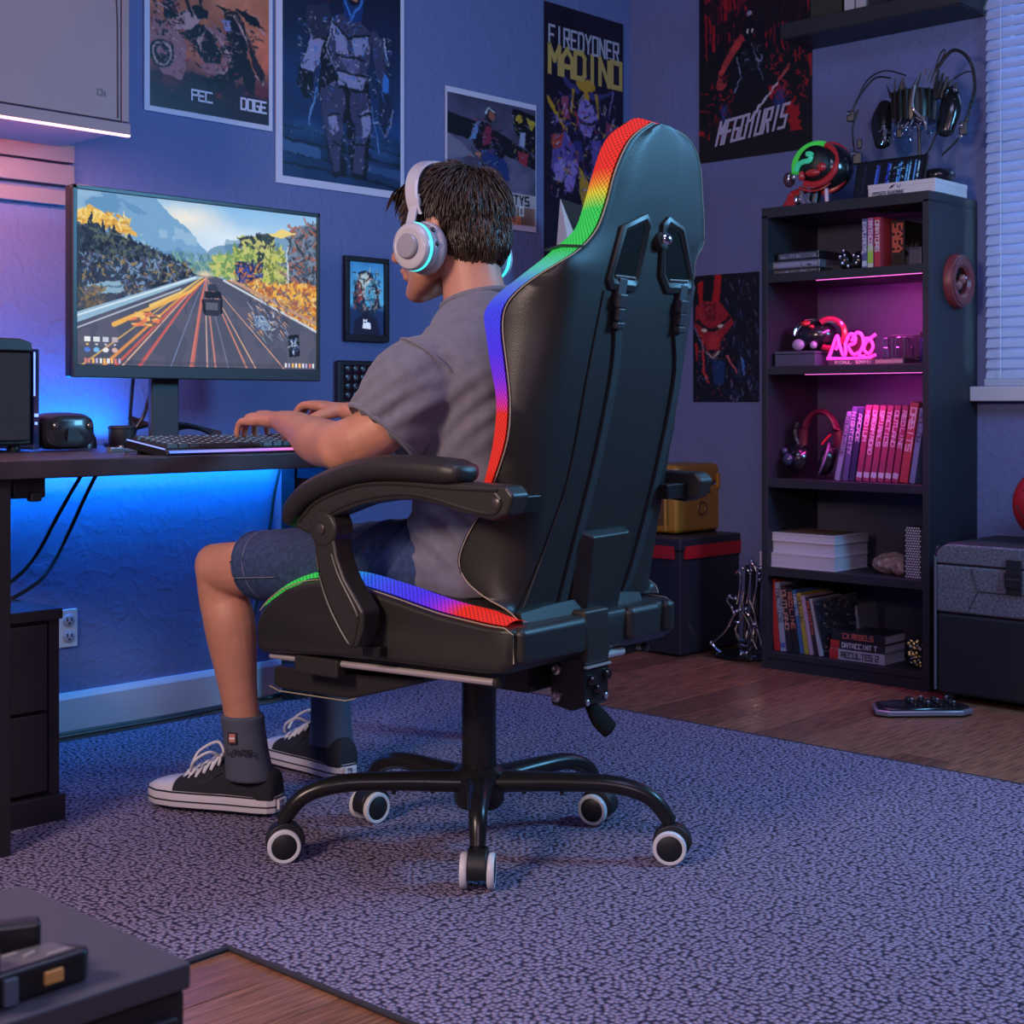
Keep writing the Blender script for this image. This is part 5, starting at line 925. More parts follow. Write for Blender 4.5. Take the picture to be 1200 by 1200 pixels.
# two faces seen: left face towards -x, right face towards -y; a corner stands at (0,-.09)
B().span((0, .30, .006), (.36, -.09, .345)).build('body', CK, cr, bev=.004); B().span((-.006, .306, .345), (.366, -.096, .385)).build('lid', CK, cr, bev=.006)
for a, c_ in (((-.0025, .29, .315), (.0, -.068, .353)), ((.022, -.0925, .315), (.34, -.0895, .353))): pass
B().span((-.008, .28, .318), (-.001, -.070, .360)).build('red_band', CRD, cr); B().span((.022, -.0985, .318), (.345, -.0895, .360)).build('red_band', CRD, cr)
yc = thing('yellow_case', (-.10, -.355, .3855), 'amber hard case with latches standing on the black crate', 'case')
YL_ = mat('amber_plastic', (.34, .15, .015), .4, bump=.1, bscale=160)
B().span((-.14, .14, .004), (.14, -.035, .16)).build('body', YL_, yc, bev=.014, seg=3); B().span((-.138, .138, .165), (.138, -.033, .235)).build('lid', YL_, yc, bev=.022, seg=3)
for x in (-.144, .09): B().span((x, -.030, .15), (x+.022, -.042, .20)).build('latch', YL_, yc, bev=.003)
B().span((-.05, -.0365, .135), (.05, -.0345, .143)).build('slot', DK, yc); B().torus((.0, -.036, .085), .022, .004, (0, 1, 0), 24, 8).build('boss_ring', mat('amber_dark', (.14, .06, .01), .4), yc)
q = B(); q.span((-.1415, .12, .03), (-.139, .0, .15)); q.build('label_panel', mat('panel_brown', (.10, .05, .015), .5), yc); B().text('RMZ', (-.1425, .11, .06), (0, -1, 0), (0, 0, 1), .028, .7, .2).build('lettering', mat('label_sand', (.4, .24, .08), .5), yc, smooth=0)
for y in (.12, .01): B().tube([(-.142, y, .012), (-.143, y, .155)], .006, 8).build('rib', YL_, yc)
wr = thing('wire_rack', (-.20, -.60, 0), 'chrome wire sculpture shaped like a tall splayed hand on the floor', 'sculpture')
CW = mat('chrome_wire', (.72, .70, .80), .14, metal=1)
def wp_(px, py): return (0, -(px-858)/88*.285, (772-py)/120*.315)
paths = [[(829, 759), (845, 742), (855, 722), (864, 708), (868, 690)], [(887, 760), (880, 735), (876, 715), (870, 700)], [(829, 760), (845, 770), (868, 772), (884, 768)], [(863, 705), (866, 690), (868, 675), (866, 665), (862, 667)], [(869, 705), (872, 685), (873, 668), (868, 662)], [(876, 700), (880, 680), (881, 662), (877, 655)], [(881, 705), (885, 685), (886, 665), (882, 655), (878, 652)], [(858, 718), (855, 710), (850, 703), (852, 698), (858, 700)], [(866, 716), (872, 722), (876, 735), (873, 750), (866, 758), (858, 752), (854, 740), (857, 730)], [(857, 742), (862, 750), (868, 748), (870, 738)], [(870, 714), (878, 728), (882, 745), (887, 757)], [(864, 764), (872, 764), (878, 756)], [(852, 730), (858, 728), (866, 716)]]
for i, p in enumerate(paths):
    pts = [wp_(*q_) for q_ in p]; pts = [(x+.02*math.sin(i*1.7), y, max(.006, z_)) for x, y, z_ in pts]; B().tube(curve_pts(pts), .0052 if i < 3 else .0042, 8).build('wire', CW if i % 4 else CHR, wr)
r_ = random.Random(4)
for p in [(862, 667), (868, 662), (877, 655), (878, 652), (852, 698), (858, 700), (884, 668), (885, 675), (881, 660), (864, 714), (870, 712), (860, 716), (829, 759), (866, 768), (872, 766), (886, 660), (875, 664)]: x, y, z_ = wp_(*p); B().ell((x+.01*r_.uniform(-1, 1), y, z_+.003), (.008, .008, .008), 8, 6).build('joint_ball', CHR, wr)
B().lathe([(.10, 0), (.105, .006), (.095, .012), (0, .013)], (.03, -.015, 0), (0, 0, 1), 32).build('base_plate', BLK, wr); q = B()
for y in (-.01, -.035, -.055): q.tube([(.035, y, .02), (.03, y-.01, .18), (.03, y-.015, .30)], .007, 8)
q.build('core_rods', mat('rod_dark', (.05, .045, .06), .25, metal=.8), wr)
# corner lamp with a tilted white cone, hidden below by the chair
lp_ = thing('floor_lamp', (-.60, -.25, 0), 'unlit floor lamp with a pointed white and dark shade behind the gaming chair', 'lamp')
B().lathe([(.11, 0), (.11, .015), (.02, .022)]).build('base', BM, lp_); B().tube([(0, 0, .02), (0, 0, 1.22)], .011, 10).build('pole', BM, lp_)
sp = dict(A=(-.068, 0, 1.480), R=(.085, 0, 1.462), BL=(-.040, -.05, 1.17), BM=(.055, -.06, 1.17), BR=(.16, 0, 1.15), BB=(.03, .12, 1.17))
def faces(*fs): 
    q = B()
    for f in fs: q.add([sp[k] for k in f.split()], [tuple(range(len(f.split())))])
    return q
faces('A BL BM', 'A BB BL', 'A R BB', 'R BR BB', 'BL BB BR BM').build('shade', mat('shade_white', (.80, .76, .72), .6), lp_, smooth=0)
faces('A BM BR R').build('shade_dark_side', mat('shade_dark', (.055, .05, .045), .6), lp_, smooth=0)
# foreground cabinet, cropped by the frame, with a gadget
fg = thing('low_cabinet', (-3.526, -2.415, 0), 'near black low cabinet cropped at the lower left corner', 'cabinet')
FGT = mat('cabinet_top', (.060, .056, .075), .5); FGB = mat('cabinet_side', (.020, .015, .020), .5)
B().span((-.55, 0, 0), (0, .235, .40)).build('body', FGB, fg, bev=.003); B().span((-.56, -.004, .40), (.003, .24, .42)).build('top', FGT, fg, bev=.003)
B().span((-.54, -.008, .03), (-.01, .0, .385)).build('door', FGB, fg, bev=.003)
gd_ = thing('handheld_console', (-3.640, -2.380, .4205), 'chunky black handheld gadget lying on the low cabinet', 'gadget')
GB = mat('gadget_black', (.016, .015, .018), .35)
q = B(); q.prism([(-.06, -.020), (.046, -.017), (.052, -.010), (.040, .012), (.0, .018), (-.06, .016)], (0, 0, 0), (1, 0, 0), (0, 1, 0), (0, 0, .022)); q.build('body', GB, gd_, bev=.004, seg=3)
q = B(); q.prism([(-.016, -.015), (.040, -.013), (.034, .010), (-.006, .013)], (0, 0, .0215), (1, 0, 0), (0, 1, 0), (0, 0, .0018)); q.build('face_plate', mat('gadget_face', (.09, .085, .10), .3), gd_)
q = B(); q.box((.014, .034, .019), (.044, .018, .036), -.45); q.build('side_block', GB, gd_, bev=.004); q = B(); q.lathe([(.017, 0), (.017, .016), (.012, .021), (0, .022)], (-.030, -.004, .020)); q.build('dial', GB, gd_)
B().box((.020, -.0188, .011), (.014, .003, .009)).build('amber_light', mat('amber_glow', (.5, .25, .08), .4, emit=(1, .5, .15), es=.04), gd_, bev=.001); B().box((-.012, -.0200, .010), (.010, .004, .018)).build('blue_clip', mat('clip_blue', (.10, .13, .18), .4), gd_, bev=.001)
q = B(); q.box((.012, .0, .0236), (.010, .002, .0008), .3); q.box((.028, -.010, .0236), (.016, .002, .0008)); q.box((.002, .008, .0236), (.010, .002, .0008)); q.build('face_marks', mat('marks_pale', (.35, .30, .30), .4), gd_, smooth=0)
# ---------------------------------------------------------------- gaming chair. local axes: x forward, y to the sitter's left, z up
CHLOC, CHROT = (-2.2495, -1.4502, .007), math.radians(95.36)
LEA = mat('chair_leather', (.020, .018, .0165), .44, bump=.09, bscale=560, kind='voronoi', spec=.5)
PLA = mat('chair_plastic', (.026, .023, .020), .42, bump=.05, bscale=900, spec=.5)
MET = mat('chair_steel', (.018, .017, .018), .28, metal=.3)
STI = mat('gold_stitch', (.36, .30, .21), .6); RAIL = mat('rail_chrome', (.66, .58, .55), .34, metal=.55)
ch = thing('gaming_chair', CHLOC, 'black leather gaming chair with rainbow lit edges and a five star base', 'chair', rz=CHROT)
def weave_mat():
    m = bpy.data.materials.new('rgb_mesh_fabric'); m.use_nodes = True; nt = m.node_tree; N, L = nt.nodes, nt.links; p = N['Principled BSDF']
    a = N.new('ShaderNodeAttribute'); a.attribute_name = 'paint'; s = N.new('ShaderNodeAttribute'); s.attribute_name = 'st'
    sp = N.new('ShaderNodeSeparateXYZ'); L.new(s.outputs['Vector'], sp.inputs[0])
    def mth(op, x, y=None):
        n = N.new('ShaderNodeMath'); n.operation = op
        for i, q in enumerate((x, y)):
            if q is None: continue
            if isinstance(q, (int, float)): n.inputs[i].default_value = q
            else: L.new(q, n.inputs[i])
        return n.outputs[0]
    k = PI/.0088; u, v = sp.outputs[0], sp.outputs[1]
    s1 = mth('SINE', mth('MULTIPLY', mth('ADD', u, v), k)); s2 = mth('SINE', mth('MULTIPLY', mth('SUBTRACT', u, v), k))
    pr = mth('MULTIPLY', mth('ABSOLUTE', s1), mth('ABSOLUTE', s2)); f = N.new('ShaderNodeMapRange'); f.inputs[1].default_value = .02; f.inputs[2].default_value = .26; L.new(pr, f.inputs[0])
    c = N.new('ShaderNodeMix'); c.data_type = 'RGBA'; c.inputs[6].default_value = (.012, .012, .014, 1); L.new(f.outputs[0], c.inputs[0]); L.new(a.outputs['Color'], c.inputs[7])
    L.new(c.outputs[2], p.inputs['Emission Color']); p.inputs['Emission Strength'].default_value = 1.0
    d = N.new('ShaderNodeMix'); d.data_type = 'RGBA'; d.inputs[0].default_value = .06; d.inputs[6].default_value = (.012, .012, .014, 1); L.new(a.outputs['Color'], d.inputs[7]); L.new(d.outputs[2], p.inputs['Base Color'])
    p.inputs['Roughness'].default_value = .8; p.inputs['Specular IOR Level'].default_value = .15
    b = N.new('ShaderNodeBump'); b.inputs['Strength'].default_value = .6; b.inputs['Distance'].default_value = .002; L.new(f.outputs[0], b.inputs['Height']); L.new(b.outputs[0], p.inputs['Normal'])
    return m
WEAVE = weave_mat()
def ramp(x, stops):
    for (a, ca), (b, cb) in zip(stops, stops[1:]):
        if x <= b: t = min(1, max(0, (x-a)/(b-a) if b > a else 0)); return tuple(p*(1-t)+q*t for p, q in zip(ca, cb))
    return stops[-1][1]
def strip(name, edges, cols, parent, bulge=.006):
    # edges: list of (outer point, inner point); cols: one linear colour per edge pair; a bulged ribbon with weave coordinates
    nn = 7; vv, cc, st, ff = [], [], [], []; d = 0
    for i, (a, b) in enumerate(edges):
        a, b = Vector(a), Vector(b)
        if i: d += ((a+b)/2-(Vector(edges[i-1][0])+Vector(edges[i-1][1]))/2).length
        t0 = Vector(edges[min(i+1, len(edges)-1)][0])-Vector(edges[max(i-1, 0)][0]); nrm = t0.cross(b-a); nrm = nrm.normalized() if nrm.length > 1e-9 else Vector((0, 0, 1))
        for k in range(nn): t = k/(nn-1); vv.append(a.lerp(b, t)+nrm*(bulge*4*t*(1-t)*STRIP_SIGN)); cc.append((*cols[i], 1)); st.append((d, t*(b-a).length, 0))
    for i in range(len(edges)-1):
        for k in range(nn-1): p = i*nn+k; ff.append((p, p+1, p+nn+1, p+nn))
    me = bpy.data.meshes.new(name); me.from_pydata(vv, [], ff)
    at = me.color_attributes.new('paint', 'FLOAT_COLOR', 'POINT'); at.data.foreach_set('color', np.array(cc, np.float32).reshape(-1))
    a2 = me.attributes.new('st', 'FLOAT_VECTOR', 'POINT'); a2.data.foreach_set('vector', np.array(st, np.float32).reshape(-1))
    return link(name, me, WEAVE, parent, 180)
STRIP_SIGN = 1
def dens(rows, k):  # catmull through rows of floats
    out = []; n = len(rows)
    for i in range(n-1):
        p0, p1, p2, p3 = [np.array(rows[q], float) for q in (max(0, i-1), i, i+1, min(n-1, i+2))]
        for j in range(k):
            t = j/k; out.append(.5*((2*p1)+(p2-p0)*t+(2*p0-5*p1+4*p2-p3)*t*t+(3*p1-p0-3*p2+p3)*t**3))
    out.append(np.array(rows[-1], float)); return out
# --- backrest stations: height, right half width, stitch (L,F), outer edge of the lit strip (L,F)
BR = [(.470, .205, .208, -.250, .200, -.238), (.485, .210, .216, -.236, .200, -.222), (.505, .214, .222, -.190, .195, -.178), (.530, .216, .225, -.155, .195, -.142), (.560, .218, .225, -.143, .195, -.127), (.600, .218, .225, -.160, .195, -.140), (.650, .218, .226, -.196, .194, -.168), (.700, .218, .235, -.229, .198, -.186),
      (.760, .216, .240, -.256, .199, -.201), (.820, .215, .240, -.261, .199, -.206), (.880, .215, .238, -.252, .194, -.189), (.930, .215, .236, -.243, .189, -.176), (.965, .216, .236, -.247, .184, -.168), (.990, .217, .233, -.266, .169, -.176), (1.015, .218, .222, -.298, .147, -.198), (1.040, .218, .197, -.331, .124, -.217),
      (1.058, .217, .168, -.340, .112, -.237), (1.080, .214, .140, -.345, .101, -.261), (1.105, .208, .121, -.350, .086, -.282), (1.145, .195, .108, -.357, .077, -.293), (1.185, .178, .100, -.364, .078, -.308), (1.218, .162, .088, -.371, .078, -.322), (1.243, .147, .071, -.375, .064, -.327), (1.260, .125, .050, -.378, .044, -.333), (1.272, .098, .028, -.380, .022, -.338), (1.279, .055, .014, -.381, .012, -.342)]
BD = dens(BR, 3)
def rearF(u): return -.24-.1853*(u-.47)
def du(u): t = min(1, max(0, (u-1.19)/.095)); return .010*t*t*(3-2*t)   # the front rim stands a little higher than the rear edge at the crown
def rside(r):   # the right-hand side: stitch and strip edge follow the wider right outline
    u, wr, sl, sf, ol, of = r; e = min(1, max(0, (u-1.03)/.07)); sr = sl*(1-e)+max(.006, wr-.006)*e
    return u, wr, sr, sf, max(.004, sr-(sl-ol)*(1-.4*e)-.012*e), of
def brow(r):
    def half(u, wr, sl, sf, ol, of, wl):
        rf = rearF(u); wl = max(.004, wl)
        return [(.45*wl, rf), (.80*wl, rf+.001), (.97*wl, rf+.006), (.5*(wl+sl), .6*(rf+.006)+.4*sf), (sl, sf-.002), (sl-.002, sf+.006), (ol+.004*min(1, ol/.05), of-.004), (ol*.90, of+.004), (.62*ol, max(of-.004, rf+.062)), (.25*ol, rf+.074)]
    u = r[0]; rf = rearF(u)
    left = half(*r, min(r[2]-.010, .198)); rr = rside(r); right = half(*rr, min(rr[2]-.010, .205))
    rise = [0, 0, 0, 0, 0, .25, 1, 1, 1, 1]; z_ = [u+du(u)*k for k in rise]
    return [Vector(p) for p in [(rf, 0, u)]+[(f, l, z) for (l, f), z in zip(left, z_)]+[(rf+.076, 0, u+du(u))]+[(f, -l, z) for (l, f), z in zip(right, z_)][::-1]]
rs = [brow(r) for r in BD]
b = B(); b.rings(rs); o = b.build('backrest', LEA, ch, smooth=60)
# stitching along the left and right stitch line
def srow(r, side):
    u, wr, sl, sf, ol, of = r if side > 0 else rside(r); return Vector((sf, side*sl, u)), Vector((of, side*ol, u+du(u)))
spL = [srow(r, 1)[0]+Vector((-.001, .0022, 0)) for r in BD]; spR = [srow(r, -1)[0]+Vector((-.001, -.0022, 0)) for r in BD]
B().tube(spL+spR[::-1][1:], .0012, 6).build('stitching', STI, ch)
RED_, ORG, YEL, GRE, TEA, BLU, VIO, PUR, MAG_ = (.88, .022, .010), (.9, .20, .02), (.75, .62, .03), (.03, .62, .09), (.10, .62, .52), (.05, .06, .95), (.07, .03, .95), (.22, .02, .85), (.55, .02, .55)
hue = [(.66, RED_), (.805, RED_), (.825, MAG_), (.85, PUR), (.90, VIO), (.97, BLU), (1.005, (.10, .22, .8)), (1.03, TEA), (1.06, GRE), (1.135, GRE), (1.158, YEL), (1.175, ORG), (1.195, RED_), (1.29, RED_)]
STRIP_SIGN = 1
ed, cl = [], []
for r in BD:
    if r[0] > .655: s_, o_ = srow(r, 1); ed.append((s_+Vector((.005, .002, 0)), o_+Vector((.004, .003, .0)))); cl.append(ramp(r[0], hue))
for r in BD[::-1]:
    if r[0] > .655: s_, o_ = srow(r, -1); ed.append((s_+Vector((.005, -.002, 0)), o_+Vector((.004, -.003, 0)))); cl.append(ramp(r[0], hue))
strip('light_strip', ed, cl, ch, .006)
i0 = min(range(len(BD)), key=lambda i: abs(BD[i][0]-1.068)); s_, o_ = srow(BD[i0], 1); s2, o2 = srow(BD[i0+1], 1)
B().tube([s_+Vector((-.002, .004, .0)), (s_+o_)/2+Vector((.0, .014, .006)), o_+Vector((.006, .004, .006))], .006, 8, flat=.45).build('strip_clip', PLA, ch)
# rear face helpers: (L, height) -> point just proud of the back
def rp(l, u, off=0): return Vector((rearF(u)-off, l, u))
def rprism(q, poly, off0, off1):
    n = len(poly); a = [rp(l, u, off0) for l, u in poly]; c_ = [rp(l, u, off1) for l, u in poly]
    return q.add(a+c_, [tuple(range(n)), tuple(range(2*n-1, n-1, -1))]+[(i, n+i, n+(i+1) % n, (i+1) % n) for i in range(n)])
def rring(outer, inner, off):
    q = B(); n = len(outer); mid = [((a[0]+c_[0])/2, (a[1]+c_[1])/2) for a, c_ in zip(outer, inner)]
    q.rings([[rp(*p, -.004) for p in outer], [rp(*p, off*.6) for p in outer], [rp(*p, off) for p in mid], [rp(*p, off*.4) for p in inner], [rp(*p, -.004) for p in inner]], closed=True); return q
HL_o, HL_i = [(.072, 1.106), (.006, 1.132), (-.014, 1.118), (.000, 1.010), (.010, 1.001), (.080, 1.002), (.091, 1.016)], [(.056, 1.098), (.010, 1.114), (.004, 1.106), (.010, 1.030), (.014, 1.022), (.072, 1.022), (.076, 1.030)]
HR_o, HR_i = [(-.046, 1.120), (-.062, 1.134), (-.116, 1.121), (-.176, 1.028), (-.170, 1.010), (-.092, 1.006), (-.062, 1.034)], [(-.060, 1.108), (-.068, 1.116), (-.104, 1.108), (-.158, 1.038), (-.154, 1.028), (-.094, 1.026), (-.078, 1.040)]
MATTE_DARK = mat('matte_dark', (.008, .006, .005), .7, spec=.08)
for oo, ii in ((HL_o, HL_i), (HR_o, HR_i)):
    f_ = rring(oo, ii, .008).build('belt_slot', PLA, ch, smooth=60, bev=.0015)
    q = B(); rprism(q, ii, -.002, .0022); q.build('slot_dark_panel', MATTE_DARK, f_, smooth=0); q = B(); q.tube([rp(ii[4][0], ii[4][1]+.003, .004), rp(ii[5][0], ii[5][1]+.003, .004)], .002, 6); q.build('slot_bar', mat('bar_bright', (.5, .45, .4), .3, metal=.8), f_)  # flat dark panel: the depth of the slot is put into its colour
q = B(); q.ell(rp(-.053, 1.094, .010), (.010, .013, .011), 16, 10); q.build('latch_knob', CHR, ch); q = B(); q.lathe([(.016, 0), (.016, .010), (.010, .014)], rp(-.050, 1.090, -.002), (-1, 0, .2), 18); q.build('latch_base', PLA, ch)
WEB = mat('strap_web', (.020, .020, .022), .7)
for pts in ([(.060, 1.026), (.050, .985), (.040, .945), (.028, .87), (.038, .727), (.062, .584), (.081, .475)], [(-.134, 1.03), (-.142, .986), (-.147, .945), (-.173, .858), (-.160, .69), (-.128, .53), (-.104, .475)]):
    P_ = curve_pts([rp(l, u, .0025) for l, u in pts], 6); q = B(); rr = []
    for p in P_: rr.append([p+Vector((dx, dy, 0)) for dx, dy in ((-.002, -.010), (-.002, .010), (.003, .010), (.003, -.010))])
    q.rings(rr); st_ = q.build('belt_strap', WEB, ch, smooth=0)
    l0, u0 = pts[1]; q = B(); q.box(rp(l0, u0, .008), (.012, .026, .024), rot=Matrix.Rotation(-.18, 3, 'Y')); q.box(rp(l0-.002, u0-.022, .008), (.010, .020, .022), rot=Matrix.Rotation(-.18, 3, 'Y')); q.box(rp(l0-.004, u0-.040, .008), (.012, .024, .012), rot=Matrix.Rotation(-.18, 3, 'Y')); q.build('belt_buckle', mat('buckle_plastic', (.045, .045, .05), .3), ch, bev=.003)
    q = B(); q.box(rp(l0, u0+.016, .004), (.008, .024, .044), rot=Matrix.Rotation(-.18, 3, 'Y')); q.build('strap_flap', mat('strap_flap', (.05, .05, .055), .5), ch, bev=.002)
# wide grooves beside the straps, lumbar cover
GRV = mat('groove_black', (.008, .008, .009), .6)
for pts in ([(.092, 1.0), (.102, .869), (.112, .70), (.145, .59), (.185, .485)],):
    q = B(); q.tube(curve_pts([rp(l, u, .0008) for l, u in pts]), .0022, 6); q.build('rear_seam', GRV, ch)
q = B(); rprism(q, [(.052, .598), (-.073, .600), (-.094, .570), (-.080, .452), (.050, .457), (.058, .555)], -.005, .004); n0 = len(q.v)
q = B(); lo = [(.054, .600), (-.075, .602), (-.096, .570), (-.082, .448), (.052, .452), (.060, .555)]; hi_ = [(.044, .592), (-.066, .594), (-.070, .560), (-.062, .452), (.030, .456), (.038, .552)]
q.rings([[rp(*p, -.004) for p in lo], [rp(*p, .004) for p in lo], [rp(*p, .022) for p in hi_]]); q.build('bracket_cover', LEA, ch, smooth=30, bev=.004)
# --- seat: body profile (F, U) of the side panel, swept across
SP = [(.306, .376), (.308, .416), (.298, .440), (.274, .462), (.236, .484), (.193, .499), (.151, .507), (.100, .508), (.052, .504), (-.026, .492), (-.080, .482), (-.133, .473), (-.190, .467), (-.234, .463), (-.262, .463), (-.280, .462), (-.284, .450), (-.282, .405), (-.266, .392), (-.209, .388), (.029, .384), (.293, .368)]
q = B(); ys = [(-.262, -.010), (-.258, 0), (-.23, .0), (.23, .0), (.258, 0), (.262, -.010)]
cx, cz = .01, .43
q.rings([[Vector((cx+(f-cx)*(1+e*3), y, cz+(u-cz)*(1+e*6))) for f, u in SP] for y, e in ((-.214, -.012), (-.206, 0), (.258, 0), (.266, -.012))]); q.build('seat', LEA, ch, smooth=40, bev=.006, seg=3)
# cushion top between the side bolsters
q = B(); q.rings([[Vector((f, y, u+dz)) for f, u in [(.296, .43), (.262, .482), (.20, .505), (.12, .512), (.0, .50), (-.12, .486), (-.25, .478), (-.26, .45)]] for y, dz in ((-.15, 0), (-.09, .006), (.02, .008), (.12, .006), (.20, 0))]); q.build('seat_cushion', LEA, ch, smooth=60)
TOP = dens([(.296, .445), (.274, .466), (.236, .488), (.193, .503), (.151, .511), (.100, .512), (.052, .508), (-.026, .496), (-.080, .486), (-.133, .477), (-.190, .471), (-.234, .467), (-.266, .466)], 4)
shue = [(-.30, RED_), (-.155, RED_), (-.135, MAG_), (-.11, PUR), (-.07, VIO), (.0, BLU), (.05, (.03, .12, .9)), (.085, (.02, .3, .85)), (.12, TEA), (.15, GRE), (.32, (.04, .5, .05))]
for s in (1, -1):
    STRIP_SIGN = s
    so_ = 0 if s > 0 else .052
    strip('light_strip', [((f, s*.257+so_, u+.001), (f-.002, s*.205+so_, u+(.010 if f > -.20 else .001+.009*max(0, (f+.262)/.062)))) for f, u in TOP if s > 0 or f > -.15], [ramp(f, shue) for f, u in TOP if s > 0 or f > -.15], ch, .006)
    B().tube([Vector((f, s*.262+so_, u-.002)) for f, u in TOP]+[Vector((-.283, s*.262+so_, .455)), Vector((-.284, s*.262+so_, .41))], .0012, 6).build('stitching', STI, ch)
# rear panel of the seat: three upholstered blocks
for y0, y1 in ((.258, .070), (-.050, -.158), (-.168, -.206)):
    q = B(); q.span((-.296, y0-.004, .404), (-.26, y1+.004, .464)); q.build('seat_rear_pad', LEA, ch, bev=.013, seg=4)
# --- footrest, rails
for s in (1, -1):
    sh_ = 0 if s > 0 else .052
    B().tube([(.288, s*.242+sh_, .360), (-.232, s*.242+sh_, .372)], .0058, 10).build('slide_rail', RAIL, ch); B().lathe([(.0085, 0), (.0085, .008), (.004, .011)], (-.232, s*.242+sh_, .372), (-1, 0, 0), 12).build('rail_cap', PLA, ch)
    B().span((.215, s*.232+sh_, .340), (.108, s*.256+sh_, .372)).build('rail_bracket', PLA, ch, bev=.004)
    B().span((.26, s*.20+sh_, .362), (-.22, s*.235+sh_, .386)).build('rail_mount', PLA, ch)
q = B(); q.prism([(.322, .332), (.324, .300), (.316, .292), (.13, .294), (.115, .298), (-.04, .342), (-.05, .352)], (0, -.205, 0), (1, 0, 0), (0, 0, 1), (0, .41, 0)); q.build('footrest', LEA, ch, bev=.007, seg=3)
B().tube([(.326, .212, .296), (.30, .212, .2895), (.13, .212, .2925), (.105, .212, .300)], .0012, 6).build('stitching', STI, ch)
for s in (1, -1): B().tube([(.15, s*.17, .345), (-.05, s*.17, .36)], .007, 8).build('footrest_link', MET, ch)
# --- armrests
PADT = [(.172, .612), (.181, .634), (.162, .664), (.110, .694), (.042, .717), (-.040, .7305), (-.120, .733), (-.196, .727), (-.226, .719), (-.238, .706), (-.228, .694), (-.190, .690), (-.10, .693), (-.02, .690), (.048, .676), (.106, .648), (.132, .612), (.150, .600)]
FRM = [(.146, .606), (.134, .622), (.088, .658), (.018, .683), (-.039, .692), (-.108, .695), (-.175, .692), (-.234, .693), (-.316, .691), (-.330, .676), (-.318, .647), (-.290, .637), (-.234, .643), (-.185, .654), (-.134, .662), (-.082, .660), (-.017, .650), (.05, .628), (.085, .606), (.11, .594)]
STR = [(.100, .600), (.090, .545), (.067, .490), (.038, .448), (.016, .415), (.006, .411), (-.004, .416), (-.018, .446), (-.020, .474), (.024, .526), (.042, .561), (.050, .600)]
for s in (1, -1):
    i_arm = len(bpy.data.objects); before = set(ch.children)
    q = B(); q.limb([(.160, s*.301, .618), (.146, s*.301, .640), (.105, s*.301, .668), (.035, s*.301, .694), (-.04, s*.301, .7095), (-.12, s*.301, .7115), (-.19, s*.301, .709), (-.214, s*.301, .7075)], [(.030, .014), (.036, .019), (.039, .021), (.040, .0215), (.040, .0215), (.040, .0215), (.038, .021), (.034, .017)], 28, pw=2.7, sub=5); q.build('arm_pad', LEA, ch, smooth=180)
    q = B(); q.prism(FRM, (0, s*.278, 0), (1, 0, 0), (0, 0, 1), (0, s*.044, 0)); fr_ = q.build('arm_frame', PLA, ch, bev=.006, seg=3)
    q = B(); pts = [(-.296, .679), (-.306, .667), (-.298, .652), (-.280, .648), (-.234, .654), (-.185, .664), (-.134, .671), (-.082, .670), (-.017, .660), (.05, .638), (.10, .606)]
    q.tube(curve_pts([(f, s*.3225, u) for f, u in pts]), .0035, 6); q.build('frame_ridge', PLA, fr_)
    q = B(); pts = [(-.30, .684), (-.20, .684), (-.10, .687), (-.03, .684), (.02, .675), (.09, .650), (.132, .616)]; q.tube(curve_pts([(f, s*.3225, u) for f, u in pts]), .003, 6); q.build('frame_ridge', PLA, fr_)
    B().lathe([(.0085, 0), (.0085, .003), (.006, .0045), (0, .0045)], (-.298, s*.322, .664), (0, s, 0), 18).build('bolt_cap', mat('bolt_bronze', (.09, .075, .07), .35, metal=.5), fr_)
    q = B(); q.span((-.300, s*.21, .645), (-.275, s*.282, .672)); q.build('arm_mount', MET, ch, bev=.003)
    q = B(); q.prism(STR, (0, s*.280, 0), (1, 0, 0), (0, 0, 1), (0, s*.044, 0)); su = q.build('arm_strut', PLA, ch, bev=.006, seg=3)
    q = B(); q.tube(curve_pts([(.088, s*.3245, .56), (.078, s*.3245, .52), (.056, s*.3245, .475), (.020, s*.3245, .428), (.004, s*.3245, .420), (-.006, s*.3245, .45), (-.006, s*.3245, .472), (.034, s*.3245, .528), (.052, s*.3245, .565)]), .0022, 6); q.build('strut_ridge', PLA, su)
    q = B(); q.lathe([(.0, 0), (.031, 0), (.0315, .040), (.028, .044), (.020, .045), (.0, .045)], (.074, s*.282, .606), (0, s, 0), 32); pv = q.build('arm_pivot', PLA, ch, bev=.0015); B().lathe([(.009, 0), (.009, .0025), (.007, .0035), (0, .0035)], (.074, s*.327, .606), (0, s, 0), 18).build('pivot_pin', mat('bolt_bronze', (.09, .075, .07), .35), pv)
    for d in (0, .006): q = B(); q.torus((.060-d*.6, s*(.300), .640+d*.3), .014, .0018, (1, 0, -1.4), 20, 6); q.build('pivot_spring', RAIL, pv)
    B().span((.02, s*.20, .392), (-.02, s*.285, .412)).build('strut_mount', MET, ch, bev=.003)
    if s < 0:
        for o_ in set(ch.children)-before: o_.location.y += .045
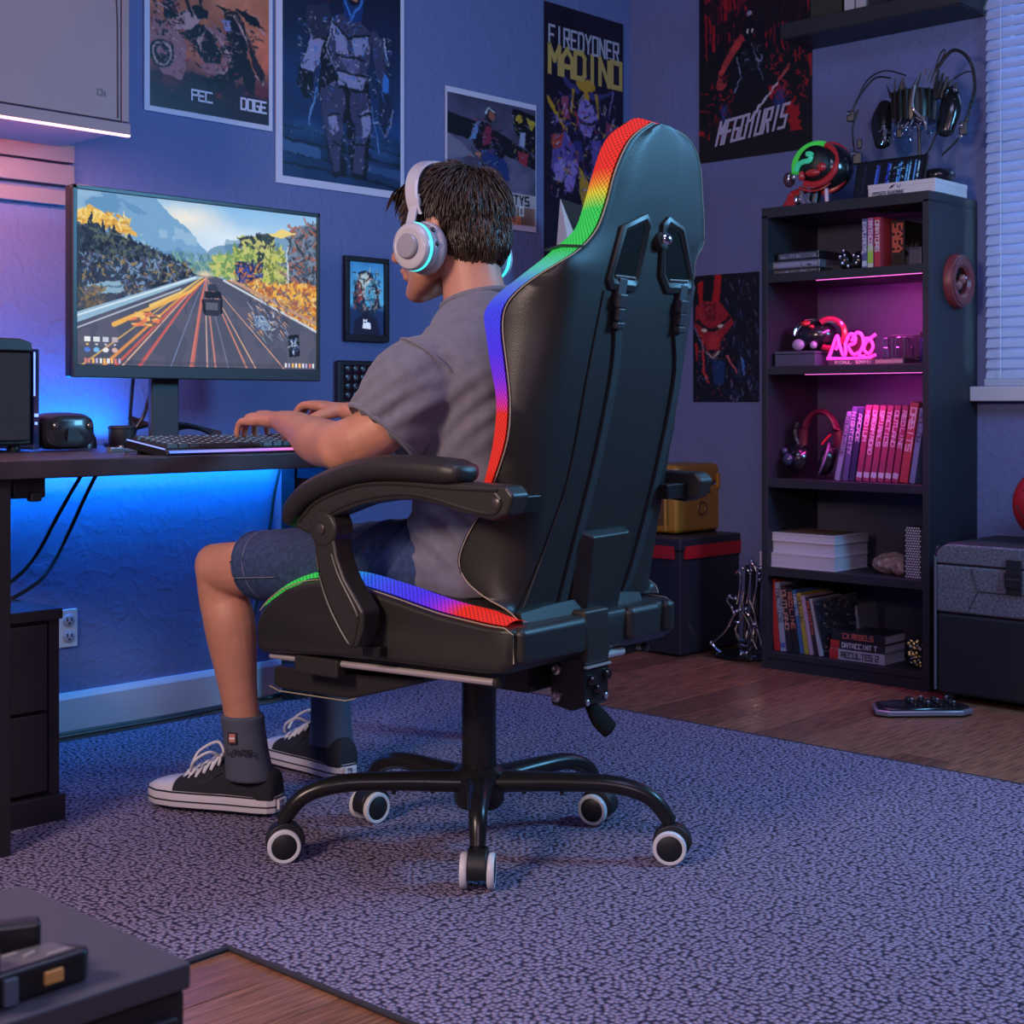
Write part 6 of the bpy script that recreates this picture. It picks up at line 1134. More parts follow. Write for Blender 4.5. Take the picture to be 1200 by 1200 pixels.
# --- mechanism, column, base
q = B(); q.span((.10, .10, .352), (-.17, -.10, .39)); q.span((-.12, .115, .33), (-.20, .03, .38)); q.build('tilt_mechanism', MET, ch, bev=.004)
q = B(); q.prism([(-.206, .392), (-.279, .392), (-.282, .374), (-.280, .310), (-.255, .300), (-.214, .306)], (0, .068, 0), (1, 0, 0), (0, 0, 1), (0, -.074, 0)); mc = q.build('recliner_bracket', MET, ch, bev=.003)
for f, u in ((-.226, .368), (-.226, .322)): B().lathe([(.0095, 0), (.0095, .005), (.005, .007), (0, .006)], (f, .068, u), (0, 1, 0), 16).build('bolt', mat('bolt_steel', (.5, .46, .46), .3, metal=.9), mc)
for l, u in ((.048, .352), (.004, .357), (.032, .336)): B().lathe([(.010, 0), (.010, .005), (.007, .010), (0, .010)], (-.280, l, u), (-1, 0, 0), 14).build('bolt', BLK, mc)
for l, u in ((.058, .316), (.004, .320)): B().ell((-.282, l, u), (.003, .005, .006), 10, 6).build('rivet', mat('rivet_pale', (.6, .58, .6), .3, metal=.8), mc)
q = B(); q.prism([(-.250, .470), (-.283, .470), (-.287, .400), (-.282, .378), (-.24, .378)], (0, .066, 0), (1, 0, 0), (0, 0, 1), (0, -.070, 0)); q.build('recliner_arm', PLA, ch, bev=.005)
q = B(); q.prism([(-.276, .374), (-.287, .374), (-.287, .377), (-.276, .377)], (0, .067, 0), (1, 0, 0), (0, 0, 1), (0, -.072, 0)); q.build('bright_edge', RAIL, ch)
B().tube([(-.268, .0, .386), (-.268, -.066, .385)], .007, 10).build('cross_rod', RAIL, ch)
q = B(); q.limb([(-.268, .030, .306), (-.282, .023, .284), (-.296, .014, .266)], [(.013, .007), (.021, .007), (.019, .006)], 14, up=(1, 0, 0)); q.build('recline_lever', MATTE_DARK, ch, bev=0)
B().lathe([(.030, .11), (.030, .135), (.0315, .14), (.0315, .355), (.0, .355)], (0, 0, 0), (0, 0, 1), 28).build('gas_column', MET, ch)
q = B(); q.lathe([(.0, .085), (.040, .085), (.046, .095), (.046, .150), (.036, .158), (.0, .158)], n=28); q.build('base_hub', MET, ch)
tips = [(.247, .252), (-.125, .156), (-.304, -.166), (-.065, -.285), (.293, -.019)]
# lift the nearest tip a bit outward so the star keeps its spread
TYRE = mat('caster_white', (.70, .70, .74), .35); HUBB = mat('caster_black', (.012, .012, .013), .45)
for i, (f, l) in enumerate(tips):
    d = Vector((f, l, 0)); R = d.length; e = d.normalized(); zr = .128
    pts = [e*.03+Vector((0, 0, .130)), e*(R*.45)+Vector((0, 0, .134)), e*(R*.72)+Vector((0, 0, .132)), e*(R*.90)+Vector((0, 0, .112)), e*R+Vector((0, 0, .070))]
    q = B(); P2, R2 = smooth_path(pts, [(.030, .020), (.022, .017), (.0185, .016), (.016, .015), (.0135, .0135)], 5); rr = []
    for k, (p, r_) in enumerate(zip(P2, R2)):
        a, c_ = P2[max(0, k-1)], P2[min(len(P2)-1, k+1)]; dd, x, y = frame_of(c_-a, (0, 0, 1) if k < len(P2)-4 else e)
        if k >= len(P2)-4: x, y = e.cross(Vector((0, 0, 1))), (c_-a).normalized().cross(e.cross(Vector((0, 0, 1))))*-1
        rr.append([p+x*(r_[0]*math.cos(2*PI*j/14))+y*(r_[1]*math.sin(2*PI*j/14)) for j in range(14)])
    q.rings(rr); q.build('base_leg', MET, ch, smooth=60)
    for kx in (.12, .22): B().cyl(e*kx*R*2+Vector((0, 0, .118)), e*kx*R*2+Vector((0, 0, .110)), .004, 8).build('leg_stud', PLA, ch)
    # caster: fork and two wheels; the rolling direction differs from caster to caster as in the photo
    th_ = (.25, 1.5, -.15, -.5, .75)[i]; ax = Vector((-.616, .788, 0))*math.cos(th_)+Vector((-.788, -.616, 0))*math.sin(th_)
    ax.normalize(); c0 = Vector((f, l, .030)); up_ = Vector((0, 0, 1)); fw = ax.cross(up_)
    q = B(); q.tube([Vector((f, l, .075)), Vector((f, l, .04))], .0095, 12); n = 12
    pr = [(.035*math.cos(a)-.004, .035*math.sin(a)+.004) for a in np.linspace(-.25, PI*.98, n)]+[(-.031, -.010), (.026, -.010)]
    q.prism(pr, c0-ax*.0165, fw, up_, ax*.033); cs_ = q.build('caster', HUBB, ch, bev=.003)
    for s in (1, -1):
        wc = c0+ax*(s*.0225)
        w_ = B().lathe([(.022, -.0055), (.0280, -.0055), (.0300, -.003), (.0300, .004), (.0280, .0065), (.0235, .0065), (.022, .004)], wc, ax*s, 30).build('wheel', TYRE, cs_, smooth=50)
        B().lathe([(.0, -.005), (.0235, -.005), (.0235, .0045), (.021, .0062), (.0, .0068)], wc, ax*s, 24).build('wheel_cap', HUBB, cs_, smooth=50)
# ---------------------------------------------------------------- the boy: same local axes as the chair
pe = thing('person', CHLOC, 'dark haired boy in grey t-shirt and denim shorts typing at the desk', 'person', rz=CHROT)
SKIN = mat('skin', (.53, .235, .155), .5, var=.10, vscale=14, bump=.08, bscale=260, subs=.12)
HC = Vector((.058, 0, 1.150)); HY_ = math.radians(3); HR = Matrix.Rotation(HY_, 3, 'Z') @ Matrix.Rotation(math.radians(6), 3, 'Y')
def hd_(x, y, z): return HC+HR @ Vector((x, y, z))
b = B()
# skull, jaw, face
b.ell(hd_(0, 0, .008), (.094, .074, .088), 24, 16, HR)
b.limb([hd_(.046, 0, .0), hd_(.070, 0, -.055), hd_(.082, 0, -.100)], [(.062, .052), (.054, .046), (.030, .026)], 18, up=(1, 0, 0))
b.limb([hd_(.0, .040, -.045), hd_(.052, .036, -.090), hd_(.098, .012, -.116)], [.026, .024, .018], 12); b.limb([hd_(.0, -.040, -.045), hd_(.052, -.036, -.090), hd_(.098, -.012, -.116)], [.026, .024, .018], 12)
b.ell(hd_(.098, 0, -.118), (.021, .024, .018), 12, 8, HR)                                # chin
b.limb([hd_(.098, 0, .010), hd_(.124, 0, -.022), hd_(.142, 0, -.042)], [.010, .012, .013], 10)      # nose
b.ell(hd_(.124, .011, -.044), (.012, .009, .009), 8, 6, HR); b.ell(hd_(.124, -.011, -.044), (.012, .009, .009), 8, 6, HR)
b.ell(hd_(.117, 0, -.072), (.013, .025, .0075), 12, 8, HR); b.ell(hd_(.113, 0, -.086), (.013, .022, .008), 12, 8, HR)   # lips
for s in (1, -1):
    b.ell(hd_(.080, .036*s, -.032), (.026, .024, .024), 12, 8, HR); b.ell(hd_(.083, .030*s, .022), (.014, .026, .009), 10, 6, HR)   # cheek, brow
    b.ell(hd_(-.008, .077*s, -.010), (.018, .009, .030), 12, 8, HR)                      # ear
# neck
b.limb([hd_(-.020, 0, -.050), (.018, 0, 1.05), (.004, 0, .985), (-.02, 0, .93)], [(.058, .060), (.053, .056), (.060, .062), (.09, .07)], 20, up=(1, 0, 0))
# trunk (under the shirt)
b.limb([(-.055, 0, .56), (-.055, 0, .70), (-.06, 0, .82), (-.045, 0, .90)], [(.13, .085), (.12, .080), (.13, .085), (.11, .06)], 20, up=(1, 0, 0))
# legs
LEGS = {1: dict(hip=(-.03, .09, .525), mid=(.25, .125, .517), knee=(.535, .148, .492), shin=(.530, .140, .380), low=(.510, .120, .22), ank=(.507, .098, .10), toe=(.66, .142, .03)),
        -1: dict(hip=(-.03, -.09, .525), mid=(.25, -.12, .515), knee=(.52, -.150, .490), shin=(.55, -.165, .36), low=(.578, -.195, .22), ank=(.585, -.205, .10), toe=(.74, -.228, .03))}
for s, g in LEGS.items():
    v = {k: Vector(p) for k, p in g.items()}
    b.limb([v['hip'], v['mid'], v['knee']-Vector((.06, 0, -.004)), v['knee']], [.078, .062, .053, .051], 18)
    b.ell(v['knee']+Vector((.020, 0, .006)), (.036, .042, .042), 16, 10)
    b.limb([v['knee']+Vector((0, 0, -.0)), v['knee']*.45+v['shin']*.55, v['shin']+Vector((-.012, 0, .0)), v['low'], v['ank']], [(.050, .050), (.047, .050), (.049, .053), (.034, .037), (.033, .036)], 18, up=(1, 0, 0), sub=4)
    b.limb([v['ank']+Vector((.0, 0, -.04)), v['toe']+Vector((-.05, 0, .012))], [.024, .018], 12)
# arms: shoulder, elbow, wrist, and a hand with five fingers each
ARM = {1: dict(sh=(-.025, .165, .905), el=(.118, .238, .742), wr=(.505, .015, .782), d=(.93, -.22, -.08), k=1.0), -1: dict(sh=(-.025, -.165, .905), el=(.16, -.235, .735), wr=(.560, -.235, .800), d=(.95, .06, -.04), k=.92)}
def hand(wr, d, s, k):
    # s = +1 left hand (thumb towards -y), palm down
    d = Vector(d).normalized(); up = Vector((.12, .10*s, 1)); sd = d.cross(up).normalized()*(1 if s > 0 else -1); up = sd.cross(d).normalized()*(1 if s > 0 else -1)
    if up.z < 0: up = -up
    # sd points to the thumb side
    W = Vector(wr); kn = [W+d*(.082*k)+sd*o+up*(.012+h) for o, h in ((.030, .0), (.010, .004), (-.011, .002), (-.030, -.004))]
    b.limb([W-d*.01, W+d*.03+up*.004, W+d*.072*k+up*.010], [(.026, .019), (.034, .017), (.040, .014)], 16, up=up)
    for i, (q, ln, fan) in enumerate(zip(kn, (.072, .080, .074, .058), (.16, .04, -.07, -.22))):
        fd = (d+sd*fan).normalized(); a1 = fd*math.cos(.10)+up*math.sin(.10)*.6; p1 = q+a1*(ln*.42); a2 = fd*.72-up*.70; p2 = p1+a2*(ln*.32); a3 = fd*.35-up*.93; p3 = p2+a3*(ln*.26)
        b.limb([q-d*.018-up*.002, q, p1, p2, p3], [.0115, .0112, .0098, .0088, .0076][:5] if i < 3 else [.0105, .0100, .0088, .0078, .0068], 10, up=up)
    t0 = W+d*.022+sd*.024-up*.002; t1 = t0+(d*.55+sd*.62-up*.30).normalized()*.038; t2 = t1+(d*.88+sd*.15-up*.42).normalized()*.030; t3 = t2+(d*.93-sd*.05-up*.36).normalized()*.022
    b.limb([t0, t1, t2, t3], [.0165, .0130, .0108, .0090], 10, up=up)
for s, a in ARM.items():
    sh, el, wr = Vector(a['sh']), Vector(a['el']), Vector(a['wr']); mid = el.lerp(wr, .28)+Vector((0, .006*s, -.006))
    hm = Vector((.034, .226*s, .772)) if s > 0 else sh.lerp(el, .5)
    b.limb([Vector((-.04, .125*s, .885)), hm, el], [.050, .047, .044], 16)
    b.ell(el+Vector((-.010, .004*s, -.006)), (.044, .042, .040), 14, 10)
    b.limb([el, mid, el.lerp(wr, .68), wr], [.043, (.046, .044), (.034, .031), (.028, .021)], 16, sub=4)
    hand(wr, a['d'], s, a['k'])
body = remeshed('body', b, .0042, 7, SKIN, pe)
# eyes and brows
EYE = mat('eye_white', (.75, .72, .70), .2); IRIS = mat('iris_brown', (.03, .016, .01), .15); LIP = mat('lip', (.42, .14, .11), .45)
for s in (1, -1):
    e = B().ell(hd_(.085, .031*s, .004), (.0115,)*3, 12, 8).build('eye', EYE, pe); B().ell(hd_(.0945, .031*s, .003), (.003, .0055, .0055), 10, 6).build('iris', IRIS, e)
    q = B(); q.limb([hd_(.096, .016*s, .027), hd_(.095, .034*s, .032), hd_(.084, .050*s, .027)], [.0035, .004, .0025], 8); q.build('eyebrow', mat('hair_brown', (.030, .018, .013), .45), pe)
# fingernails on the seen hand are too small to tell; hair next
HAIR = mat('hair_brown', (.030, .018, .013), .45)
HM = mat('hair_strand', (.045, .027, .019), .36, var=.5, vscale=60)
q = B(); q.ell(hd_(-.010, 0, .020), (.094, .080, .081), 28, 18, HR); q.ell(hd_(-.044, 0, -.030), (.062, .066, .070), 24, 14, HR); cap = remeshed('hair', q, .006, 4, HAIR, pe)
q = B(); r_ = random.Random(12)
crown = hd_(-.050, 0, .095)
VOL = [((-.010, .020), (.094, .080, .081)), ((-.044, -.030), (.062, .066, .070))]
for i in range(9000):
    u = r_.uniform(-1, 1); ph = r_.uniform(0, 2*PI); x, y, z = math.sqrt(1-u*u)*math.cos(ph), math.sqrt(1-u*u)*math.sin(ph), u
    vi = 0 if i % 3 else 1; (cx, cz), (ax_, ay_, az_) = VOL[vi]; (ox, oz), (bx_, by_, bz_) = VOL[1-vi]
    px, py, pz = cx+ax_*x, ay_*y, cz+az_*z
    if ((px-ox)/bx_)**2+(py/by_)**2+((pz-oz)/bz_)**2 < .92: continue
    low = -.088 if px < -.02 else (-.088+(px+.02)*1.7)
    if pz < low or (px > .055 and pz < .045): continue
    p = hd_(px, py, pz); nrm = (HR @ Vector((x/ax_, y/ay_, z/az_))).normalized()
    away = (p-crown); fl = (away-nrm*away.dot(nrm)); fl = fl.normalized() if fl.length > 1e-5 else Vector((1, 0, 0))
    if px > .02: fl = (fl+HR @ Vector((.9, 0, .1))).normalized()
    fl = (fl+Vector((0, 0, -.55))*(1 if px < .03 else .15)+Vector((r_.uniform(-.35, .35), r_.uniform(-.35, .35), r_.uniform(-.2, .2)))).normalized()
    fl = (fl-nrm*fl.dot(nrm)).normalized(); ln = r_.uniform(.022, .044)*(1.15 if pz > .03 else .75); lift = r_.uniform(.10, .40)*(1 if pz > 0 else .6)
    pts = [p-nrm*.003, p+fl*ln*.35+nrm*ln*lift*.55, p+fl*ln*.72+nrm*ln*lift*.60, p+fl*ln+nrm*ln*lift*.30]
    wd = r_.uniform(.0014, .0028); rr = []
    sx = fl.cross(nrm)
    for c_, wk in zip(pts, (wd*.8, wd, wd*.7, wd*.08)): rr.append([c_-sx*wk, c_+nrm*wk*.6, c_+sx*wk])
    q.rings(rr, cap=False)
hs = q.build('hair_locks', HM, pe, smooth=180); tag(hs, kind='stuff')
# fringe at the forehead
q = B()
for i in range(70):
    y = r_.uniform(-.06, .068); p = hd_(.060+r_.uniform(-.01, .015), y, .088-.25*abs(y)+r_.uniform(-.01, .004)); d = HR @ Vector((.8, r_.uniform(-.2, .3), -.25+r_.uniform(-.3, .2))); d.normalize(); l = r_.uniform(.020, .038); n_ = Vector((0, 0, 1))
    sx = d.cross(n_).normalized(); rr = []
    for t, wk in ((0, .004), (.4, .0042), (.75, .0028), (1, .0003)): c_ = p+d*l*t-Vector((0, 0, .030*t*t)); rr.append([c_-sx*wk, c_+n_*wk*.6, c_+sx*wk])
    q.rings(rr, cap=False)
for s in (1,):
    for i in range(40):   # sideburn in front of the ear cup
        p = hd_(.035+r_.uniform(-.012, .03), .074*s, .02+r_.uniform(-.02, .03)); d = HR @ Vector((.5, .0, -.8)); l = r_.uniform(.02, .034); rr = []
        for t, wk in ((0, .003), (.6, .003), (1, .0003)): c_ = p+d*l*t+Vector((0, .004*s*math.sin(t*3), 0)); rr.append([c_-Vector((wk, 0, 0)), c_+Vector((0, wk*.5*s, 0)), c_+Vector((wk, 0, 0))])
        q.rings(rr, cap=False)
tag(q.build('fringe', HM, pe, smooth=180), kind='stuff')
# --- t-shirt
TEE = mat('tshirt_grey', (.158, .150, .182), .9, var=.10, vscale=70, bump=.25, bscale=700, sheen=.2)
q = B()
def ring(c_, rx, ry, z, n=28, tilt=0, p=2.4):
    out = []
    for k in range(n):
        t = 2*PI*k/n; cx = math.copysign(abs(math.cos(t))**(2/p), math.cos(t)); sy = math.copysign(abs(math.sin(t))**(2/p), math.sin(t)); out.append(Vector((c_+rx*cx, ry*sy, z+tilt*cx)))
    return out
q.rings([ring(-.075, .125, .182, .488), ring(-.064, .142, .192, .510), ring(-.056, .144, .190, .550), ring(-.050, .138, .180, .590), ring(-.046, .126, .166, .650), ring(-.050, .115, .162, .720), ring(-.058, .115, .172, .790), ring(-.060, .112, .182, .850), ring(-.052, .100, .188, .900), ring(-.040, .082, .160, .945), ring(-.018, .070, .110, .975, tilt=-.008), ring(-.002, .066, .080, .997, tilt=-.014), ring(.002, .062, .068, 1.004, tilt=-.018)])
for s, (sh, hem) in {1: ((-.035, .120, .905), (.030, .222, .765)), -1: ((-.035, -.120, .905), (.045, -.224, .762))}.items():
    sh, hem = Vector(sh), Vector(hem); d = (hem-sh).normalized(); m_ = sh.lerp(hem, .5)+Vector((0, .012*s, .008)); pts = [sh, m_, hem-d*.003, hem]; rr = []
    for p, r in zip(smooth_path(pts, [(.082, 0), (.078, 0), (.076, 0), (.074, 0)], 4)[0], np.interp(np.linspace(0, 1, 13), (0, .12, .3, 1), (.045, .070, .083, .077))):
        dd, x, y = frame_of(d, (1, 0, 0)); rr.append([p+x*(r*math.cos(2*PI*k/24))+y*(r*.92*math.sin(2*PI*k/24)) for k in range(24)])
    q.rings(rr); ARMH = globals().setdefault('ARMH', []); ARMH.append((sh.lerp(hem, .22), d))
tee = remeshed('tshirt', q, .0055, 4, TEE, pe, (.05, .0035), .4)
# folds: push the shirt in and out along a few diagonal waves near the waist and armpit
me = tee.data; co = np.empty(len(me.vertices)*3, np.float32); no = np.empty_like(co); me.vertices.foreach_get('co', co); me.vertices.foreach_get('normal', no); co = co.reshape(-1, 3); no = no.reshape(-1, 3)
zz = co[:, 2]; wv = np.exp(-((zz-.585)/.055)**2)*.0045*np.sin(zz*130+co[:, 0]*-70+np.sin(co[:, 0]*30)*1.5)+np.exp(-((zz-.80)/.06)**2)*(np.abs(co[:, 1]) > .12)*.0030*np.sin(zz*160+co[:, 0]*140)+.0022*np.sin(zz*70+co[:, 0]*60+2*np.sin(co[:, 1]*25))
co += no*wv[:, None]; me.vertices.foreach_set('co', co.reshape(-1)); me.update()
q = B(); cr_ = [Vector((.002+.0635*math.cos(t), .0695*math.sin(t), 1.004-.018*math.cos(t))) for t in np.linspace(0, 2*PI, 36, endpoint=False)]; q.tube(cr_, .005, 8, closed=True, flat=1.3); q.build('collar', TEE, pe)
for p_, d in ARMH:
    dd, x, y = frame_of(d, (1, 0, 0)); B().tube([p_+x*(.0835*math.cos(t))+y*(.0775*math.sin(t)) for t in np.linspace(0, 2*PI, 48, endpoint=False)], .0022, 6, closed=True).build('shoulder_seam', TEE, pe)
for s, hem, sh in ((1, (.030, .222, .765), (-.035, .120, .905)), (-1, (.045, -.224, .762), (-.035, -.120, .905))):
    hem, sh = Vector(hem), Vector(sh); d = (hem-sh).normalized(); dd, x, y = frame_of(d, (1, 0, 0))
    for off, rr_, tr in ((-.001, .0762, .0050), (-.020, .0785, .0012)):
        B().tube([hem+d*off+x*(rr_*math.cos(t))+y*(rr_*.92*math.sin(t)) for t in np.linspace(0, 2*PI, 40, endpoint=False)], tr, 6, closed=True).build('sleeve_hem', TEE, pe)
# --- denim shorts
DEN = mat('denim', (.024, .048, .125), .85, var=.35, vscale=120, bump=.3, bscale=600)
q = B(); q.rings([ring(-.05, .110, .155, .478), ring(-.045, .122, .165, .51), ring(-.045, .120, .165, .56), ring(-.048, .110, .155, .60)])
for s in (1, -1):
    g = LEGS[s]; hip, mid, kn = (Vector(g[k]) for k in ('hip', 'mid', 'knee')); hem = mid.lerp(kn, .66)+Vector((0, 0, .003))
    dirs = (hem-mid).normalized(); rr = []
    P2, R2 = smooth_path([hip+Vector((-.02, 0, 0)), hip.lerp(mid, .5), mid, hem-dirs*.004, hem], [(.090, .088), (.086, .083), (.078, .075), (.071, .066), (.070, .065)], 4)
    for i, (p, r) in enumerate(zip(P2, R2)):
        dd, x, y = frame_of(dirs+Vector((0, 0, -.10)) if i > len(P2)-6 else dirs); rr.append([p+x*(r[0]*math.cos(2*PI*k/24))+y*(r[1]*math.sin(2*PI*k/24)) for k in range(24)])
    q.rings(rr)
sh_ = remeshed('shorts', q, .0055, 4, DEN, pe, (.06, .006), .4)
me = sh_.data; co = np.empty(len(me.vertices)*3, np.float32); no = np.empty_like(co); me.vertices.foreach_get('co', co); me.vertices.foreach_get('normal', no); co = co.reshape(-1, 3); no = no.reshape(-1, 3)
wv = np.exp(-((co[:, 0]-.08)/.07)**2)*.006*np.sin(co[:, 0]*150+co[:, 2]*110+np.sin(co[:, 2]*40)); co += no*wv[:, None]; me.vertices.foreach_set('co', co.reshape(-1)); me.update()
STD = mat('denim_stitch', (.16, .17, .26), .8)
for s in (1, -1):
    g = LEGS[s]; mid, kn = Vector(g['mid']), Vector(g['knee']); hem = mid.lerp(kn, .66)+Vector((0, 0, .003)); d = (kn-mid).normalized(); dd, x, y = frame_of(d+Vector((0, 0, -.10)))
    B().tube([hem-d*.030+x*(.0725*math.cos(t))+y*(.0675*math.sin(t)) for t in np.linspace(0, 2*PI, 36, endpoint=False)], .0010, 5, closed=True).build('hem_stitch', STD, pe)
    B().tube([hem-d*.001+x*(.0700*math.cos(t))+y*(.0650*math.sin(t)) for t in np.linspace(0, 2*PI, 36, endpoint=False)], .0030, 6, closed=True).build('leg_hem', DEN, pe)
    if s > 0: B().tube([hem-d*t+x*(-.0)+Vector((0, .0700+.0035*(t/.06), -.018)) for t in np.linspace(.014, .12, 8)], .0010, 5).build('side_stitch', STD, pe)
# --- socks and shoes
SOCK = mat('sock_slate', (.075, .085, .130), .95, bump=.25, bscale=500); CAN = mat('canvas_black', (.012, .012, .020), .85, bump=.2, bscale=900); RUB = mat('rubber_white', (.62, .58, .64), .45); LACE = mat('lace_white', (.72, .70, .74), .8); INKB = mat('rubber_line', (.01, .01, .015), .6)
def shoe_frame(heel, toe):
    h, t = Vector((*heel, 0)), Vector((*toe, 0)); d = (t-h).normalized(); return h, d, Vector((0, 0, 1)).cross(d).normalized(), (t-h).length
for s, heel, toe in ((1, (.448, .072), (.735, .160)), (-1, (.515, -.190), (.822, -.240))):
    g = LEGS[s]; h, d, sd, ln = shoe_frame(heel, toe); S_ = lambda a, c_, z: h+d*(a*ln)+sd*c_+Vector((0, 0, z+.0125))
    ank = Vector(g['ank']); low = Vector(g['low']); ct = Vector((ank.x, ank.y, 0))
    top = ank.lerp(low, .86) if s > 0 else ank.lerp(low, 1.0)
    q = B(); rr = []
    nk = 44
    base_c = Vector((ct.x, ct.y, .075))
    for i, t in enumerate(np.linspace(0, 1, 26)):
        p = base_c.lerp(Vector((top.x, top.y, top.z)), t); r = .0455-.005*math.sin(t*PI*.8)+(.0012 if t < .97 else -.001)-(.0008 if i % 2 else 0)*(t > .72)
        rr.append([p+Vector(((r+.004*(1-t))*(1+.03*(k % 2))*math.cos(2*PI*k/nk), (r-.002)*(1+.03*(k % 2))*math.sin(2*PI*k/nk), 0)) for k in range(nk)])
    q.rings(rr); so = q.build('sock', SOCK, pe, smooth=180)
    if s > 0:
        dsp = Vector((.1, 1, 0)).normalized(); o_ = base_c.lerp(top, .60); fd_ = Vector((-.48, .877, 0)); ux = Vector((-.877, -.48, 0)); rz_ = math.atan2(ux.y, ux.x)
        q = B(); q.text('LAVOR', o_+fd_*.0450-ux*.020+Vector((0, 0, -.020)), ux, (0, 0, 1), .010, .8, .24); q.build('sock_lettering', mat('sock_ink', (.012, .012, .02), .8), so, smooth=0)
        q = B(); q.box(o_+fd_*.0435-ux*.010+Vector((0, 0, .012)), (.018, .004, .022), rz=rz_); q.build('sock_badge', mat('badge_dark', (.015, .012, .02), .7), so); q = B(); q.box(o_+fd_*.0448-ux*.010+Vector((0, 0, .0125)), (.012, .004, .016), rz=rz_); q.build('badge_face', mat('badge_red', (.55, .18, .16), .6), so); q = B(); q.box(o_+fd_*.0454-ux*.010+Vector((0, 0, .012)), (.012, .004, .004), rz=rz_); q.build('badge_bar', mat('badge_cream', (.7, .6, .55), .6), so)
    sn = 'sneaker'
    # sole outline
    def outline(k, zz):
        pts = []
        for a, wi, wo in ((0, .0, .0), (.01, -.018, .018), (.05, -.029, .029), (.15, -.033, .034), (.35, -.033, .037), (.55, -.037, .045), (.72, -.041, .050), (.86, -.036, .046), (.95, -.022, .031), (.99, -.006, .012)):
            pts.append((a, wi, wo))
        L_ = [S_(a*(1+.0*k)+(a-.5)*k, wo*(1+2*k)*1.0, zz) for a, wi, wo in pts]; R_ = [S_(a+(a-.5)*k, wi*(1+2*k), zz) for a, wi, wo in pts]
        return L_+R_[::-1][:-1]
    tz = lambda ring_, lift: ring_
    q = B(); q.rings([outline(0.0, 0), outline(.012, .003), outline(.012, .028), outline(0, .031)]); sole = q.build('sole', RUB, pe, smooth=30)
    ol = outline(.014, .012); q = B(); q.tube(ol, .0016, 5, closed=True); q.build('sole_line', INKB, sole); q = B(); q.tube(outline(.008, .029), .0018, 5, closed=True); q.build('sole_line', INKB, sole)
    q = B(); q.box(S_(-.012, 0, .016), (.006, .030, .020), rz=math.atan2(d.y, d.x)); q.build('heel_patch', RUB, sole, bev=.002); q = B(); e_ = sd if s < 0 else -sd; q.text('TS', S_(-.0235, .010, .018), -sd, (0, 0, 1), .006, .8, .25); q.text('UME', S_(-.0235, .013, .008), -sd, (0, 0, 1), .006, .7, .25); q.build('heel_lettering', INKB, sole, smooth=0)
    # upper
    def sec(a, w, zt, zb=.026, n=16, fl=.75):
        out = []
        for k in range(n+1):
            t = PI*k/n; out.append(S_(a, w*math.copysign(abs(math.cos(t))**fl, math.cos(t))+.004*(a > .4), zb+(zt-zb)*abs(math.sin(t))**.8))
        return out
    q = B(); q.rings([sec(.012, .022, .055), sec(.03, .029, .080), sec(.08, .033, .086), sec(.18, .034, .080), sec(.30, .034, .078), sec(.38, .035, .088), sec(.46, .037, .086), sec(.56, .039, .072), sec(.66, .042, .060), sec(.74, .044, .052)]); up_ = q.build('upper', CAN, pe, smooth=60)
    q = B(); q.rings([sec(.73, .0445, .054), sec(.80, .043, .050), sec(.88, .037, .045), sec(.95, .024, .038), sec(.985, .010, .030)]); q.build('toe_cap', RUB, pe, smooth=60)
    q = B(); q.rings([[S_(a, c_, z+k) for k in (0, .005) for c_ in ((-.016, .016) if k == 0 else (.016, -.016))] for a, z, c0_ in ((.66, .060, 0), (.52, .080, 0), (.40, .096, 0), (.34, .118, 0))]); q.build('tongue', CAN, up_, smooth=60)
    if s > 0: B().box(S_(.352, .0, .112), (.010, .022, .014), rz=math.atan2(d.y, d.x)).build('tongue_tag', mat('tag_maroon', (.18, .03, .06), .7), up_)
    q = B()
    for i, (a, z) in enumerate(((.665, .0615), (.605, .0705), (.545, .0785), (.485, .0885), (.43, .096))):
        q.tube(curve_pts([S_(a-.015, -.027, z-.010), S_(a, -.010, z+.003), S_(a+.010, .010, z+.003), S_(a+.025, .027, z-.012), S_(a+.03, .034, z-.020)]), .0032, 6); q.tube(curve_pts([S_(a+.025, -.027, z-.012), S_(a+.005, 0, z+.006), S_(a-.015, .027, z-.010)]), .0030, 6)
    q.tube(curve_pts([S_(.44, .012, .10), S_(.47, .036, .112), S_(.56, .046, .095), S_(.60, .040, .075)]), .003, 6); q.tube(curve_pts([S_(.44, -.008, .10), S_(.50, -.010, .122), S_(.60, .010, .105), S_(.62, .026, .080)]), .003, 6)
    q.build('laces', LACE, pe)
    q = B(); q.tube(curve_pts([S_(.70, .040, .036), S_(.58, .040, .046), S_(.46, .037, .058), S_(.38, .034, .075)]), .0012, 5); q.build('upper_seam', mat('seam_navy', (.03, .03, .05), .8), up_); q = B(); q.tube(curve_pts([S_(.16, .0345, .078), S_(.20, .0355, .055), S_(.15, .0355, .034)]), .0012, 5); q.build('upper_seam', mat('seam_navy', (.03, .03, .05), .8), up_)

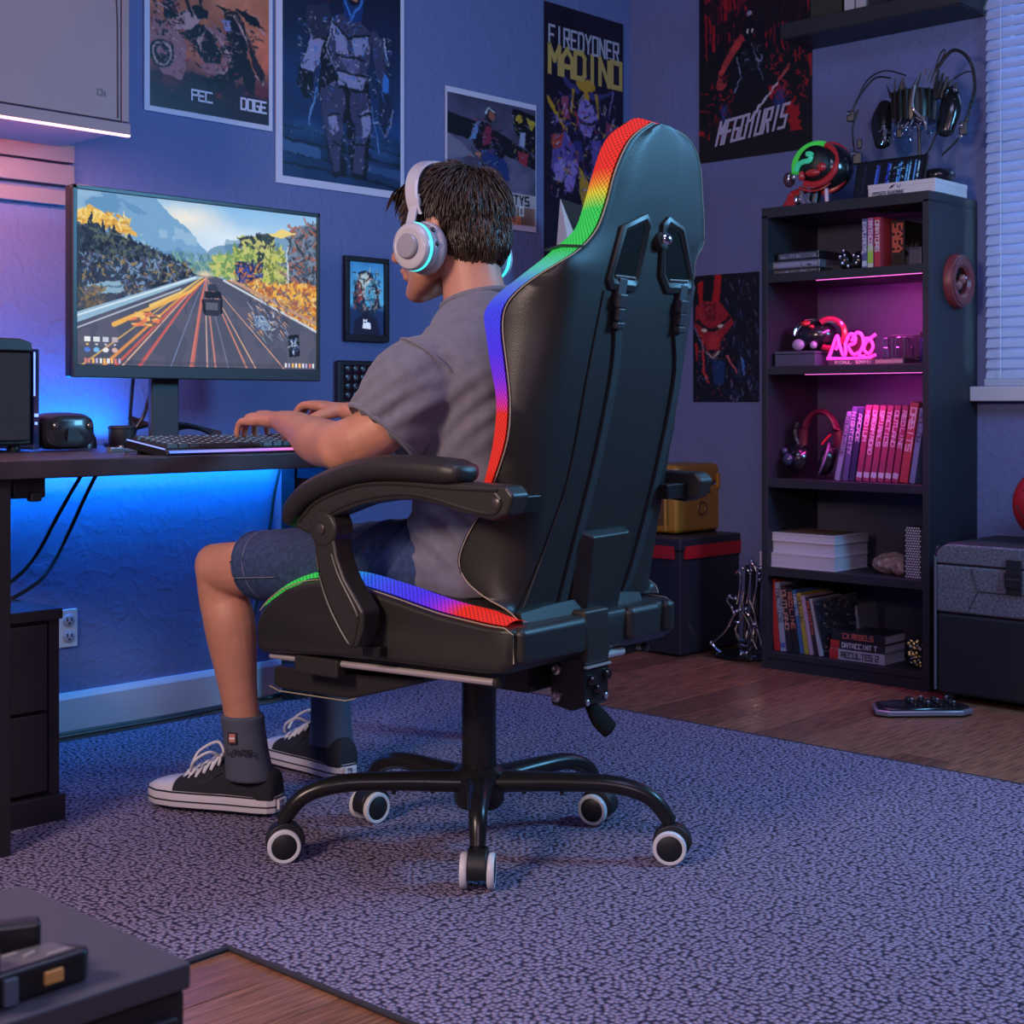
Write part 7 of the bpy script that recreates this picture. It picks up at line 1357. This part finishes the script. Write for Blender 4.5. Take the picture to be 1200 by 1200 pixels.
# --- headphones on his head: a thing of its own
hp_ = thing('headset', CHLOC, 'white headphones with cyan glowing rings worn by the boy', 'headphones', rz=CHROT)
WHP = mat('headset_white', (.50, .48, .52), .28, coat=.3); GRP = mat('headset_grey', (.30, .29, .34), .32, coat=.2); CUSH = mat('cushion_grey', (.40, .37, .41), .7); CY = mat('cyan_light', (.1, .9, .9), .4, emit=(.05, .85, .80), es=1.25); BLH = mat('headset_black', (.02, .02, .024), .4)
for s in (1, -1):
    c_ = hd_(.006, .082*s, -.050-.004); ax = (HR @ Vector((-.02, s, -.02))).normalized(); up_ = (HR @ Vector((.10, 0, 1))).normalized()
    def oval(prof, st=1.10): 
        q = B(); fx = ax.cross(up_).normalized(); 
        q.rings([[c_+ax*h+fx*(.83*r*math.cos(2*PI*k/36))+up_*(.83*r*st*math.sin(2*PI*k/36)) for k in range(36)] for r, h in prof]); return q
    oval([(.030, -.012), (.046, -.010), (.053, 0), (.053, .010), (.047, .018), (.030, .018)]).build('ear_cushion', CUSH, hp_, smooth=60)
    oval([(.046, .014), (.049, .018), (.049, .030), (.046, .034), (.02, .034)]).build('cup_back', GRP, hp_, smooth=50)
    oval([(.0465, .034), (.0485, .035), (.0485, .040), (.0465, .041), (.02, .041)]).build('glow_ring', CY, hp_, smooth=50)
    oval([(.047, .041), (.0475, .046), (.044, .052), (.036, .055), (.034, .0545), (.0, .0545)]).build('cup_shell', WHP, hp_, smooth=40)
    oval([(.026, .054), (.027, .060), (.024, .063), (.0, .064)], 1.0).build('cup_disc', GRP, hp_, smooth=40)
    fx = ax.cross(up_).normalized()*(-1)
    for a, sz in ((.5, .006), (-.1, .005)): q = B(); bk_ = fx if fx.x < 0 else -fx; p = c_+ax*.024+bk_*(.0405*math.cos(a))+up_*(.045*math.sin(a)); q.ell(p, (sz*.7, sz, sz), 10, 8); q.build('cup_button', BLH, hp_)
    # arm from the cup up to the band
    a0 = c_+ax*.050+up_*.012; q = B(); rr = []
    for t, wd, off in ((0, .011, .010), (.35, .010, .006), (.7, .0095, 0), (1, .0095, -.002)):
        p = a0.lerp(hd_(.014, .092*s, .044), t)+ax*off*.4; rr.append([p+fx*wd*cx+ax*.0035*cy for cx, cy in ((-1, -1), (-1, 1), (1, 1), (1, -1))])
    q.rings(rr); q.build('slider_arm', WHP, hp_, smooth=0, bev=.002)
arc = []
for t in np.linspace(-.20, PI+.20, 40): arc.append(hd_(.014+.016*math.sin(t), .0965*math.cos(t), .026+.086*math.sin(t)))
def band(off, wd, th):
    q = B(); rr = []; cen = hd_(.02, 0, .026)
    for i, p in enumerate(arc):
        n_ = (p-cen); n_.x *= .3; n_.normalize(); f_ = Vector((1, 0, .12)).normalized(); rr.append([p+n_*off+f_*wd*cx+n_*th*cy for cx, cy in ((-1, 0), (-.8, 1), (.8, 1), (1, 0), (.8, -1), (-.8, -1))])
    return q.rings(rr)
band(.006, .015, .0030).build('headband', WHP, hp_, smooth=40); band(-.002, .0135, .0045).build('band_padding', BLH, hp_, smooth=60)
for s in (1, -1): q = B(); q.box(hd_(.014, .0985*s, .028), (.027, .009, .018), rot=HR); q.build('band_clip', WHP, hp_, bev=.003)
